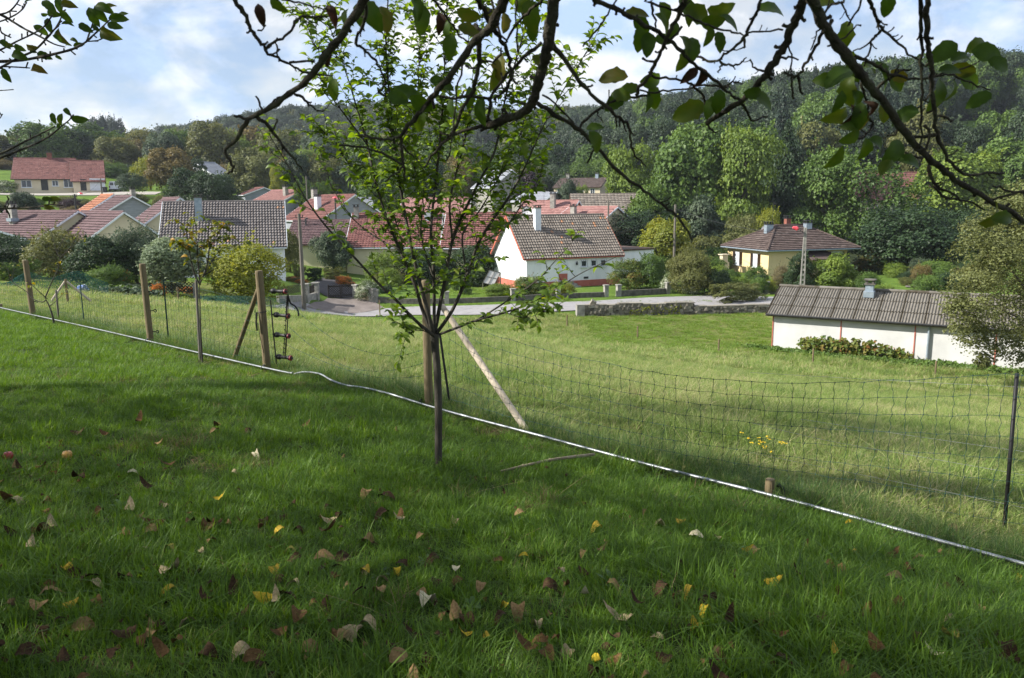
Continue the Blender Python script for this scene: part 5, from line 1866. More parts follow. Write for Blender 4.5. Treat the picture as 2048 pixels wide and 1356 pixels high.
# understorey along the treeline
for i in range(34):
    px = -40 + i * 38 + random.uniform(-10, 10)
    m_ = random.choice([F_DARK, F_OLIVE, F_GREEN, F_BROWN, F_SLATE])
    tree('shrub', 'undergrowth shrub at the foot of the treeline across the valley', px, 322 + random.uniform(-8, 12), 378, 66, 196 + random.uniform(-4, 6), 'bush', m_, 'shrub', 'undergrowth along the treeline', bare=0, trunk=False, seed=i % 3)
for i, (px, yt) in enumerate(((176, 250), (190, 243), (205, 238), (222, 236), (238, 240), (160, 258))):
    tree('conifer', 'distant bluish conifer in the clump on the skyline above the bungalow', px, yt, 320, 34, 395, 'round', F_BLUE, 'tree', 'conifer clump on the skyline', bare=.02, seed=i % 2, z=g1(*P(px, 300, 395)[:2]))

# ------------------------------------------------------------------ the wooded hills
rg = random.Random(99)
hill_spots = []


def wooded(x, y):
    if math.hypot((x - 135) / 24, (y - 228) / 14) < 1:
        return False
    if y < 168 and 58 < x < 92 or x / y > .5 and 178 < y < 244:
        return False
    if y < 150:
        return x > 62 and y > 96
    if y < 215:
        return x > 52 + (y - 150) * -.25
    return x > 28 - (y - 215) * .12


cell = 8.5
yy = 100.0
while yy < 330:
    xx = -10.0
    while xx < .70 * yy + 15:
        x, y = xx + rg.uniform(-3.2, 3.2), yy + rg.uniform(-3.2, 3.2)
        if wooded(x, y):
            hill_spots.append((x, y))
        xx += cell
    yy += cell
hill_spots.sort(key=lambda s: math.hypot(*s))
F_HILL_SHADE = mat_leaf('foliage wood green with painted cloud shade', [(.013, .028, .012), (.028, .05, .021), (.047, .075, .03)], .2)  # cloud shadow over the hill is darkened into this leaf colour
F_HILL_SHADE2 = mat_leaf('foliage wood grey green with painted cloud shade', [(.019, .036, .018), (.04, .064, .031), (.066, .094, .047)], .2)  # grey-green leaves, likewise darkened for the cloud shadow
HILLMAT = [F_BLUE, F_HILL_SHADE, F_HILL_SHADE, F_HILL_SHADE2, F_GREEN, F_OLIVE]
HKIND = ['spruce', 'round', 'tall', 'round', 'round', 'tall']
HN = ['dark spruce', 'dark round-crowned broadleaf', 'dark slender broadleaf', 'grey-green broadleaf', 'mid green broadleaf', 'olive slender broadleaf']


def hill_tree(x, y, z, i):
    near_edge = y < 190 or (x < 60 and y < 260)
    k = rg.choice([0, 1, 1, 2, 3, 3, 4, 5]) if near_edge else rg.choice([0, 1, 1, 1, 2, 3, 3, 3, 4, 4])
    H = rg.uniform(12, 19) * (1.1 if HKIND[k] == 'spruce' else 1)
    W = H * (.2 if HKIND[k] == 'spruce' else rg.uniform(.30, .40))
    px = 1024 + x / y * FOC
    zone = 'behind the distant farmhouse' if px < 1180 else 'behind the brown barn roof' if px < 1400 else 'above the yellow house' if px < 1700 else 'above the shed' if px < 1900 else 'above the khaki tree'
    lvl = 'at the foot of the wooded hill ' if y < 165 else 'low on the wooded hillside ' if y < 210 else 'halfway up the wooded hillside '
    root = empty('tree', (x, y, z), rg.uniform(0, 6.28), HN[k] + ' ' + lvl + zone, 'tree', 'trees of the hillside wood')
    n, lf = PROTO[HKIND[k]]
    c = place('crown', crown_mesh(HKIND[k], n, lf, i % 3), root, HILLMAT[k])
    c.scale = (W, W, H * .48)
    c.location = (0, 0, H * .52)
    t = place('trunk', trunk_mesh(i % 3), root)
    t.scale = (H * .5, H * .5, H * .9)


NEAR = hill_spots[:250]
zs = gz(np.array([s[0] for s in NEAR]), np.array([s[1] for s in NEAR]))
for i, ((x, y), z) in enumerate(zip(NEAR, zs)):
    hill_tree(x, y, float(z), i)


def scatter(name, pts, rots, scls, idx, protos, kind='stuff'):
    """one object that sets prototype meshes on points (geometry nodes)"""
    c = bpy.data.collections.new(name + '_kinds')
    for i, (pm, mt) in enumerate(protos):
        o = bpy.data.objects.new('%s_kind_%02d' % (name, i), pm)
        c.objects.link(o)
        if mt:
            o.material_slots[0].link = 'OBJECT'
            o.material_slots[0].material = mt
    n = len(pts)
    me = bpy.data.meshes.new(name)
    me.vertices.add(n)
    me.vertices.foreach_set('co', np.asarray(pts, np.float32).ravel())
    for nm, tp, arr, key in (('rot', 'FLOAT_VECTOR', rots, 'vector'), ('scl', 'FLOAT_VECTOR', scls, 'vector'), ('idx', 'INT', idx, 'value')):
        a = me.attributes.new(nm, tp, 'POINT')
        a.data.foreach_set(key, np.asarray(arr, np.int32 if tp == 'INT' else np.float32).ravel())
    o = link(bpy.data.objects.new(name, me))
    ng = bpy.data.node_groups.new(name, 'GeometryNodeTree')
    ng.interface.new_socket('Geometry', in_out='INPUT', socket_type='NodeSocketGeometry')
    ng.interface.new_socket('Geometry', in_out='OUTPUT', socket_type='NodeSocketGeometry')
    N, Lk = ng.nodes, ng.links
    gi, go = N.new('NodeGroupInput'), N.new('NodeGroupOutput')
    ip = N.new('GeometryNodeInstanceOnPoints')
    ci = N.new('GeometryNodeCollectionInfo')
    ci.inputs['Collection'].default_value = c
    ci.inputs['Separate Children'].default_value = True
    ci.inputs['Reset Children'].default_value = True

    def attr(nm, tp):
        q = N.new('GeometryNodeInputNamedAttribute')
        q.data_type = tp
        q.inputs['Name'].default_value = nm
        return q.outputs['Attribute']
    Lk.new(gi.outputs[0], ip.inputs['Points'])
    Lk.new(ci.outputs[0], ip.inputs['Instance'])
    ip.inputs['Pick Instance'].default_value = True
    Lk.new(attr('idx', 'INT'), ip.inputs['Instance Index'])
    Lk.new(attr('rot', 'FLOAT_VECTOR'), ip.inputs['Rotation'])
    Lk.new(attr('scl', 'FLOAT_VECTOR'), ip.inputs['Scale'])
    Lk.new(ip.outputs[0], go.inputs[0])
    md = o.modifiers.new('scatter', 'NODES')
    md.node_group = ng
    return tag(o, kind=kind)


FAR = list(hill_spots[250:])
cell = 9.5
yy = 330.0
while yy < 720:
    lo, hi = -.72 * yy - 10, .72 * yy + 20
    if yy < 440:
        lo = 20 - (yy - 330) * .6
    xx = lo
    while xx < hi:
        x, y = xx + rg.uniform(-4, 4), yy + rg.uniform(-4, 4)
        if y > 440 or x > 0:
            if not (x < -270):
                FAR.append((x, y))
        xx += cell
    yy += cell if yy < 500 else 12
FAR = np.array(FAR)
zf = gz(FAR[:, 0], FAR[:, 1])
nF = len(FAR)
rn_ = np.random.default_rng(4)
H = rn_.uniform(11, 17, nF)
kk = rn_.choice(5, nF, p=[.05, .38, .2, .24, .13])
FP = [(crown_mesh('spruce', *PROTO['spruce'], 1), F_BLUE), (crown_mesh('round', *PROTO['round'], 0), F_HILL_SHADE), (crown_mesh('tall', *PROTO['tall'], 1), F_HILL_SHADE), (crown_mesh('round', *PROTO['round'], 1), F_HILL_SHADE2), (crown_mesh('round', *PROTO['round'], 2), F_OLIVE)]
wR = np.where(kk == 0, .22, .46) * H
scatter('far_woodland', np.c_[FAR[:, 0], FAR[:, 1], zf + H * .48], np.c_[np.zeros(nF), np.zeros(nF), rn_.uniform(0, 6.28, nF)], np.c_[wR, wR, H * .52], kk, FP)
# sunlit scrub between the big trees and the wood on the right
for i in range(26):
    px = 1620 + i * 18 + rg.uniform(-8, 8)
    tree('shrub', 'sunlit scrub tree at the lower edge of the hillside clearing', px, 276 + rg.uniform(-6, 24), 340, rg.uniform(46, 70), 186 + rg.uniform(-14, 12), 'round', rg.choice([F_LIGHT, F_OLIVE, F_YELL, F_TAN, F_GREEN]), 'tree', 'scrub below the hillside clearing', bare=.02, seed=i % 3)


# ------------------------------------------------------------------ posts, pipe, fence nets
def wooden_post(label, px, pyt, pyb, Y, r, mat=wood_post, name='fence_post', group=None, clip=True):
    a = pipe_pt(px, pyb, .12)
    Y = a.y
    a = P(px, pyb, Y)
    z = g1(a.x, a.y)
    root = empty(name, (a.x, a.y, z), random.uniform(0, 6), label, 'post', group)
    t = P(px, pyt, Y)
    h = t.z - z
    lean = Vector((0, 0, h))
    mb = MB()
    mb.tube([(0, 0, -.3), (0, 0, h * .5), (0, 0, h - .02), (0, 0, h)], [r, r * .99, r * .97, r * .86], 16)
    mb.build('shaft', mat, root, False)
    return root, h, Y


root1, h1_, Y1 = wooden_post('leftmost wooden fence post standing against the dark shrubs', 66, 520, 629, 17.5, .062)
root2, h2_, Y2 = wooden_post('wooden fence post with ring insulators in front of the silver-green tree', 301, 527, 677, 12.5, .052)
root3, h3_, Y3 = wooden_post('wooden gate post carrying the black gate handles', 534, 541, 733, 9.7, .05)
root4, h4_, Y4 = wooden_post('wooden post right behind the trunk of the young tree', 858, 560, 818, 7.4, .043)
root5, h5_, Y5 = wooden_post('short wooden stump sticking out of the grass beside the pipe', 1539, 958, 992, 5.1, .034)
root6, h6_, Y6 = wooden_post('low stub of a post at the left picture edge by the pipe', 1, 608, 622, 19, .06)
bpy.context.view_layer.update()


def tilt(root, dx):
    root.rotation_euler.z = 0
    root.rotation_euler.y = dx


tilt(root1, -.025)
tilt(root2, -.02)
tilt(root3, -.02)
# ring insulators on the second post
for zf_ in (.16, .42, .66):
    m = MB()
    n = 12
    m.bar((.05, 0, h2_ * zf_), (.11, -.01, h2_ * zf_), .008, 5)
    ring = [(.135 + .022 * math.cos(2 * math.pi * k / n), -.012, h2_ * zf_ + .022 * math.sin(2 * math.pi * k / n)) for k in range(n + 1)]
    m.tube(ring, .007, 5, caps=False)
    m.build('ring_insulator', black_plastic, root2)
m = MB()
m.bar((.05, 0, h1_ * .28), (.11, 0, h1_ * .28), .008, 5)
m.tube([(.135 + .022 * math.cos(2 * math.pi * k / 12), 0, h1_ * .28 + .022 * math.sin(2 * math.pi * k / 12)) for k in range(13)], .007, 5, caps=False)
m.build('ring_insulator', black_plastic, root1)
# straps and clips holding the pipe
for rt_, h in ((root2, h2_), (root3, h3_), (root4, h4_), (root5, h5_)):
    m = MB()
    m.tube([(.0, -.07, .11), (-.03, -.085, .09), (-.05, -.08, .06), (-.02, -.07, .05)], .016, 6)
    m.build('pipe_clip', black_plastic, rt_)
m = MB()
ring = [(.053 * math.cos(2 * math.pi * k / 14), .053 * math.sin(2 * math.pi * k / 14), h3_ * .60) for k in range(15)]
m.tube(ring, .005, 4, caps=False)
m.tube([(-.06, -.035, h3_ * .6), (-.075, -.05, h3_ * .5), (-.07, -.05, h3_ * .42)], .012, 5)
m.tube([(.0, -.072, h3_ * .2), (-.03, -.07, h3_ * .35), (-.055, -.05, h3_ * .5)], .004, 4)
m.build('cord_loop', black_plastic, root3)


def brace(label, top, bot, Yt, mat, r):
    b = pipe_pt(bot[0], bot[1], .25)
    b = P(bot[0], bot[1], b.y)
    a = P(top[0], top[1], Yt)
    root = empty('brace_pole', tuple(b), 0, label, 'pole')
    d = a - b
    m = MB()
    m.tube([-d * .04, d * .33, d * .66, d], [r * 1.02, r, r, r * .95], 14)
    m.build('shaft', mat, root)
    return root


brace('brown diagonal brace leaning on the gate post from the left', (520, 568), (470, 712), Y3 + .05, wood_post, .031)
brace('pale peeled diagonal brace running down right from the post behind the young tree', (884, 612), (1066, 880), Y4 + .05, wood_pale, .031)
# pipe: two lengths, the second bent
pts = [pipe_pt(*q) for q in PIPE[:5]] + [pipe_pt(585, 745)]
m = MB()
m.tube(smooth_path(pts, 5), .0115, 10)
tag(m.build('metal_pipe', galv, None, True), 'left length of straight grey metal pipe along the lawn edge', 'pipe')
bent = [(588, 748, .25), (610, 744, .25), (640, 748, .2), (662, 760, .12), (690, 770, .05), (730, 776, 0), (780, 788, 0), (858, 812, 0), (960, 840, 0), (1060, 866, 0), (1300, 930, 0), (1540, 990, 0), (1800, 1060, 0), (2048, 1128, 0), (2300, 1198, 0), (2700, 1310, 0)]
m = MB()
m.tube(smooth_path([pipe_pt(a, b, c * .3) for a, b, c in bent], 5), .0115, 10)
tag(m.build('metal_pipe', galv, None, True), 'right length of grey metal pipe with a bent left end along the lawn edge', 'pipe')

# gate handles
for i, (py, px) in enumerate(((582, 551), (629, 557), (669, 558), (713, 562))):
    a = P(px - 9, py, Y3 - .02)
    b = P(px + 19, py + (3 if i else 1), Y3 - .1)
    root = empty('fence_grip', tuple(a), 0, ['top black gate handle with red end at the gate post', 'second black gate handle from the top at the gate post', 'third black gate handle from the top at the gate post', 'lowest black gate handle at the gate post just above the grass'][i], 'gate handle', 'electric fence gate handles')
    d = (b - a)
    L = d.length
    d.normalize()
    m = MB()
    m.tube([-d * .03, d * .0, d * .01, d * .02, d * .055, d * .07, d * .08, d * (L - .045), d * (L - .03), d * (L - .005)],
           [.006, .009, .028, .035, .035, .026, .02, .022, .03, .035], 14)
    m.build('grip', black_plastic, root, True)
    m = MB()
    m.tube([d * (L - .004), d * (L + .012), d * (L + .014)], [.035, .036, .029], 14)
    m.build('end_flange', red_plastic, root)
    m = MB()
    m.tube([d * (L + .01), d * (L + .03)], [.018, .014], 10)
    m.build('end_cap', steel_dark, root)
# hanging cords between the handles
m = MB()
for k, (x0, x1) in enumerate(((574, 566), (577, 569), (576, 571))):
    m.tube(smooth_path([P(x0, 588, Y3 - .12 - .01 * k), P((x0 + x1) / 2 + 2, 640, Y3 - .13 + .02 * k), P(x1, 716, Y3 - .1)], 5), .005, 5)
m.tube([P(574.5, 592, Y3 - .12), P(572, 640, Y3 - .12)], .011, 6)
for py in range(596, 712, 9):
    m.tube([P(572.5 - (py - 588) * .06, py, Y3 - .12), P(576 - (py - 588) * .06, py + 2, Y3 - .12)], .007, 4)
tag(m.build('fence_cord_bundle', black_plastic), 'bundle of black fence cords hanging from the gate handles', 'cord')
m = MB()
m.tube(smooth_path([P(576, 592, Y3 - .12), P(581, 606, Y3 - .05), P(590, 612, Y3), P(596, 622, Y3), P(597, 632, Y3)], 5), .011, 6)
tag(m.build('strap_end', black_plastic), 'curved black strap end dangling right of the cord bundle', 'strap')
m = MB()
m.tube([P(541, 600, Y3 - .06), P(546, 660, Y3 - .06), P(553, 728, Y3 - .06)], .009, 5)
tag(m.build('fence_strap', black_plastic), 'straight black strap running down the right side of the gate post', 'strap')
# black fence rod and dark stick at the post behind the trunk
a, b = P(880, 670, Y4 + .1), P(898, 782, Y4 + .1)
m = MB()
m.bar(a, b - Vector((0, 0, .1)), .012, 8)
tag(m.build('fence_rod', black_plastic), 'thin black fence rod right behind the trunk of the young tree', 'fence rod')
Yb = 4.95
a = P(2034, 747, Yb)
b = P(2008, 1075, Yb)
m = MB()
m.bar(a, b - Vector((0, 0, .15)), .0125, 10)
tag(m.build('fence_rod', black_plastic, None, True), 'black plastic fence rod holding up the net at the right edge', 'fence rod')
for (px, pt, pb, Y, lab) in ((325, 560, 662, 12.9, 'thin dark green fence rod just right of the post with ring insulators'), (158, 566, 633, 15.9, 'thin dark green fence rod right of the bare young tree'), (55, 580, 622, 18.4, 'thin dark green fence rod left of the leftmost wooden post')):
    a, b = P(px + 2, pt, Y), P(px, pb, Y)
    m = MB()
    m.bar(a, (a.x, a.y, g1(a.x, a.y) - .1), .012, 6)
    tag(m.build('fence_rod', net_green), lab, 'fence rod')


def net(label, top, bottom, nv, strands, mat, r=.0018, wav=.012, seed=0, knots=True):
    """top, bottom: matching lists of world points along the fence; vertical cords and strands are parts"""
    rg = random.Random(seed)
    T = smooth_path(top, 12)
    Bm = smooth_path(bottom, 12)
    root = empty('fence_net', tuple(Bm[0]), 0, label, 'fence net')
    o = Bm[0].copy()
    n = len(T) - 1

    def at(u, v):
        f = u * n
        i = min(int(f), n - 1)
        t = f - i
        a = T[i].lerp(T[i + 1], t)
        b = Bm[i].lerp(Bm[i + 1], t)
        return b.lerp(a, v) - o
    cum = [0]
    for i in range(n):
        cum.append(cum[-1] + (T[i + 1] - T[i]).length)

    def u_at(s):
        s *= cum[-1]
        i = int(np.searchsorted(cum, s)) - 1
        i = min(max(i, 0), n - 1)
        return (i + (s - cum[i]) / max(cum[i + 1] - cum[i], 1e-9)) / n
    ph = [rg.uniform(0, 6.28) for _ in range(nv)]
    offs = {}
    kn = MB()
    us = [u_at(i / (nv - 1)) for i in range(nv)]
    dr = (T[-1] - T[0]).normalized()
    for i, u in enumerate(us):
        for k, v in enumerate(strands):
            offs[(i, k)] = at(u, v) + dr * rg.uniform(-wav, wav) * (.3 if k == 0 else 1) + Vector((0, 0, rg.uniform(-.5, .5) * wav))
    for k in range(len(strands)):
        m = MB()
        m.tube([offs[(i, k)] for i in range(nv)], r * (1.35 if k == 0 else 1), 4)
        m.build('strand', mat, root)
    for i in range(nv):
        pts = []
        for k in range(len(strands) - 1):
            a, b = offs[(i, k)], offs[(i, k + 1)]
            pts.append(a)
            sgn = 1 if (i * 7 + k) % 2 else -1
            pts.append(a.lerp(b, .35) + dr * rg.uniform(.2, 1) * wav * sgn)
            pts.append(a.lerp(b, .7) + dr * rg.uniform(.0, .7) * wav * -sgn)
        pts.append(offs[(i, len(strands) - 1)])
        m = MB()
        m.tube(pts, r, 4)
        m.build('vertical_cord', mat, root)
        if knots:
            for k in range(len(strands)):
                c = offs[(i, k)]
                kn.tube([c - Vector((0, 0, r * 3.4)), c, c + Vector((0, 0, r * 3.4))], [r * 1.2, r * 2.9, r * 1.2], 5)
    if knots:
        tag(kn.build('knots', mat, root), kind='stuff')
    return root


def fence_world(px, py, Y):
    return P(px, py, Y)


tp = [(897, 622, 7.35), (950, 655, 7.1), (1010, 677, 6.8), (1100, 702, 6.5), (1200, 725, 6.2), (1300, 743, 5.95), (1400, 756, 5.75), (1500, 763, 5.6), (1600, 765, 5.45), (1700, 764, 5.3), (1800, 760, 5.18), (1900, 755, 5.06), (2032, 749, 4.93), (2200, 775, 4.8), (2420, 800, 4.65)]
topw = [P(*q) for q in tp]
botw = []
for p_ in topw:
    botw.append(Vector((p_.x, p_.y, g1(p_.x, p_.y) + .06)))
net('green square-meshed fence net sagging between the young tree and the black rod', topw, botw, 62, [1, .86, .72, .58, .43, .28, .14, .0], net_green, .0017, .013, 3)
tp = [(538, 622, Y3 + .1), (470, 596, 10.6), (400, 578, 11.4), (325, 563, 12.9), (240, 590, 14.2), (158, 568, 15.9), (110, 588, 17.2), (55, 583, 18.4), (-60, 575, 21)]
topw = [P(*q) for q in tp]
botw = [Vector((p_.x, p_.y, g1(p_.x, p_.y) + .05)) for p_ in topw]
net('fine green fence net on the left between the gate post and the picture edge', topw, botw, 110, [1, .85, .7, .55, .4, .25, .1], net_green, .0016, .012, 5, False)
tp = [(-30, 556, 38), (10, 566, 38), (55, 545, 38), (100, 556, 38.5), (155, 543, 39), (186, 556, 39.5), (215, 566, 40)]
topw = [P(*q) for q in tp]
botw = [Vector((p_.x, p_.y, g1(p_.x, p_.y) + .03)) for p_ in topw]
net('teal garden net draped in peaks along the garden at the left', topw, botw, 90, [1, .9, .8, .7, .6, .5, .4, .3, .2, .1, 0], net_teal, .012, .03, 6, False)
tp = [(400, 592, 46.5), (450, 592, 46), (520, 594, 46), (572, 600, 46.5)]
topw = [P(*q) for q in tp]
botw = [Vector((p_.x, p_.y, g1(p_.x, p_.y) + .03)) for p_ in topw]
net('teal garden net along the foot of the round yellow-green bush', topw, botw, 60, [1, .87, .75, .62, .5, .37, .25, .12, 0], net_teal, .012, .03, 7, False)
# slack strands of the opened net lying between the two gate posts
strs = [[(577, 606), (615, 640), (665, 676), (720, 700), (790, 712), (845, 700)], [(574, 650), (620, 690), (680, 728), (740, 742), (800, 738), (850, 725)], [(574, 690), (640, 720), (700, 742), (770, 756), (846, 752)]]
root = empty('slack_net', tuple(P(577, 640, Y3)), 0, 'slack dark green net strands sagging across the open gateway', 'fence net')
o_ = root.location.copy()
for st in strs:
    m = MB()
    pts = []
    for i, q in enumerate(st):
        f = i / (len(st) - 1)
        pts.append(P(q[0], q[1], Y3 - .1 + (Y4 - Y3 + .6) * f) - o_)
    pts = smooth_path(pts, 5)
    m.tube(pts, .0022, 4)
    for p_ in pts[::2]:
        m.tube([p_ - Vector((0, 0, .007)), p_, p_ + Vector((0, 0, .007))], [.003, .006, .003], 5)
    m.build('strand', net_green, root)
# plain wires of the right-hand fence beyond the rod
wr = [[(2060, 775), (1800, 762), (1500, 745)], [(2060, 905), (1800, 868), (1600, 838)], [(2060, 952), (1850, 915), (1650, 880), (1500, 845)], [(2060, 1018), (1900, 985), (1700, 945), (1500, 905)]]
for k, st in enumerate(wr):
    m = MB()
    m.tube(smooth_path([P(x, y, 4.9 + (2060 - x) * .0016) for x, y in st], 5), .0013, 4)
    tag(m.build('fence_wire', wire_mat), ['uppermost plain steel wire by the black rod', 'second plain steel wire from the top by the black rod', 'third plain steel wire from the top by the black rod', 'lowest plain steel wire by the black rod'][k], 'wire')
# thin stakes of the lower fence in the meadow
for (px, pt, pb, lab) in ((760, 600, 632, 'small wooden stake at the road edge left of the young tree'), (1275, 652, 676, 'small wooden stake in the middle of the meadow'), (1437, 678, 704, 'small wooden stake in the meadow left of the shed'), (1625, 698, 732, 'small wooden stake below the creeper'), (1870, 722, 754, 'small wooden stake below the downpipe of the shed'), (1134, 630, 655, 'pale wooden stake in the meadow right of the young tree'), (357, 574, 603, 'wooden stake before the low lattice fence'), (512, 590, 612, 'wooden stake at the foot of the round yellow-green bush')):
    b = hit(px, pb)
    t = P(px, pt, b.y)
    m = MB()
    rr = .045 if b.y > 25 else .03
    m.tube([(b.x, b.y, b.z - .2), (b.x, b.y, t.z - .02), (b.x, b.y, t.z)], [rr, rr, rr * .7], 8)
    tag(m.build('stake', wood_post), lab, 'stake')
b = hit(136, 606)
root = empty('tripod_post', tuple(b), 0, 'pale wooden corner post with two slanting braces at the far left of the meadow', 'post')
t = P(134, 558, b.y)
hh = t.z - b.z
MB().tube([(0, 0, -.2), (0, 0, hh)], [.045, .042], 9).build('post', wood_post, root)
MB().tube([(-.42, -.4, .0), (-.03, 0, hh * .9)], [.04, .035], 8).build('brace', wood_pale, root)
MB().tube([(.62, .3, .02), (.03, 0, hh * .9)], [.04, .035], 8).build('brace', wood_pale, root)

# stick lying in the grass
a, c, b = hit(1002, 953), hit(1100, 940), hit(1188, 930)
m = MB()
pts = smooth_path([a + Vector((0, 0, .03)), c + Vector((0, 0, .07)), b + Vector((0, 0, .08))], 8)
m.tube(pts, [.008 + .005 * i / (len(pts) - 1) for i in range(len(pts))], 8)
for i in (4, 8, 12):
    m.tube([pts[i] - (pts[i] - pts[i - 1]).normalized() * .006, pts[i] + (pts[i] - pts[i - 1]).normalized() * .006], .0135, 8)
tag(m.build('stick', mat_basic('dry stick bark', [(.16, .125, .085), (.3, .25, .17)], 12, .9), None, True), 'curved bare stick lying in the grass right of the young tree', 'stick')


# ------------------------------------------------------------------ leaf shapes
def leaf_mesh(name, L, W, mat, seed, curl=.15, nx=5, fold=.25, tint=None, petiole=.0, rough_=.0, wobble=.14):
    """a single leaf along +Y, upper side +Z: two halves folded at the midrib"""
    rg = random.Random(seed)
    vv, ff = [], []
    wob = [rg.uniform(.96 - wobble, .96 + wobble) for _ in range(nx + 1)]
    for i in range(nx + 1):
        t = i / nx
        w = W * .5 * math.sin(math.pi * t ** .88) ** .62 * wob[i] if 0 < i < nx else W * .02
        zc = curl * L * (t - .35) ** 2 * -2
        tw = rough_ * rg.uniform(-1, 1) * L
        for s in (-1, -.5, 0, .5, 1):
            vv.append((s * w, t * L, zc + abs(s) * w * fold * (1 + rough_ * 6 * rg.uniform(-.5, 1)) + tw * abs(s)))
    for i in range(nx):
        for k in range(4):
            a = i * 5 + k
            ff.append((a, a + 1, a + 6, a + 5))
    mb = MB()
    mb.add(vv, ff, .5 if tint is None else tint)
    for i in range(len(ff)):
        mb.t[i] = min(max((.5 if tint is None else tint) + rg.uniform(-.08, .08), 0), 1)
    if petiole:
        mb.tube([(0, -petiole, .002), (0, 0, 0)], .0012, 4)
    return mb.mesh(name, mat, True)


def orient(loc, d, n, s=1.0):
    d = Vector(d).normalized()
    n = Vector(n)
    n = (n - d * n.dot(d))
    if n.length < 1e-4:
        n = d.orthogonal()
    n.normalize()
    x = d.cross(n)
    return Matrix(((x.x * s, d.x * s, n.x * s, loc[0]), (x.y * s, d.y * s, n.y * s, loc[1]), (x.z * s, d.z * s, n.z * s, loc[2]), (0, 0, 0, 1)))


# ------------------------------------------------------------------ the young tree in the middle
rg = random.Random(31)
base = hit(878, 934)
YT = base.y
plum = empty('young_tree', tuple(base), 0, 'slim young fruit tree with upright leafy crown in the middle of the picture', 'tree')
o_ = base.copy()


def T3(px, py, dy=0.0):
    return P(px, py, YT + dy) - o_


m = MB()
m.tube(smooth_path([Vector((0, 0, -.1)), T3(877, 915), T3(877, 830), T3(875, 750), T3(871, 700), T3(869, 668)], 4), [.034, .031, .029] + [.0265] * 14 + [.027, .028, .031, .033][:4], 12)
m.build('trunk', bark_plum, plum, True)
LIMBS = [
    ([(868, 672), (830, 640), (790, 598), (755, 565), (700, 505), (650, 450), (610, 395), (575, 330), (548, 285)], -.35, .017),
    ([(866, 668), (845, 620), (830, 570), (800, 500), (775, 440), (750, 360), (735, 290), (715, 220), (690, 140), (662, 60)], .15, .019),
    ([(867, 668), (855, 620), (838, 560), (820, 480), (805, 400), (790, 300), (780, 200), (772, 100), (776, 0), (780, -60)], -.1, .021),
    ([(869, 668), (880, 610), (890, 560), (905, 480), (930, 420), (960, 360), (990, 300), (1010, 200), (1032, 120), (1060, 20), (1070, -40)], .3, .02),
    ([(872, 668), (905, 620), (935, 550), (955, 490), (985, 440), (1020, 390), (1052, 330), (1078, 270), (1115, 200), (1178, 95)], -.15, .018),
    ([(870, 672), (915, 655), (955, 640), (1010, 625), (1060, 606), (1112, 578), (1165, 545), (1232, 514)], -.55, .013),
    ([(955, 640), (1030, 592), (1075, 560), (1112, 520), (1146, 482)], -.45, .009),
    ([(868, 668), (868, 560), (862, 460), (872, 360), (882, 260), (888, 160), (893, 40), (896, -50)], .05, .017),
    ([(838, 560), (812, 530), (800, 470), (770, 400), (700, 330), (655, 270)], .35, .010),
    ([(905, 480), (900, 400), (925, 300), (945, 200), (960, 110), (965, 20)], -.3, .011),
    ([(800, 500), (745, 470), (700, 430), (660, 365), (640, 300)], .3, .009),
    ([(955, 490), (1010, 455), (1050, 400), (1085, 345)], .35, .009),
    ([(869, 672), (840, 660), (815, 668)], -.15, .006),
    ([(735, 290), (690, 230), (655, 180), (640, 120), (630, 40)], -.2, .008),
    ([(790, 300), (830, 230), (838, 130), (842, 30)], .25, .008),
    ([(868, 560), (842, 470), (846, 400), (824, 320), (815, 240)], .4, .009),
    ([(935, 550), (925, 470), (960, 420), (1000, 350), (1040, 270), (1060, 190), (1085, 150)], .45, .010),
    ([(1010, 625), (1050, 635), (1085, 625)], -.5, .005),
]
tw_spots = []
for li, (pts_, dep, r0) in enumerate(LIMBS):
    n = len(pts_)
    P3 = [T3(x, y, dep * (i / (n - 1)) ** .7 + rg.uniform(-.03, .03)) for i, (x, y) in enumerate(pts_)]
    path = smooth_path(P3, 4)
    k = len(path)
    m = MB()
    m.tube(path, [r0 * .72 * (1 - .82 * i / (k - 1)) for i in range(k)], 8)
    m.build('limb', bark_plum, plum, True)
    d_acc = 0
    for i in range(1, k):
        seg = path[i] - path[i - 1]
        d_acc += seg.length
        if d_acc > .075 and i > k * .14:
            d_acc = 0
            tw_spots.append((path[i], seg.normalized(), i / k, li))
    tw_spots.append((path[-1], (path[-1] - path[-2]).normalized(), 1.0, li))
pl_meshes = [leaf_mesh('leaf', .066, .039, plum_leaf, k, .35, 4, .35, tint=[.25, .45, .55, .4, .65, .5, .8, .35][k]) for k in range(8)]
twm = MB()
LEAVES = []
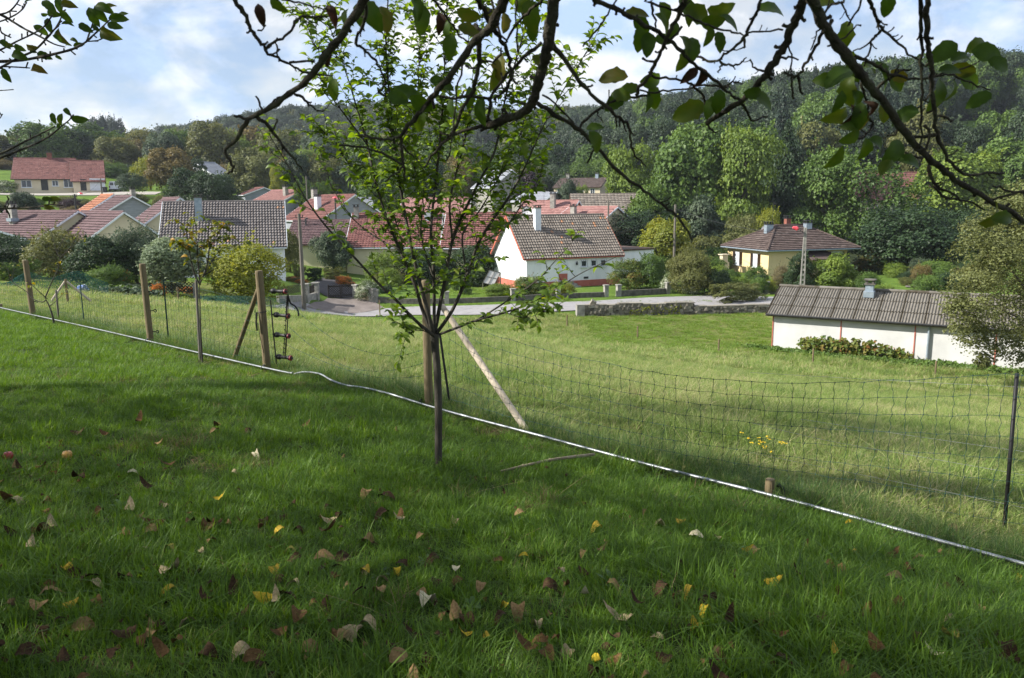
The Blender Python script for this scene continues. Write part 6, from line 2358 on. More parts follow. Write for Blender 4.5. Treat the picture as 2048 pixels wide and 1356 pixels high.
for (p, d, f, li) in tw_spots:
    reps = (1 if rg.random() < .75 else 0) if li in (5, 6) else (1 if li in (0, 10) else 2 if f < .35 else 4 if li in (1, 2, 3, 7, 9, 13, 14, 15, 16) else 3)
    for _ in range(reps):
        out = Vector((p.x, p.y * 1.0, 0))
        out = out.normalized() if out.length > .05 else Vector((1, 0, 0))
        dr = (d * .8 + out * rg.uniform(-.3, .55) + Vector((rg.gauss(0, .5), rg.gauss(0, .5), rg.gauss(.15, .4)))).normalized()
        L = rg.uniform(.08, .32) * (1.1 - .2 * f) * (.6 if li in (5, 6) else 1)
        q = p.copy()
        pts_ = [q.copy()]
        steps = 5
        for s in range(steps):
            dr = (dr + Vector((rg.gauss(0, .16), rg.gauss(0, .16), rg.gauss(.03, .12)))).normalized()
            q = q + dr * L / steps
            pts_.append(q.copy())
        twm.tube(pts_, [.0032, .0028, .0024, .002, .0016, .001], 4)
        nl = max(3, int(L / .026))
        for j in range(nl):
            t = .15 + .85 * (j + rg.random() * .5) / nl
            i0 = min(int(t * steps), steps - 1)
            c = pts_[i0].lerp(pts_[i0 + 1], t * steps - i0)
            az = j * 2.4 + rg.random()
            side = Vector((math.cos(az), math.sin(az), rg.uniform(-.5, .5)))
            ld = (dr * .5 + side * .8 + Vector((0, 0, -.25))).normalized()
            nv = Vector((rg.gauss(0, .45), rg.gauss(-.25, .45), 1))
            LEAVES.append((c, ld, nv, rg.uniform(.6, 1.15), rg.randrange(8)))
tag(twm.build('twigs', bark_plum, plum), kind='stuff')
rg.shuffle(LEAVES)
LEAVES.sort(key=lambda l: l[0].y - l[3] * .8)
for c, ld, nv, s, k in LEAVES[:300]:
    lo = place('leaf', pl_meshes[k], plum)
    lo.matrix_local = orient(c, ld, nv, s)


def bake(name, meshes, items, mat, parent):
    """many leaves joined into one mesh"""
    Vs, Fs, Ts, n = [], [], [], 0
    cache = []
    for me in meshes:
        v = np.empty(len(me.vertices) * 3, np.float32)
        me.vertices.foreach_get('co', v)
        f = np.array([tuple(p.vertices) for p in me.polygons if len(p.vertices) == 4])
        t = np.empty(len(me.polygons), np.float32)
        me.attributes['tint'].data.foreach_get('value', t)
        cache.append((v.reshape(-1, 3), f, t[:len(f)]))
    for c, ld, nv, s, k in items:
        M = np.array(orient(c, ld, nv, s))
        v, f, t = cache[k]
        Vs.append(v @ M[:3, :3].T + M[:3, 3])
        Fs.append(f + n)
        Ts.append(t)
        n += len(v)
    o = bpy.data.objects.new(name, np_mesh(name, np.concatenate(Vs), np.concatenate(Fs), np.concatenate(Ts), mat, True))
    return link(o, parent)


tag(bake('foliage', pl_meshes, LEAVES[300:], plum_leaf, plum), kind='stuff')
print('young tree leaves', len(LEAVES))


# ------------------------------------------------------------------ the two small trees on the lawn edge
def small_tree(label, bpx, bpy_, limbs, leafmat, nleaf, lsize, sizes, seed, stake, barkm=bark_plum, leafy=(.35, 1.0)):
    rg = random.Random(seed)
    b = hit(bpx, bpy_)
    root = empty('sapling', tuple(b), 0, label, 'tree')
    Y = b.y
    paths = []
    for j, (pts_, r) in enumerate(limbs):
        dep = rg.uniform(-.25, .25) if j else 0
        P3 = [P(x, y, Y + dep * i / max(len(pts_) - 1, 1)) - b for i, (x, y) in enumerate(pts_)]
        if j == 0:
            P3[0] = Vector((0, 0, -.05))
        path = smooth_path(P3, 4)
        m = MB()
        k = len(path)
        m.tube(path, [r * (1 - .7 * i / (k - 1)) for i in range(k)], 8)
        m.build('trunk' if j == 0 else 'limb', barkm, root, True)
        if j:
            paths.append(path)
    ms = [leaf_mesh('leaf', lsize, lsize * .62, leafmat, 50 + k, .4, 4, .3, tint=[.15, .4, .55, .75, .95][k]) for k in range(5)]
    for i in range(nleaf):
        pa = rg.choice(paths)
        f = rg.uniform(*leafy) * (len(pa) - 1)
        i0 = min(int(f), len(pa) - 2)
        c = pa[i0].lerp(pa[i0 + 1], f - i0)
        a = rg.uniform(0, 6.28)
        ld = Vector((math.cos(a), math.sin(a), rg.uniform(-.5, .3)))
        lo = place('leaf', ms[min(int(abs(rg.gauss(1.6, 1.2))), 4)], root)
        lo.matrix_local = orient(c + ld.normalized() * rg.uniform(0, .09), ld, (rg.gauss(0, .4), rg.gauss(-.3, .4), 1), rg.uniform(.6, 1.15))
    if stake:
        st = hit(*stake[0])
        t = P(stake[1][0], stake[1][1], st.y)
        m = MB()
        m.tube([(st.x, st.y, st.z - .1), (t.x, t.y, t.z)], [.022, .02], 8)
        tag(m.build('tree_stake', wood_grey), stake[2], 'stake')
    return root


small_tree('thin young tree with yellowing leaves in front of the round yellow-green bush', 405, 726,
           [([(405, 726), (402, 680), (400, 620), (399, 565)], .016), ([(399, 568), (412, 538), (418, 500), (416, 465), (422, 438)], .013), ([(399, 568), (388, 545), (378, 500), (372, 460), (350, 436)], .012), ([(400, 570), (396, 520), (393, 470), (388, 425)], .012),
            ([(393, 500), (430, 480), (455, 470)], .007), ([(400, 555), (425, 540), (410, 548), (440, 500), (470, 492), (488, 478)], .006), ([(378, 500), (362, 490), (352, 478)], .006), ([(418, 500), (440, 460), (448, 445)], .006)],
           autumn_leaf, 230, .1, None, 3, ((400, 722), (392, 560), 'grey stake tied to the thin young tree with yellowing leaves'))
small_tree('bare forked young tree with a few yellow leaves beside the leftmost post', 109, 650,
           [([(109, 650), (104, 628), (97, 609), (90, 596)], .024), ([(90, 596), (104, 563), (115, 540), (120, 516)], .015), ([(120, 516), (112, 500), (104, 469), (94, 445)], .008), ([(120, 516), (140, 495), (154, 472), (164, 455)], .009), ([(114, 500), (130, 474), (135, 460)], .006),
            ([(140, 495), (158, 486), (170, 478)], .006), ([(92, 600), (84, 604), (65, 597), (54, 584), (24, 563), (16, 540), (4, 525)], .012), ([(95, 598), (80, 585), (62, 568), (48, 560)], .009), ([(100, 612), (112, 602), (124, 590), (136, 575)], .008), ([(24, 563), (27, 540), (28, 525)], .005), ([(66, 562), (80, 545), (100, 532)], .006)],
           autumn_leaf, 38, .08, None, 5, ((118, 645), (112, 580), 'dark square stake beside the bare forked young tree'), leafy=(.6, 1.0))


# ------------------------------------------------------------------ the old apple tree the picture is taken under
apple = empty('apple_tree', (1.5, -1.7, g1(1.5, -1.7)), 0, 'old apple tree whose bare twisted branches hang into the picture from above', 'tree')
oa = apple.location.copy()
m = MB()
zt = 2.5
m.tube(smooth_path([(0, 0, -.2), (.05, .02, .8), (-.05, .1, 1.7), (-.1, .3, zt)], 5), [.19, .17, .16, .155, .15, .15, .145, .14, .14, .14, .135, .13, .125, .12, .11, .1], 14)
m.build('trunk', bark_dark, apple, True)
LIMB_Y = 1.85
lim = [[(1.4, -1.4, 2.6), (1.0, -.2, 3.0), (.55, .9, 2.95), (.1, 1.6, 2.5), (-.35, 1.85, 2.32)],
       [(1.4, -1.4, 2.6), (1.5, 0, 3.1), (1.25, 1.1, 2.95), (.95, 1.65, 2.5), (.6, 1.85, 2.32)],
       [(1.4, -1.4, 2.6), (2.1, -.2, 3.0), (1.9, 1.0, 2.9), (1.55, 1.65, 2.5), (1.15, 1.85, 2.3)],
       [(1.4, -1.4, 2.6), (.2, -1.0, 3.3), (-1.2, -.4, 3.8), (-2.4, .4, 4.2)],
       [(1.4, -1.4, 2.6), (1.2, -1.0, 3.6), (.6, -.2, 4.6)], [(1.4, -1.4, 2.6), (2.6, -1.6, 3.4), (3.6, -1.2, 4.1)]]
limb_pts = []
for L_ in lim:
    pa = smooth_path([Vector(p) - oa for p in L_], 6)
    m = MB()
    m.tube(pa, [.07 * (1 - .86 * i / (len(pa) - 1)) for i in range(len(pa))], 10)
    m.build('limb', bark_dark, apple, True)
    limb_pts += pa
BR = [  # pixel polyline, depth start, depth end, pixel width start, end
    ([(735, -40), (728, 0), (697, 50), (666, 93), (640, 128), (615, 160), (590, 182), (565, 198), (530, 220), (500, 236)], 1.75, 1.95, 21, 11, True),
    ([(500, 236), (485, 258), (466, 285), (450, 300), (457, 318), (467, 335), (462, 342), (455, 347)], 1.95, 2.0, 10, 4, False),
    ([(504, 235), (485, 236), (468, 231)], 1.95, 1.95, 8, 5, False),
    ([(513, 233), (535, 250), (548, 268), (575, 303), (590, 322), (605, 340)], 1.95, 2.02, 9, 3, False),
    ([(545, 262), (552, 248), (555, 238)], 1.97, 1.97, 5, 4, False),
    ([(525, 222), (520, 205), (511, 192)], 1.95, 1.94, 5, 4, False),
    ([(540, 210), (552, 196), (561, 194)], 1.95, 1.93, 6, 4, False),
    ([(589, 188), (605, 195), (618, 210), (632, 219), (650, 221)], 1.9, 1.95, 7, 3, False),
    ([(462, -30), (470, 0), (483, 18), (495, 40), (503, 60), (512, 75), (522, 88), (533, 100), (548, 112), (565, 122), (585, 132), (605, 140), (640, 150), (666, 152)], 1.8, 1.95, 12, 3, True),
    ([(533, 98), (555, 80), (579, 66), (590, 45), (605, 33), (630, 33), (656, 33)], 1.85, 1.9, 7, 4, False),
    ([(555, 112), (553, 90), (555, 75)], 1.88, 1.88, 4, 3, False),
    ([(578, 125), (605, 123), (630, 122)], 1.9, 1.92, 6, 4, False),
    ([(515, 62), (526, 56), (532, 50)], 1.84, 1.84, 4, 3, False),
    ([(560, -20), (577, 0), (610, 8), (630, 14), (652, 16)], 1.8, 1.85, 6, 3, True),
    ([(1115, -50), (1110, 0), (1101, 43), (1098, 83), (1093, 110), (1086, 130), (1080, 155), (1075, 176), (1066, 200), (1055, 216), (1040, 228), (1020, 236), (995, 245), (970, 251)], 1.7, 1.95, 27, 17, True),
    ([(970, 251), (940, 258), (905, 270), (885, 288), (862, 312), (848, 335)], 1.95, 2.05, 9, 4, False),
    ([(975, 253), (960, 262)], 1.95, 1.95, 9, 5, False),
    ([(1102, 82), (1118, 108), (1150, 150), (1170, 175), (1187, 192), (1220, 220), (1240, 236), (1257, 252), (1262, 285), (1268, 305), (1280, 322), (1292, 334)], 1.8, 2.0, 11, 3, False),
    ([(1070, 205), (1090, 215), (1120, 235), (1150, 255), (1180, 280), (1200, 302), (1240, 345), (1270, 366), (1300, 390), (1330, 413), (1350, 430), (1370, 455), (1385, 480)], 1.9, 2.15, 10, 5, False),
    ([(1187, 290), (1185, 308), (1174, 327)], 2.0, 2.0, 5, 4, False),
    ([(1155, 258), (1175, 238), (1200, 215), (1230, 202), (1272, 196), (1300, 188)], 1.98, 1.95, 6, 5, False),
    ([(1193, 223), (1200, 236), (1206, 246)], 1.97, 1.97, 4, 2, False),
    ([(1085, 190), (1110, 208), (1135, 232), (1149, 250)], 1.9, 2.0, 5, 3, False),
    ([(1083, 85), (1060, 105), (1040, 122), (1015, 148), (1002, 165), (985, 190), (978, 225), (972, 250)], 1.82, 1.95, 8, 7, False),
    ([(1020, -40), (1010, 0), (997, 25), (983, 50), (968, 68), (950, 83), (925, 118), (900, 150), (880, 175), (866, 193), (848, 214), (829, 238), (812, 255), (799, 273)], 1.65, 1.95, 22, 9, True),
    ([(799, 274), (785, 277), (770, 278), (745, 276), (735, 275), (718, 271)], 1.95, 2.0, 7, 5, False),
    ([(800, 274), (803, 290), (806, 330), (808, 345), (810, 362)], 1.95, 2.0, 8, 4, False),
    ([(803, 290), (815, 305), (828, 314)], 1.97, 2.0, 5, 3, False),
    ([(807, 332), (790, 348), (770, 362)], 2.0, 2.0, 5, 3, False),
    ([(950, -40), (955, 0), (966, 18), (976, 38), (990, 58), (1000, 75), (1010, 92), (1018, 113), (1021, 140), (1020, 165), (1005, 185), (988, 200)], 1.7, 1.9, 14, 6, True),
    ([(957, 83), (958, 110), (955, 138), (950, 165), (945, 185), (925, 215), (905, 262), (895, 275)], 1.8, 1.95, 11, 7, False),
    ([(938, 100), (920, 150), (912, 200), (908, 240), (900, 300), (893, 322)], 1.85, 1.95, 4, 3, False),
    ([(1000, 70), (1030, 52), (1055, 25), (1075, 8), (1090, -10)], 1.8, 1.7, 6, 6, True),
    ([(1030, -20), (1031, 30), (1034, 70), (1036, 105)], 1.75, 1.85, 4, 4, True),
    ([(963, 120), (985, 122), (1000, 112), (1003, 95)], 1.85, 1.85, 5, 4, False),
    ([(715, -30), (733, 12), (728, 45), (718, 68), (712, 86), (725, 98), (736, 108), (750, 120), (758, 133), (766, 150), (773, 165)], 1.78, 1.95, 9, 4, True),
    ([(772, 165), (762, 178), (757, 188), (790, 197), (816, 204), (845, 214), (862, 228)], 1.95, 1.98, 5, 4, False),
    ([(860, -20), (868, 0), (880, 18), (891, 33), (905, 50), (916, 68), (928, 78), (939, 88)], 1.75, 1.85, 6, 4, True),
    ([(678, 291), (710, 293), (741, 298), (778, 312), (803, 328)], 2.1, 2.15, 5, 5, False),
    ([(880, 192), (910, 195), (945, 193), (975, 198), (982, 215)], 1.95, 1.95, 6, 7, False),
    ([(1180, -20), (1195, 2), (1226, 13), (1250, 28), (1276, 43), (1300, 55), (1326, 70), (1345, 88), (1364, 105), (1382, 122), (1401, 138), (1422, 155), (1440, 170), (1460, 186), (1475, 198), (1488, 212), (1495, 223), (1503, 240), (1520, 237), (1535, 232)], 1.75, 2.0, 12, 4, True),
    ([(1240, -20), (1231, 0), (1215, 28), (1201, 50), (1185, 70), (1166, 93)], 1.8, 1.9, 4, 4, True),
    ([(1378, -25), (1371, 0), (1361, 22), (1351, 45), (1340, 64), (1331, 83), (1322, 104), (1311, 125), (1300, 145), (1291, 160), (1280, 175), (1272, 190)], 1.72, 1.92, 10, 8, True),
    ([(1296, 152), (1320, 156), (1350, 160), (1378, 165), (1390, 174), (1404, 188), (1410, 205), (1414, 225)], 1.92, 1.98, 5, 5, False),
    ([(1280, 180), (1305, 184), (1335, 180), (1365, 178), (1390, 174)], 1.94, 1.95, 4, 4, False),
    ([(1385, 170), (1420, 170), (1450, 172), (1465, 163), (1478, 164)], 1.95, 1.95, 5, 4, False),
    ([(1300, -15), (1305, 5), (1325, 14), (1350, 22), (1375, 33), (1400, 43), (1425, 53), (1450, 60), (1475, 66), (1495, 66), (1530, 64), (1566, 60)], 1.8, 1.9, 5, 4, True),
    ([(1304, 5), (1306, 30), (1312, 55)], 1.83, 1.85, 6, 4, False),
    ([(1527, -20), (1521, 0), (1515, 18), (1508, 33), (1500, 52), (1493, 68), (1483, 82), (1470, 93), (1455, 106), (1440, 118), (1425, 123), (1410, 119), (1396, 113)], 1.78, 1.92, 8, 5, True),
    ([(1440, 118), (1448, 130), (1462, 129), (1475, 130), (1485, 122), (1493, 115)], 1.92, 1.92, 6, 3, False),
    ([(1446, 128), (1440, 138), (1436, 145)], 1.92, 1.92, 5, 3, False),
    ([(1488, 75), (1490, 88), (1487, 96)], 1.9, 1.9, 6, 5, False),
    ([(1615, -50), (1606, 0), (1598, 25), (1588, 48), (1577, 73), (1563, 100), (1549, 125), (1533, 148), (1521, 163), (1508, 178), (1487, 197), (1463, 215), (1438, 232), (1413, 248)], 1.7, 1.98, 20, 12, True),
    ([(1413, 248), (1420, 256), (1432, 266)], 1.98, 2.0, 6, 3, False),
    ([(1535, 145), (1520, 140), (1507, 133), (1500, 118)], 1.9, 1.9, 6, 3, False),
    ([(1560, 115), (1578, 115), (1597, 120)], 1.87, 1.87, 6, 4, False),
    ([(1575, 85), (1583, 110), (1583, 145)], 1.86, 1.88, 4, 4, False),
    ([(1612, -50), (1624, 0), (1637, 30), (1651, 58), (1671, 85), (1691, 108), (1709, 132), (1726, 155), (1745, 178), (1764, 200), (1782, 226), (1800, 250), (1822, 279), (1845, 305), (1873, 329), (1900, 350), (1930, 371), (1960, 390), (2003, 415), (2048, 440), (2100, 468)], 1.6, 2.05, 24, 11, True),
    ([(1647, 62), (1635, 86), (1621, 110), (1610, 130), (1601, 145), (1588, 155), (1578, 150), (1568, 143)], 1.75, 1.85, 8, 4, False),
    ([(1596, 152), (1598, 175), (1604, 189)], 1.84, 1.85, 8, 4, False),
    ([(1583, 153), (1584, 175), (1588, 198)], 1.84, 1.85, 6, 4, False),
    ([(1641, 52), (1632, 72), (1621, 100)], 1.76, 1.78, 4, 3, False),
    ([(1709, 112), (1725, 118), (1740, 126), (1762, 137), (1780, 146), (1807, 154), (1841, 156), (1870, 152), (1892, 149), (1912, 153), (1930, 160), (1955, 171), (1980, 180)], 1.85, 2.0, 8, 3, False),
    ([(1870, 152), (1900, 145), (1940, 132), (1968, 120)], 1.95, 2.0, 4, 3, False),
    ([(1750, 178), (1765, 166), (1785, 155), (1800, 142), (1822, 139)], 1.9, 1.92, 7, 4, False),
    ([(1655, 92), (1672, 85), (1690, 75), (1715, 50), (1722, 52)], 1.8, 1.82, 4, 3, False),
    ([(1838, -40), (1841, 0), (1842, 35), (1843, 68), (1844, 102), (1843, 136), (1844, 175), (1843, 210), (1844, 240), (1843, 271), (1840, 292)], 1.72, 1.85, 11, 4, True),
    ([(1853, -40), (1855, 0), (1853, 22), (1853, 44), (1855, 75), (1857, 102), (1862, 125), (1865, 146), (1863, 165), (1863, 180), (1867, 210), (1870, 237), (1871, 258), (1878, 285), (1889, 305), (1900, 325), (1913, 339), (1925, 346), (1943, 350), (1975, 347), (2008, 346)], 1.7, 1.95, 13, 6, True),
    ([(1868, 232), (1885, 232), (1900, 238), (1905, 245)], 1.85, 1.85, 6, 4, False),
    ([(1871, 270), (1850, 272), (1820, 274), (1802, 262)], 1.85, 1.95, 8, 6, False),
    ([(1848, 250), (1858, 265), (1855, 285), (1850, 300)], 1.85, 1.85, 7, 5, False),
    ([(1733, -30), (1740, 0), (1746, 20), (1753, 37), (1760, 50), (1767, 61), (1782, 74), (1797, 88), (1815, 105), (1838, 119)], 1.75, 1.9, 9, 4, True),
    ([(1762, 61), (1750, 72), (1743, 85), (1735, 110), (1728, 133)], 1.82, 1.88, 7, 3, False),
    ([(1748, 78), (1730, 92), (1706, 102)], 1.83, 1.85, 4, 3, False),
    ([(1640, 22), (1660, 12), (1684, 2), (1700, -15)], 1.7, 1.7, 5, 5, True),
    ([(1683, 3), (1692, 22), (1702, 46)], 1.72, 1.75, 4, 3, False),
    ([(1725, -5), (1715, 20), (1700, 42), (1695, 52)], 1.74, 1.76, 5, 4, False),
    ([(1858, 329), (1860, 348), (1866, 364), (1878, 375), (1890, 380), (1910, 388), (1920, 402)], 2.0, 2.02, 8, 4, False),
    ([(1868, 372), (1885, 390), (1910, 398), (1945, 405), (1970, 420)], 2.0, 2.05, 6, 4, False),
    ([(1970, 405), (1990, 398), (2011, 391), (2048, 383), (2070, 378)], 2.04, 2.05, 6, 6, False),
    ([(1985, 372), (2010, 378), (2048, 387)], 2.04, 2.05, 4, 5, False),
    ([(1728, 225), (1745, 245), (1738, 262), (1722, 275), (1700, 282)], 1.95, 1.95, 5, 4, False),
    ([(1722, 165), (1730, 190), (1735, 215), (1738, 225)], 1.92, 1.95, 6, 5, False),
    ([(1796, 255), (1790, 268), (1774, 271)], 1.97, 1.97, 6, 4, False),
    ([(1810, 305), (1830, 312), (1845, 316)], 2.0, 2.0, 4, 5, False),
]
rg = random.Random(12)
spur_src = []
for pts_, y0, y1, w0, w1, ext in BR:
    n = len(pts_)
    P3 = []
    for i, (x, y) in enumerate(pts_):
        f = i / (n - 1)
        P3.append(P(x, y, y0 + (y1 - y0) * f) - oa)
    if ext:
        best = min(limb_pts, key=lambda q: (q - P3[0]).length)
        P3 = [best, best.lerp(P3[0], .6) + Vector((0, 0, .05))] + P3
    path = smooth_path(P3, 3)
    k = len(path)
    rad = []
    for i in range(k):
        f = i / (k - 1)
        w = w0 + (w1 - w0) * f
        rad.append(w / FOC * (y0 + y1) / 2 * .44 * rg.uniform(.86, 1.16))
    for i in range(1, k - 1):
        path[i] = path[i] + Vector((rg.gauss(0, 1), 0, rg.gauss(0, 1))) * .0016
    m = MB()
    m.tube(path, rad, 8)
    for i in range(3, k - 1):             # buds and short spurs
        if rg.random() < .26:
            d = (path[i + 1] - path[i - 1]).normalized()
            s = d.cross(Vector((rg.gauss(0, .8), 1, rg.gauss(0, .8)))).normalized() * rg.choice((-1, 1))
            l = rg.uniform(.002, .014) if rg.random() < .75 else rg.uniform(.014, .03)
            e = (s + d * rg.uniform(.2, 1.3)).normalized()
            r_ = min(rad[i] * .6, .0045)
            m.tube([path[i], path[i] + e * (rad[i] + l * .6), path[i] + e * (rad[i] + l) + Vector((0, 0, l * .2))], [r_ * 1.1, r_ * .8, r_ * 1.1], 5)
    m.build('branch', bark_dark, apple, True)

AL = [(553, 8, 42, 60), (722, 25, 52, 100), (745, 30, 64, 70), (770, 38, 56, 75), (690, 35, 40, 100), (842, 35, 64, 85), (835, 12, 46, 60), (899, 92, 50, 95), (893, 60, 38, 95), (938, 28, 52, 20), (938, 60, 48, 20), (664, 180, 46, 100), (875, 160, 32, 0),
      (816, 185, 62, 10), (796, 195, 46, 10), (845, 208, 60, 30), (838, 240, 46, 100), (905, 215, 60, 95), (890, 170, 42, 20), (1062, 30, 66, 80), (1065, 60, 46, 100), (1046, 12, 46, 50), (1010, 45, 42, 90), (985, 35, 42, 60), (1000, 135, 60, 90), (985, 160, 50, 100),
      (960, 225, 60, 95), (940, 195, 46, 90), (1080, 125, 42, 45), (1225, 152, 62, 180), (1240, 188, 46, 200), (1228, 204, 52, 135), (1258, 176, 42, 180), (1308, 160, 54, 350), (1310, 195, 50, 80), (1295, 205, 42, 90), (1272, 28, 52, 0), (1285, 48, 46, 45), (1280, 78, 48, 90),
      (1296, 88, 50, 95), (1330, 42, 50, 45), (1347, 62, 46, 110), (1330, 22, 42, 60), (1375, 18, 56, 60), (1402, 28, 64, 20), (1442, 22, 56, 0), (1462, 42, 50, 30), (1425, 46, 50, 0), (1372, 88, 46, 60), (1387, 98, 52, 90), (1368, 118, 46, 110), (1420, 72, 42, 100),
      (1440, 82, 42, 80), (1330, 78, 42, 0), (1378, 222, 70, 155), (1440, 205, 52, 90), (1422, 212, 50, 120), (1530, 200, 56, 30), (1512, 186, 46, 0), (1192, 282, 48, 60), (1190, 254, 36, 350), (1050, 298, 32, 100), (1550, 15, 64, 0), (1650, 5, 42, 180), (1695, 68, 54, 90),
      (1780, 10, 46, 90), (1700, 115, 42, 20), (1672, 152, 70, 150), (1655, 158, 52, 180), (1742, 132, 42, 0), (1768, 145, 62, 45), (1795, 165, 48, 45), (1800, 152, 42, 30), (1697, 180, 62, 90), (1682, 205, 48, 100), (1675, 232, 52, 150), (1722, 232, 54, 90), (1730, 245, 46, 100),
      (1770, 225, 42, 80), (1812, 228, 58, 150), (1700, 252, 34, 180), (1700, 275, 48, 150), (1735, 300, 48, 90), (1670, 315, 58, 125), (1762, 288, 50, 30), (1785, 305, 62, 130), (1770, 335, 42, 130), (1820, 322, 48, 10), (1890, 102, 62, 150), (1877, 188, 62, 100), (1868, 200, 50, 110),
      (1900, 140, 46, 0), (1908, 185, 52, 100), (1948, 162, 56, 20), (1928, 140, 50, 20), (1962, 198, 52, 150), (1955, 90, 50, 330), (1975, 106, 62, 10), (2003, 128, 52, 20), (1930, 118, 36, 0), (1915, 112, 34, 330), (1990, 432, 66, 325), (2010, 436, 50, 0), (1720, 200, 46, 60), (1706, 145, 44, 60)]
ap_meshes = [leaf_mesh('leaf', 1, .62, apple_leaf, 80 + k, [.25, .5, .1, .35, .6, .2][k], 8, [.2, .35, .5, .15, .4, .3][k], tint=[.3, .42, .5, .38, .62, .75][k], rough_=.012) for k in range(6)]
for i, (x, y, l, an) in enumerate(AL):
    Y = 1.93 + rg.uniform(-.08, .1)
    a = R(an)
    d2 = Vector((math.cos(a), rg.uniform(-.35, .35), -math.sin(a)))
    c = P(x - math.cos(a) * l * .5, y - math.sin(a) * l * .5, Y) - oa
    L = l / FOC * Y * .95
    nrm = Vector((rg.gauss(0, .65), -1, rg.gauss(.25, .65)))
    k = rg.choice((0, 0, 1, 1, 2, 3, 3, 4, 5))
    lo = place('leaf', ap_meshes[k], apple)
    lo.matrix_local = orient(c, d2, nrm, L)
dm = [leaf_mesh('withered_leaf', .06, .03, dead_leaf, 90 + k, 1.2, 5, 1.1, rough_=.03) for k in range(2)]
for (x, y, an) in ((652, 8, 60), (660, 92, 110), (1405, 132, 90), (515, 5, 80), (1398, 135, 140), (880, 22, 90), (1708, 208, 90), (1735, 200, 60)):
    lo = place('withered_leaf', dm[rg.randrange(2)], apple)
    a = R(an)
    lo.matrix_local = orient(P(x, y, 1.9) - oa, (math.cos(a), .1, -math.sin(a)), (.2, -1, .2), .8)


def canopy(parent, c, rx, ry, rz, n, leaf, seed):
    V, F, T = crown('round', n, leaf / rx, seed, 46)
    V = V * np.array([rx, ry, rz]) + np.array(c)
    return tag(place('foliage', np_mesh('foliage', V, F, T, canopy_leaf), parent), kind='stuff')


# unseen crown of the apple tree above and behind, enlarged to darken the lawn
canopy(apple, (-1.2 - oa.x, .5 - oa.y, 4.75 - oa.z), 3.9, 2.7, 1.3, 15000, .09, 5)
canopy(apple, (2.3 - oa.x, -.6 - oa.y, 4.6 - oa.z), 3.0, 2.6, 1.3, 9000, .09, 4)


# ------------------------------------------------------------------ orchard trees to the left: their branch tips reach into the top left corner and they shade the lawn
def orchard(label, x, y, crown_c, r, n, seed):
    z = g1(x, y)
    root = empty('orchard_tree', (x, y, z), 0, label, 'tree')
    m = MB()
    m.tube(smooth_path([(0, 0, -.2), (.05, 0, 1.0), (0, .05, 2.2)], 5), [.17, .16, .15, .15, .145, .14, .14, .135, .13, .12, .11], 12)
    m.build('trunk', bark_dark, root, True)
    for k in range(6):
        a = k * 1.05 + seed
        e = Vector((crown_c[0] - x + math.cos(a) * r[0] * .6, crown_c[1] - y + math.sin(a) * r[1] * .6, crown_c[2] - z + .2))
        m = MB()
        pa = smooth_path([Vector((0, .03, 2.1)), e * .45 + Vector((0, 0, 1.25)), e], 5)
        m.tube(pa, [.07 * (1 - .75 * i / (len(pa) - 1)) for i in range(len(pa))], 8)
        m.build('limb', bark_dark, root, True)
    canopy(root, (crown_c[0] - x, crown_c[1] - y, crown_c[2] - z), r[0], r[1], r[2], n, .09, seed)
    return root


orc = orchard('old orchard tree at the left whose leafy branch tips reach into the top left corner', -6.3, 2.6, (-5.8, 2.0, 4.9), (3.3, 2.4, 1.35), 9500, 6)
orchard('second orchard tree standing left outside the picture and shading the lawn', -10.0, 5.4, (-9.4, 5.6, 4.9), (3.2, 2.5, 1.5), 7500, 7)
orchard('third orchard tree standing furthest left outside the picture', -12.6, 1.6, (-11.8, 1.8, 5.0), (3.2, 2.8, 1.5), 8000, 8)
orchard('unseen orchard tree added left of the picture to shade the net', -7.0, 7.9, (-4.7, 8.2, 5.9), (2.7, 2.1, 1.25), 6000, 9)  # out of view, added so its crown shades net and right meadow
oo = orc.location.copy()
TL = [([(-60, 10), (0, 29), (25, 43), (50, 58), (80, 73), (108, 88), (130, 94)], 5, 2), ([(-60, 122), (0, 123), (45, 120), (75, 115), (100, 110), (140, 100), (158, 92), (173, 83), (187, 70), (200, 58), (221, 38)], 6, 2),
      ([(0, 136), (25, 122), (45, 112), (70, 100), (95, 75), (106, 62), (113, 53), (123, 33), (122, 10)], 4, 2), ([(-40, 110), (0, 100), (33, 83), (65, 68), (88, 53), (105, 30)], 4, 2), ([(-30, 45), (0, 43), (30, 30), (45, 18), (53, 5)], 3, 2), ([(0, 29), (20, 22), (38, 0), (42, -20)], 3, 2),
      ([(173, 83), (180, 63), (186, 45)], 3, 2), ([(173, 83), (195, 81), (208, 75)], 2, 2), ([(8, 133), (30, 134), (60, 136)], 3, 2), ([(-40, 330), (0, 316), (38, 301), (70, 288), (98, 273), (125, 251), (142, 236), (139, 225)], 4, 2), ([(-40, 320), (0, 308), (50, 283), (80, 268), (110, 253)], 4, 2), ([(-30, 180), (0, 181), (27, 179)], 2, 1.5),
      ([(-40, 250), (-5, 240), (5, 228)], 2, 1.5), ([(0, 55), (4, 66), (22, 75)], 3, 2), ([(-50, 415), (0, 417), (40, 416), (75, 414), (98, 409), (125, 411)], 4, 2), ([(10, 414), (15, 402), (18, 398)], 3, 2), ([(12, 418), (18, 428), (20, 436)], 3, 2), ([(30, 88), (36, 100), (30, 118)], 2, 2)]
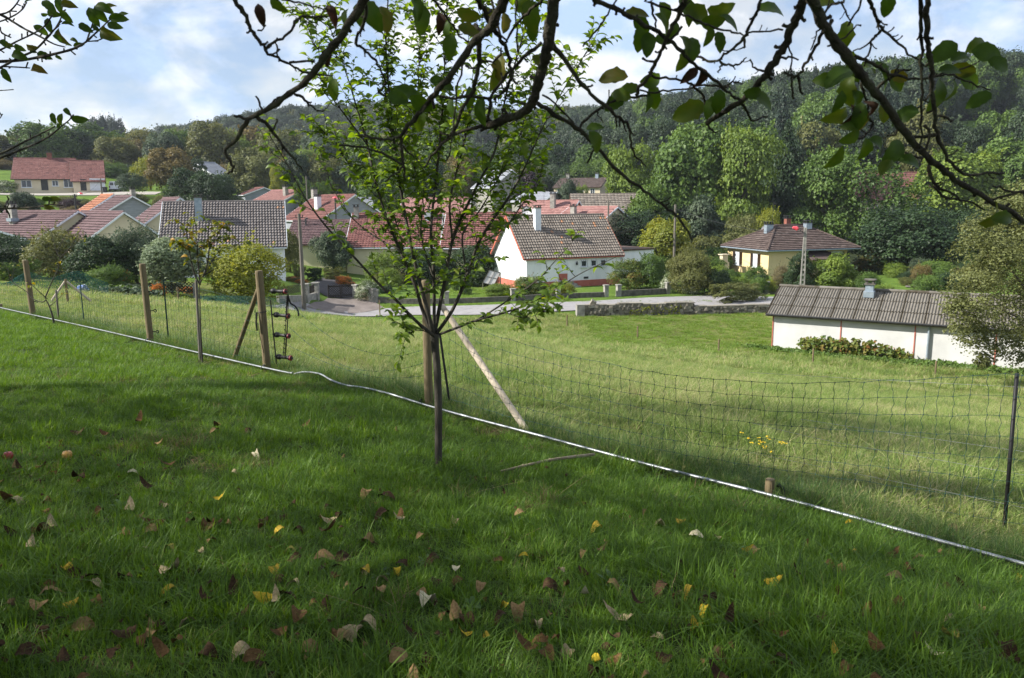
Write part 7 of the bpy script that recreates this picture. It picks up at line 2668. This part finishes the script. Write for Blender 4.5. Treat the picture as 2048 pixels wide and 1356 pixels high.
for pts_, w0, w1 in TL:
    Y = 3.7
    path = smooth_path([P(x, y, Y + .12 * math.sin(i)) - oo for i, (x, y) in enumerate(pts_)], 3)
    if pts_[0][0] < -20:
        path = [path[0] + Vector((-1.5, -.25, 1.0 if pts_[0][1] < 200 else 1.6))] + path
    k = len(path)
    m = MB()
    rad = [(w0 + (w1 - w0) * i / (k - 1)) / FOC * Y * .6 * rg.uniform(.85, 1.15) for i in range(k)]
    m.tube(path, rad, 6)
    for i in range(2, k - 1):
        if rg.random() < .35:
            d = (path[i + 1] - path[i - 1]).normalized()
            s = d.cross(Vector((0, 1, 0))).normalized() * rg.choice((-1, 1))
            m.tube([path[i], path[i] + (s + d * .4) * rg.uniform(.012, .026)], [.003, .0035], 5)
    m.build('branch', bark_dark, orc, True)
TLV = [(95, 10, 30, 40), (118, 8, 26, 80), (135, 10, 28, 10), (105, 27, 26, 15), (128, 30, 26, 50), (96, 48, 26, 80), (132, 47, 20, 0), (167, 54, 26, 30), (182, 30, 34, 70), (196, 25, 32, 60), (205, 16, 34, 20), (220, 18, 24, 330), (232, 36, 32, 0), (244, 30, 20, 340), (226, 51, 26, 10), (216, 68, 38, 25), (122, 70, 32, 65), (112, 75, 18, 40), (147, 80, 15, 20), (62, 94, 20, 10), (38, 111, 32, 20),
       (85, 110, 26, 20), (8, 86, 22, 40), (20, 93, 18, 0), (36, 95, 20, 25), (136, 90, 12, 0), (155, 90, 18, 350), (75, 140, 28, 12), (8, 148, 26, 70), (54, 2, 14, 330), (88, 30, 13, 0), (77, 58, 26, 35), (65, 102, 14, 20), (115, 114, 12, 30), (190, 55, 16, 40), (105, 235, 20, 80), (120, 237, 22, 110), (134, 222, 18, 45), (155, 238, 28, 5), (117, 252, 12, 90), (108, 400, 20, 350), (95, 414, 18, 20), (92, 398, 18, 0)]
tl_meshes = [leaf_mesh('leaf', 1, .55, apple_leaf, 180 + k, .3, 7, [.2, .6, .9][k], tint=[.25, .45, .85][k], rough_=.02) for k in range(3)]
for x, y, l, an in TLV:
    Y = 3.7 + rg.uniform(-.08, .08)
    a = R(an)
    lo = place('leaf', tl_meshes[rg.choice((0, 0, 1, 2))], orc)
    lo.matrix_local = orient(P(x - math.cos(a) * l * .5, y - math.sin(a) * l * .5, Y) - oo, (math.cos(a), rg.uniform(-.4, .4), -math.sin(a)), (rg.gauss(0, .3), -1, rg.gauss(.3, .4)), l / FOC * Y * 1.1)

# ------------------------------------------------------------------ fallen leaves on the lawn
leaf_cols = {
    'd': ('dark brown', [(.024, .014, .008), (.07, .041, .022)]), 'b': ('mid-brown', [(.06, .032, .012), (.14, .082, .036)]), 't': ('tan', [(.15, .09, .04), (.28, .19, .09)]),
    'p': ('pale straw', [(.24, .18, .1), (.42, .34, .2)]), 'c': ('cream', [(.4, .35, .22), (.55, .49, .34)]), 'y': ('yellow speckled', [(.3, .2, .03), (.55, .38, .05)]), 'Y': ('bright yellow', [(.34, .23, .02), (.55, .4, .04)]), 'g': ('green and yellow', [(.08, .11, .04), (.42, .34, .06)])}
fl_mat = {k: mat_basic('fallen leaf ' + n, cols, 9, .9, .3, 20, spec=.1) for k, (n, cols) in leaf_cols.items()}
fl_mesh = {}
for k in leaf_cols:
    fl_mesh[k] = [leaf_mesh('fallen_leaf', 1, [.58, .64, .48, .72, .54, .62][j], fl_mat[k], 300 + j * 17 + ord(k), [.6, 1.3, -.8, .4, 1.6, -.5][j], 9, [.25, .5, .15, .35, .3, -.35][j], rough_=.045, wobble=.07) for j in range(6)]
FL = """31 948 26 t|38 1014 52 p|441 1018 28 Y|338 1030 24 p|420 1071 50 b|92 1081 52 d|65 1112 32 p|345 1115 42 g|656 1088 44 b|578 1119 38 g|649 1136 46 t|690 1136 44 d|550 1158 32 y|137 1153 30 y|154 1170 42 d|342 1161 56 p|393 1158 44 d|191 1187 44 p|253 1180 40 d|338 1201 38 y|461 1184 52 b|557 1177 36 d|82 1235 50 t|413 1221 40 d|468 1211 44 d|530 1218 42 Y|577 1218 44 d|653 1238 44 d|147 1235 34 y|164 1276 56 t|311 1262 44 t|369 1262 60 p|250 1293 52 d|287 1303 40 b|598 1255 50 b|557 1293 44 b|625 1315 62 t|478 1327 58 p|410 1334 60 d|687 1296 34 t|130 1348 40 d|800 1047 32 b|797 1057 30 p|1040 1047 26 t|732 1095 42 t|841 1090 22 t|729 1160 30 y|794 1156 32 Y|766 1177 38 p|759 1204 44 t|720 1208 34 d|858 1214 52 c|913 1163 24 c|915 1178 40 b|1046 1127 22 Y|1193 1071 30 y|1320 1064 44 p|1204 1119 28 t|1122 1163 26 p|1169 1160 30 d|1135 1197 30 b|1169 1214 40 c|1012 1225 24 Y|1036 1242 46 t|1074 1266 34 p|999 1255 42 d|934 1262 52 d|930 1303 34 Y|978 1286 28 y|940 1288 42 d|882 1290 44 d|831 1296 46 d|711 1290 66 p|787 1324 56 d|800 1347 48 t|855 1341 48 d|1135 1327 42 p|1077 1307 40 b|1094 1334 44 b|1190 1341 26 Y|1204 1320 40 d|1228 1310 34 d|1238 1259 60 p|1272 1235 38 d|1313 1300 30 p|1224 1351 40 b|1703 1061 30 Y|1898 1067 40 t|1492 1115 26 Y|1362 1062 26 y|1392 1091 32 c|1707 1122 26 y|1820 1153 34 b|1785 1177 36 t|1874 1119 28 t|1546 1187 40 Y|1375 1202 34 y|1570 1209 28 p|1676 1214 26 b|1792 1233 44 b|1420 1225 34 d|1406 1243 38 Y|1396 1266 48 Y|1457 1272 40 d|1515 1272 34 b|1450 1317 48 d|1430 1341 48 d|1867 1327 38 c|1898 1307 54 g|1830 1296 34 b|1994 1300 40 d|1895 1259 30 p|2004 1337 38 d|2038 1168 26 Y|1669 1331 28 y|1594 1173 30 d|511 918 24 c|97 965 24 p|267 953 26 c|100 1200 30 b|210 880 22 b|320 900 20 t|60 1330 50 d|330 1340 50 b|1330 1340 44 d|1560 1300 36 b|1640 1260 34 d|1750 1330 44 b|1960 1240 30 t|1610 1110 24 b|1480 1042 40 d|560 1075 28 y|250 1085 26 t|585 1022 28 d|200 1040 26 b|700 1190 28 t"""
UNIQ = {(858, 1214): 'largest cream fallen leaf standing half upright in the lower middle of the lawn', (1169, 1214): 'cream fallen leaf lying flat right of the lower middle of the lawn', (530, 1218): 'bright yellow notched leaf beside a dark leaf in the lower left of the lawn', (930, 1303): 'bright yellow leaf near the lower picture edge in the middle', (441, 1018): 'lone bright yellow leaf left of the trunk of the young tree',
        (1867, 1327): 'folded cream fallen leaf in the lower right corner of the lawn', (1898, 1307): 'half green half yellow leaf in the lower right corner of the lawn', (1703, 1061): 'yellow leaf standing in the grass just below the pipe on the right', (1898, 1067): 'tan leaf lying beyond the pipe near the black rod', (1392, 1091): 'cream folded leaf in the grass left of the wooden stump',
        (38, 1014): 'long pale straw leaf at the left picture edge', (369, 1262): 'pale straw leaf with dark back in the lower left of the lawn', (711, 1290): 'wide pale straw curled leaf near the lower edge left of the middle', (478, 1327): 'pale straw leaf lying at the lower edge in the left third', (1406, 1243): 'upper of two bright yellow leaves stacked in the lower right half', (1396, 1266): 'lower of two bright yellow leaves stacked in the lower right half',
        (1546, 1187): 'yellow leaf lying crosswise in the grass below the stump', (420, 1071): 'brown striped leaf alone in the grass on the left half', (1238, 1259): 'very long thin straw leaf right of the lower middle', (1320, 1064): 'pale straw leaf with a yellow tip right of the stick', (794, 1156): 'bright yellow torn leaf beside a straw leaf left of the middle', (164, 1276): 'large tan curled leaf in the lower left corner area'}
rg = random.Random(77)


def drop_leaf(px, py, l, c, label, group):
    h = hit(px, py)
    Y = h.y
    size = l / FOC * math.hypot(Y, 1.6) * .9
    lo = place('fallen_leaf', rg.choice(fl_mesh[c]), None)
    a = rg.uniform(0, 6.28)
    n = Vector((rg.gauss(0, .3), rg.gauss(-.15, .3), 1))
    lo.matrix_world = orient(h + Vector((-math.cos(a) * size * .5, -math.sin(a) * size * .5, rg.uniform(.035, .062))), (math.cos(a), math.sin(a), rg.uniform(-.1, .2)), n, size)
    tag(lo, label, 'leaf', group)


for rec in FL.split('|'):
    px, py, l, c = rec.split()
    px, py, l = int(px), int(py), int(l)
    nm = leaf_cols[c][0]
    if (px, py) in UNIQ:
        drop_leaf(px, py, l, c, UNIQ[(px, py)], 'fallen leaves on the lawn')
    else:
        drop_leaf(px, py, l, c, nm + ' curled fallen leaf lying in the shaded lawn grass', nm + ' fallen leaves on the lawn')
for i in range(130):
    px = rg.uniform(-40, 2080) if i > 50 else rg.uniform(-40, 800)
    py = rg.uniform(1000, 1400) if i > 30 else rg.uniform(840, 1100)
    line = 615 + px * .25 + 30
    if py < line + 25:
        continue
    c = rg.choice('ddddbbbttp')
    nm = leaf_cols[c][0]
    drop_leaf(px, py, rg.uniform(24, 50) * (py / 1200), c, 'small ' + nm + ' leaf scrap sunk in the lawn grass', 'small ' + nm + ' leaf scraps in the grass')

n = 900
lx, ly = np.random.default_rng(5).uniform(0, 1, n), np.random.default_rng(6).uniform(0, 1, n)
lp = np.c_[-3.6 + 6.4 * lx ** 1.7, 1.6 + 4.4 * ly ** 1.5]
lp = lp[lp.sum(1) < 5.9]
n = len(lp)
LITTER = lp
# windfall apples
for (px, py, col, lab) in ((18, 927, (.35, .05, .04), 'red windfall apple in the grass at the left picture edge'), (136, 925, (.6, .33, .08), 'yellow-orange windfall apple in the grass near the left edge')):
    h = hit(px, py)
    root = empty('apple', (h.x, h.y, h.z + .045), rg.uniform(0, 6), lab, 'apple')
    m = MB()
    k = 10
    vv, ff = [], []
    prof_ = [(0.001, .022), (.014, .03), (.026, .029), (.034, .012), (.033, -.008), (.024, -.026), (.01, -.031), (.001, -.027)]
    for rr, zz in prof_:
        for i in range(k):
            an = 2 * math.pi * i / k
            vv.append((rr * math.cos(an), rr * math.sin(an), zz))
    for j in range(len(prof_) - 1):
        for i in range(k):
            ff.append((j * k + i, (j + 1) * k + i, (j + 1) * k + (i + 1) % k, j * k + (i + 1) % k))
    m.add(vv, ff)
    m.build('fruit', mat_basic('apple skin', [tuple(q * .6 for q in col), col], 18, .4), root, True)
    MB().bar((0, 0, .02), (.006, .003, .045), .002, 5).build('stem', wood_grey, root)


# ------------------------------------------------------------------ grass
def clump(seed, nb, rad, h0, h1, w, lean, mat, curl=.5, tint=(.4, .2), stalk=0, droop=0.0):
    r = np.random.default_rng(seed)
    Vs, Fs, Ts = [], [], []
    n0 = 0
    for b in range(nb):
        a, rr = r.uniform(0, 6.283), rad * math.sqrt(r.random())
        x, y = rr * math.cos(a), rr * math.sin(a)
        h = r.uniform(h0, h1) * (1.25 if b < stalk else 1)
        az = a + r.normal(0, .9)
        dx, dy = math.cos(az), math.sin(az)
        ln = abs(r.normal(0, lean)) + .06
        ww = w * r.uniform(.6, 1.2) * (.5 if b < stalk else 1)
        px, py = -dy, dx
        tw = r.uniform(-.6, .6)
        cx, sx = math.cos(tw), math.sin(tw)
        qx, qy = px * cx - py * sx, px * sx + py * cx
        tt = float(np.clip(r.normal(*tint), 0, 1)) if b >= stalk else float(np.clip(r.normal(.95, .1), 0, 1))
        lv = []
        for t, wf in ((0, .8), (.4, 1.0), (.75, .7), (1, 0)):
            o = ln * h * (t + curl * t * t * (1 + droop))
            z = h * t * (1 - (.28 + droop * .35) * min(ln, 1.6) * t)
            if wf:
                lv.append((x + dx * o - qx * ww * wf / 2, y + dy * o - qy * ww * wf / 2, z - .01))
                lv.append((x + dx * o + qx * ww * wf / 2, y + dy * o + qy * ww * wf / 2, z - .01))
            else:
                lv.append((x + dx * o, y + dy * o, z - .01))
        Vs += lv
        Fs += [(n0, n0 + 1, n0 + 3, n0 + 2), (n0 + 2, n0 + 3, n0 + 5, n0 + 4), (n0 + 4, n0 + 5, n0 + 6)]
        Ts += [tt] * 3
        n0 += 7
    return np_mesh('grass_tuft', Vs, Fs, Ts, mat, True)


rn = np.random.default_rng(21)


def field(x0, x1, y0, y1, dens):
    n = int((x1 - x0) * (y1 - y0) * dens)
    return np.c_[rn.uniform(x0, x1, n), rn.uniform(y0, y1, n)]


def grow(name, pts, protos, smin, smax, patch=0.0):
    n = len(pts)
    z = gz(pts[:, 0], pts[:, 1])
    s = rn.uniform(smin, smax, n)
    if patch:
        s *= 1 + patch * np.sin(pts[:, 0] * 2.3 + np.sin(pts[:, 1] * 1.7) * 1.4) * np.cos(pts[:, 1] * 2.0 + np.sin(pts[:, 0] * 1.1))
    rot = np.c_[rn.normal(0, .1, n), rn.normal(0, .1, n), rn.uniform(0, 6.283, n)]
    return scatter(name, np.c_[pts, z], rot, np.c_[s, s, s * rn.uniform(.8, 1.2, n)], rn.integers(0, len(protos), n), protos)


lawn_protos = [(clump(500 + k, 50, .075, .035, .09, .0032, .45, LAWN, .5, (.45, .2)), None) for k in range(5)] + [(clump(520 + k, 34, .09, .055, .125, .0038, .6, LAWN, .7, (.35, .18), droop=.3), None) for k in range(3)]
pts = [field(-3.6, 3.6, 1.2, 5.2, 330), field(-9, 4.2, 5.2, 8.5, 200), field(-9, -3.6, 2.5, 5.2, 120), field(-14, -1, 8.5, 13, 120), field(-18, -4, 13, 21, 90)]
pts = np.concatenate(pts)
u = pts[:, 0] + pts[:, 1]
fr = np.abs(pts[:, 0]) < .70 * pts[:, 1] + 1.6
pts = pts[(u < 6.72) & fr]
grow('lawn_grass', pts, lawn_protos, .65, 1.15, .28)
print('lawn tufts', len(pts))

lz = gz(LITTER[:, 0], LITTER[:, 1]) + rn.uniform(.015, .05, len(LITTER))
ls = rn.uniform(.018, .042, len(LITTER))
scatter('leaf_litter', np.c_[LITTER, lz], np.c_[rn.normal(0, .35, (len(LITTER), 2)), rn.uniform(0, 6.283, len(LITTER))], np.c_[ls, ls, ls], rn.integers(0, 14, len(LITTER)), [(fl_mesh[c][j], None) for c in 'ddb' for j in range(4)] + [(fl_mesh['t'][1], None), (fl_mesh['b'][4], None)])


def rosette(seed, nl, L, W, mat):
    r = random.Random(seed)
    Vs, Fs, Ts = [], [], []
    for i in range(nl):
        az = i * 2.4 + r.uniform(-.3, .3)
        l, w = L * r.uniform(.6, 1.1), W * r.uniform(.7, 1.1)
        el = r.uniform(.25, .9)
        n0 = len(Vs)
        dx, dy = math.cos(az), math.sin(az)
        for t, wf in ((0, .12), (.35, .6), (.65, 1.0), (.88, .7), (1, .05)):
            o, z = l * t * math.cos(el * (1 - .5 * t)), l * t * math.sin(el * (1 - .55 * t))
            for sg in (-1, 1):
                Vs.append((dx * o - dy * sg * w * wf / 2, dy * o + dx * sg * w * wf / 2, z + .01 + abs(sg) * wf * w * .12))
        Fs += [(n0 + 2 * k, n0 + 2 * k + 1, n0 + 2 * k + 3, n0 + 2 * k + 2) for k in range(4)]
        Ts += [min(max(r.gauss(.5, .2), 0), 1)] * 4
    return np_mesh('weed', Vs, Fs, Ts, mat, True)


WEED = mat_leaf('lawn weeds', [(.04, .08, .02), (.07, .13, .03), (.11, .17, .045)], .35, .5, .3)
weed_protos = [(rosette(700 + k, 7, [.09, .07, .12, .05][k], [.032, .03, .03, .028][k], WEED), None) for k in range(4)]
pts = np.concatenate([field(-3.6, 3.6, 1.3, 6.5, 7), field(-12, -1, 5, 13, 4)])
ck = np.sin(pts[:, 0] * 1.9 + 1) * np.cos(pts[:, 1] * 1.6) > -.1
pts = pts[(pts[:, 0] + pts[:, 1] < 6.5) & ck]
grow('lawn_weeds', pts, weed_protos, .4, .8)
THATCH = mat_leaf('dead thatch', [(.09, .06, .03), (.2, .14, .075), (.34, .27, .16)], .2, .8, .1)
thatch_protos = [(clump(720 + k, 40, .1, .035, .08, .003, 1.0, THATCH, .7, (.5, .25), 0, .5), None) for k in range(3)]
cen = [hit(*q) for q in ((1500, 1045), (1490, 1030), (590, 775), (565, 790), (1440, 1010), (660, 830), (380, 885), (330, 895), (300, 890), (985, 870), (1180, 905), (1320, 1010), (250, 900), (60, 950), (700, 845), (1080, 1010), (820, 1000), (500, 930))]
pts = np.concatenate([np.c_[rn.normal(c.x, .09, 9), rn.normal(c.y, .09, 9)] for c in cen] + [field(-3, 3, 1.4, 5.5, 5), field(-6, 5, 7, 13, 2.2), field(-8, 9, 6, 22, 5.0)])
grow('dead_grass', pts, thatch_protos, .5, 1.1)

# rank strip beyond the pipe
rough_protos = [(clump(560 + k, 40, .09, .12, .27, .0042, .5, ROUGH, .7, (.42, .2), 3, .25), None) for k in range(5)]
n = 3600
t = rn.uniform(-12.5, 3.6, n)
uu = 6.86 + np.abs(rn.normal(0, .38, n))
pts = np.c_[t, uu - t]
ex = np.concatenate([field(-10, 9, 5, 16, 1.1), field(-16, 12, 16, 30, .5)])
ex = ex[ex.sum(1) > 7.6]
pts = np.concatenate([pts] + [ex + rn.normal(0, .12, ex.shape) for _ in range(4)])
grow('rough_grass', pts, rough_protos, .35, .85, .3)

mead_protos = [(clump(600 + k, 50, .13, .035, .11, .0052, .8, MEADOW, .7, (.45, .26), 1, .3), None) for k in range(6)] + [(clump(620 + k, 34, .14, .07, .19, .0048, .7, MEADOW, .8, (.55, .25), 6, .4), None) for k in range(2)]
big_protos = [(clump(640 + k, 60, .4, .10, .30, .02, .8, MEADOW, .6, (.48, .24), 6, .2), None) for k in range(5)]
pts = np.concatenate([field(-14, 12, 3.5, 14, 100), field(-20, 14, 14, 22, 48), field(-28, 20, 22, 34, 20)])
u = pts[:, 0] + pts[:, 1]
fr = np.abs(pts[:, 0]) < .70 * pts[:, 1] + 2
pts = pts[(u > 6.9) & fr]
# the trodden bare strip below the gateway stays thin
a, b = np.array(hit(590, 705)[:2]), np.array(hit(850, 775)[:2])
d = b - a
tt = np.clip(((pts - a) @ d) / (d @ d), 0, 1)
dist = np.linalg.norm(pts - (a + tt[:, None] * d), axis=1)
pts = pts[(dist > .22) | (rn.random(len(pts)) < .2)]
grow('meadow_grass', pts, mead_protos, .6, 1.15, .25)
print('meadow tufts', len(pts))
pts = np.concatenate([field(-34, 18, 30, 57.2, 7.5), field(18, 40, 30, 50, 5)])
u = pts[:, 0] + pts[:, 1]
fr = np.abs(pts[:, 0]) < .70 * pts[:, 1] + 2
left_lim = 40 + np.clip((pts[:, 0] + 22) * .9, -8, 14)
pts = pts[fr & ((pts[:, 0] > -12) | (pts[:, 1] < left_lim))]
mown = (pts[:, 0] > 4.5) & (pts[:, 1] > 41 + rn.normal(0, .8, len(pts)))
grow('meadow_grass', pts[~mown], big_protos, .5, 1.0, .2)
mow_protos = [(clump(670 + k, 60, .4, .05, .12, .02, .7, MOWN, .5, (.5, .18)), None) for k in range(4)]
grow('mown_grass', pts[mown], mow_protos, .7, 1.1)
# bright grass verge of the road and garden lawns
verge = [(clump(660 + k, 60, .35, .05, .13, .02, .6, LAWN, .5, (.75, .2)), None) for k in range(3)]
pts = np.concatenate([field(-11, 26, 63.6, 64.5, 6), field(-18, 60, 57.2, 57.7, 8), field(-9, 0, 67, 84, 4), field(-30, -13.5, 44, 60, 3)])
grow('verge_grass', pts, verge, .6, 1.1)
# yellow ragwort in the meadow
for i, (px, py) in enumerate(((1528, 893), (1545, 902), (1515, 886))):
    h = hit(px, py + 26)
    root = empty('ragwort', tuple(h), 0, ['middle ragwort plant of the yellow-flowering clump behind the net', 'right-hand ragwort plant of the yellow-flowering clump behind the net', 'left-hand ragwort plant of the yellow-flowering clump behind the net'][i], 'flowers')
    st, fl = MB(), MB()
    for k in range(5):
        e = Vector((rg.gauss(0, .07), rg.gauss(0, .07), rg.uniform(.1, .2)))
        st.tube([(0, 0, 0), e * .5 + Vector((0, 0, .02)), e], [.003, .0025, .002], 4)
        for q in range(3):
            c = e + Vector((rg.gauss(0, .012), rg.gauss(0, .012), .004))
            fl.tube([c, c + Vector((0, 0, .004))], [.0075, .006], 6)
    st.build('stems', F_GREEN, root)
    fl.build('flower_heads', mat_basic('ragwort yellow', [(.65, .42, .01), (.75, .52, .02)], 5, .7), root)

# ------------------------------------------------------------------ haze: one even box of air round the whole scene
hm = bpy.data.materials.new('haze')
hm.use_nodes = True
nt = hm.node_tree
nt.nodes.clear()
out = nt.nodes.new('ShaderNodeOutputMaterial')
pv = nt.nodes.new('ShaderNodeVolumePrincipled')
pv.inputs['Color'].default_value = (.82, .9, 1.0, 1)
pv.inputs['Density'].default_value = .00015
pv.inputs['Anisotropy'].default_value = .2
nt.links.new(pv.outputs[0], out.inputs['Volume'])
HAZE = True
if HAZE:
    m = MB()
    m.box(-1250, 1250, -60, 1450, -60, 130)
    o = m.build('haze', hm)
    tag(o, kind='stuff')
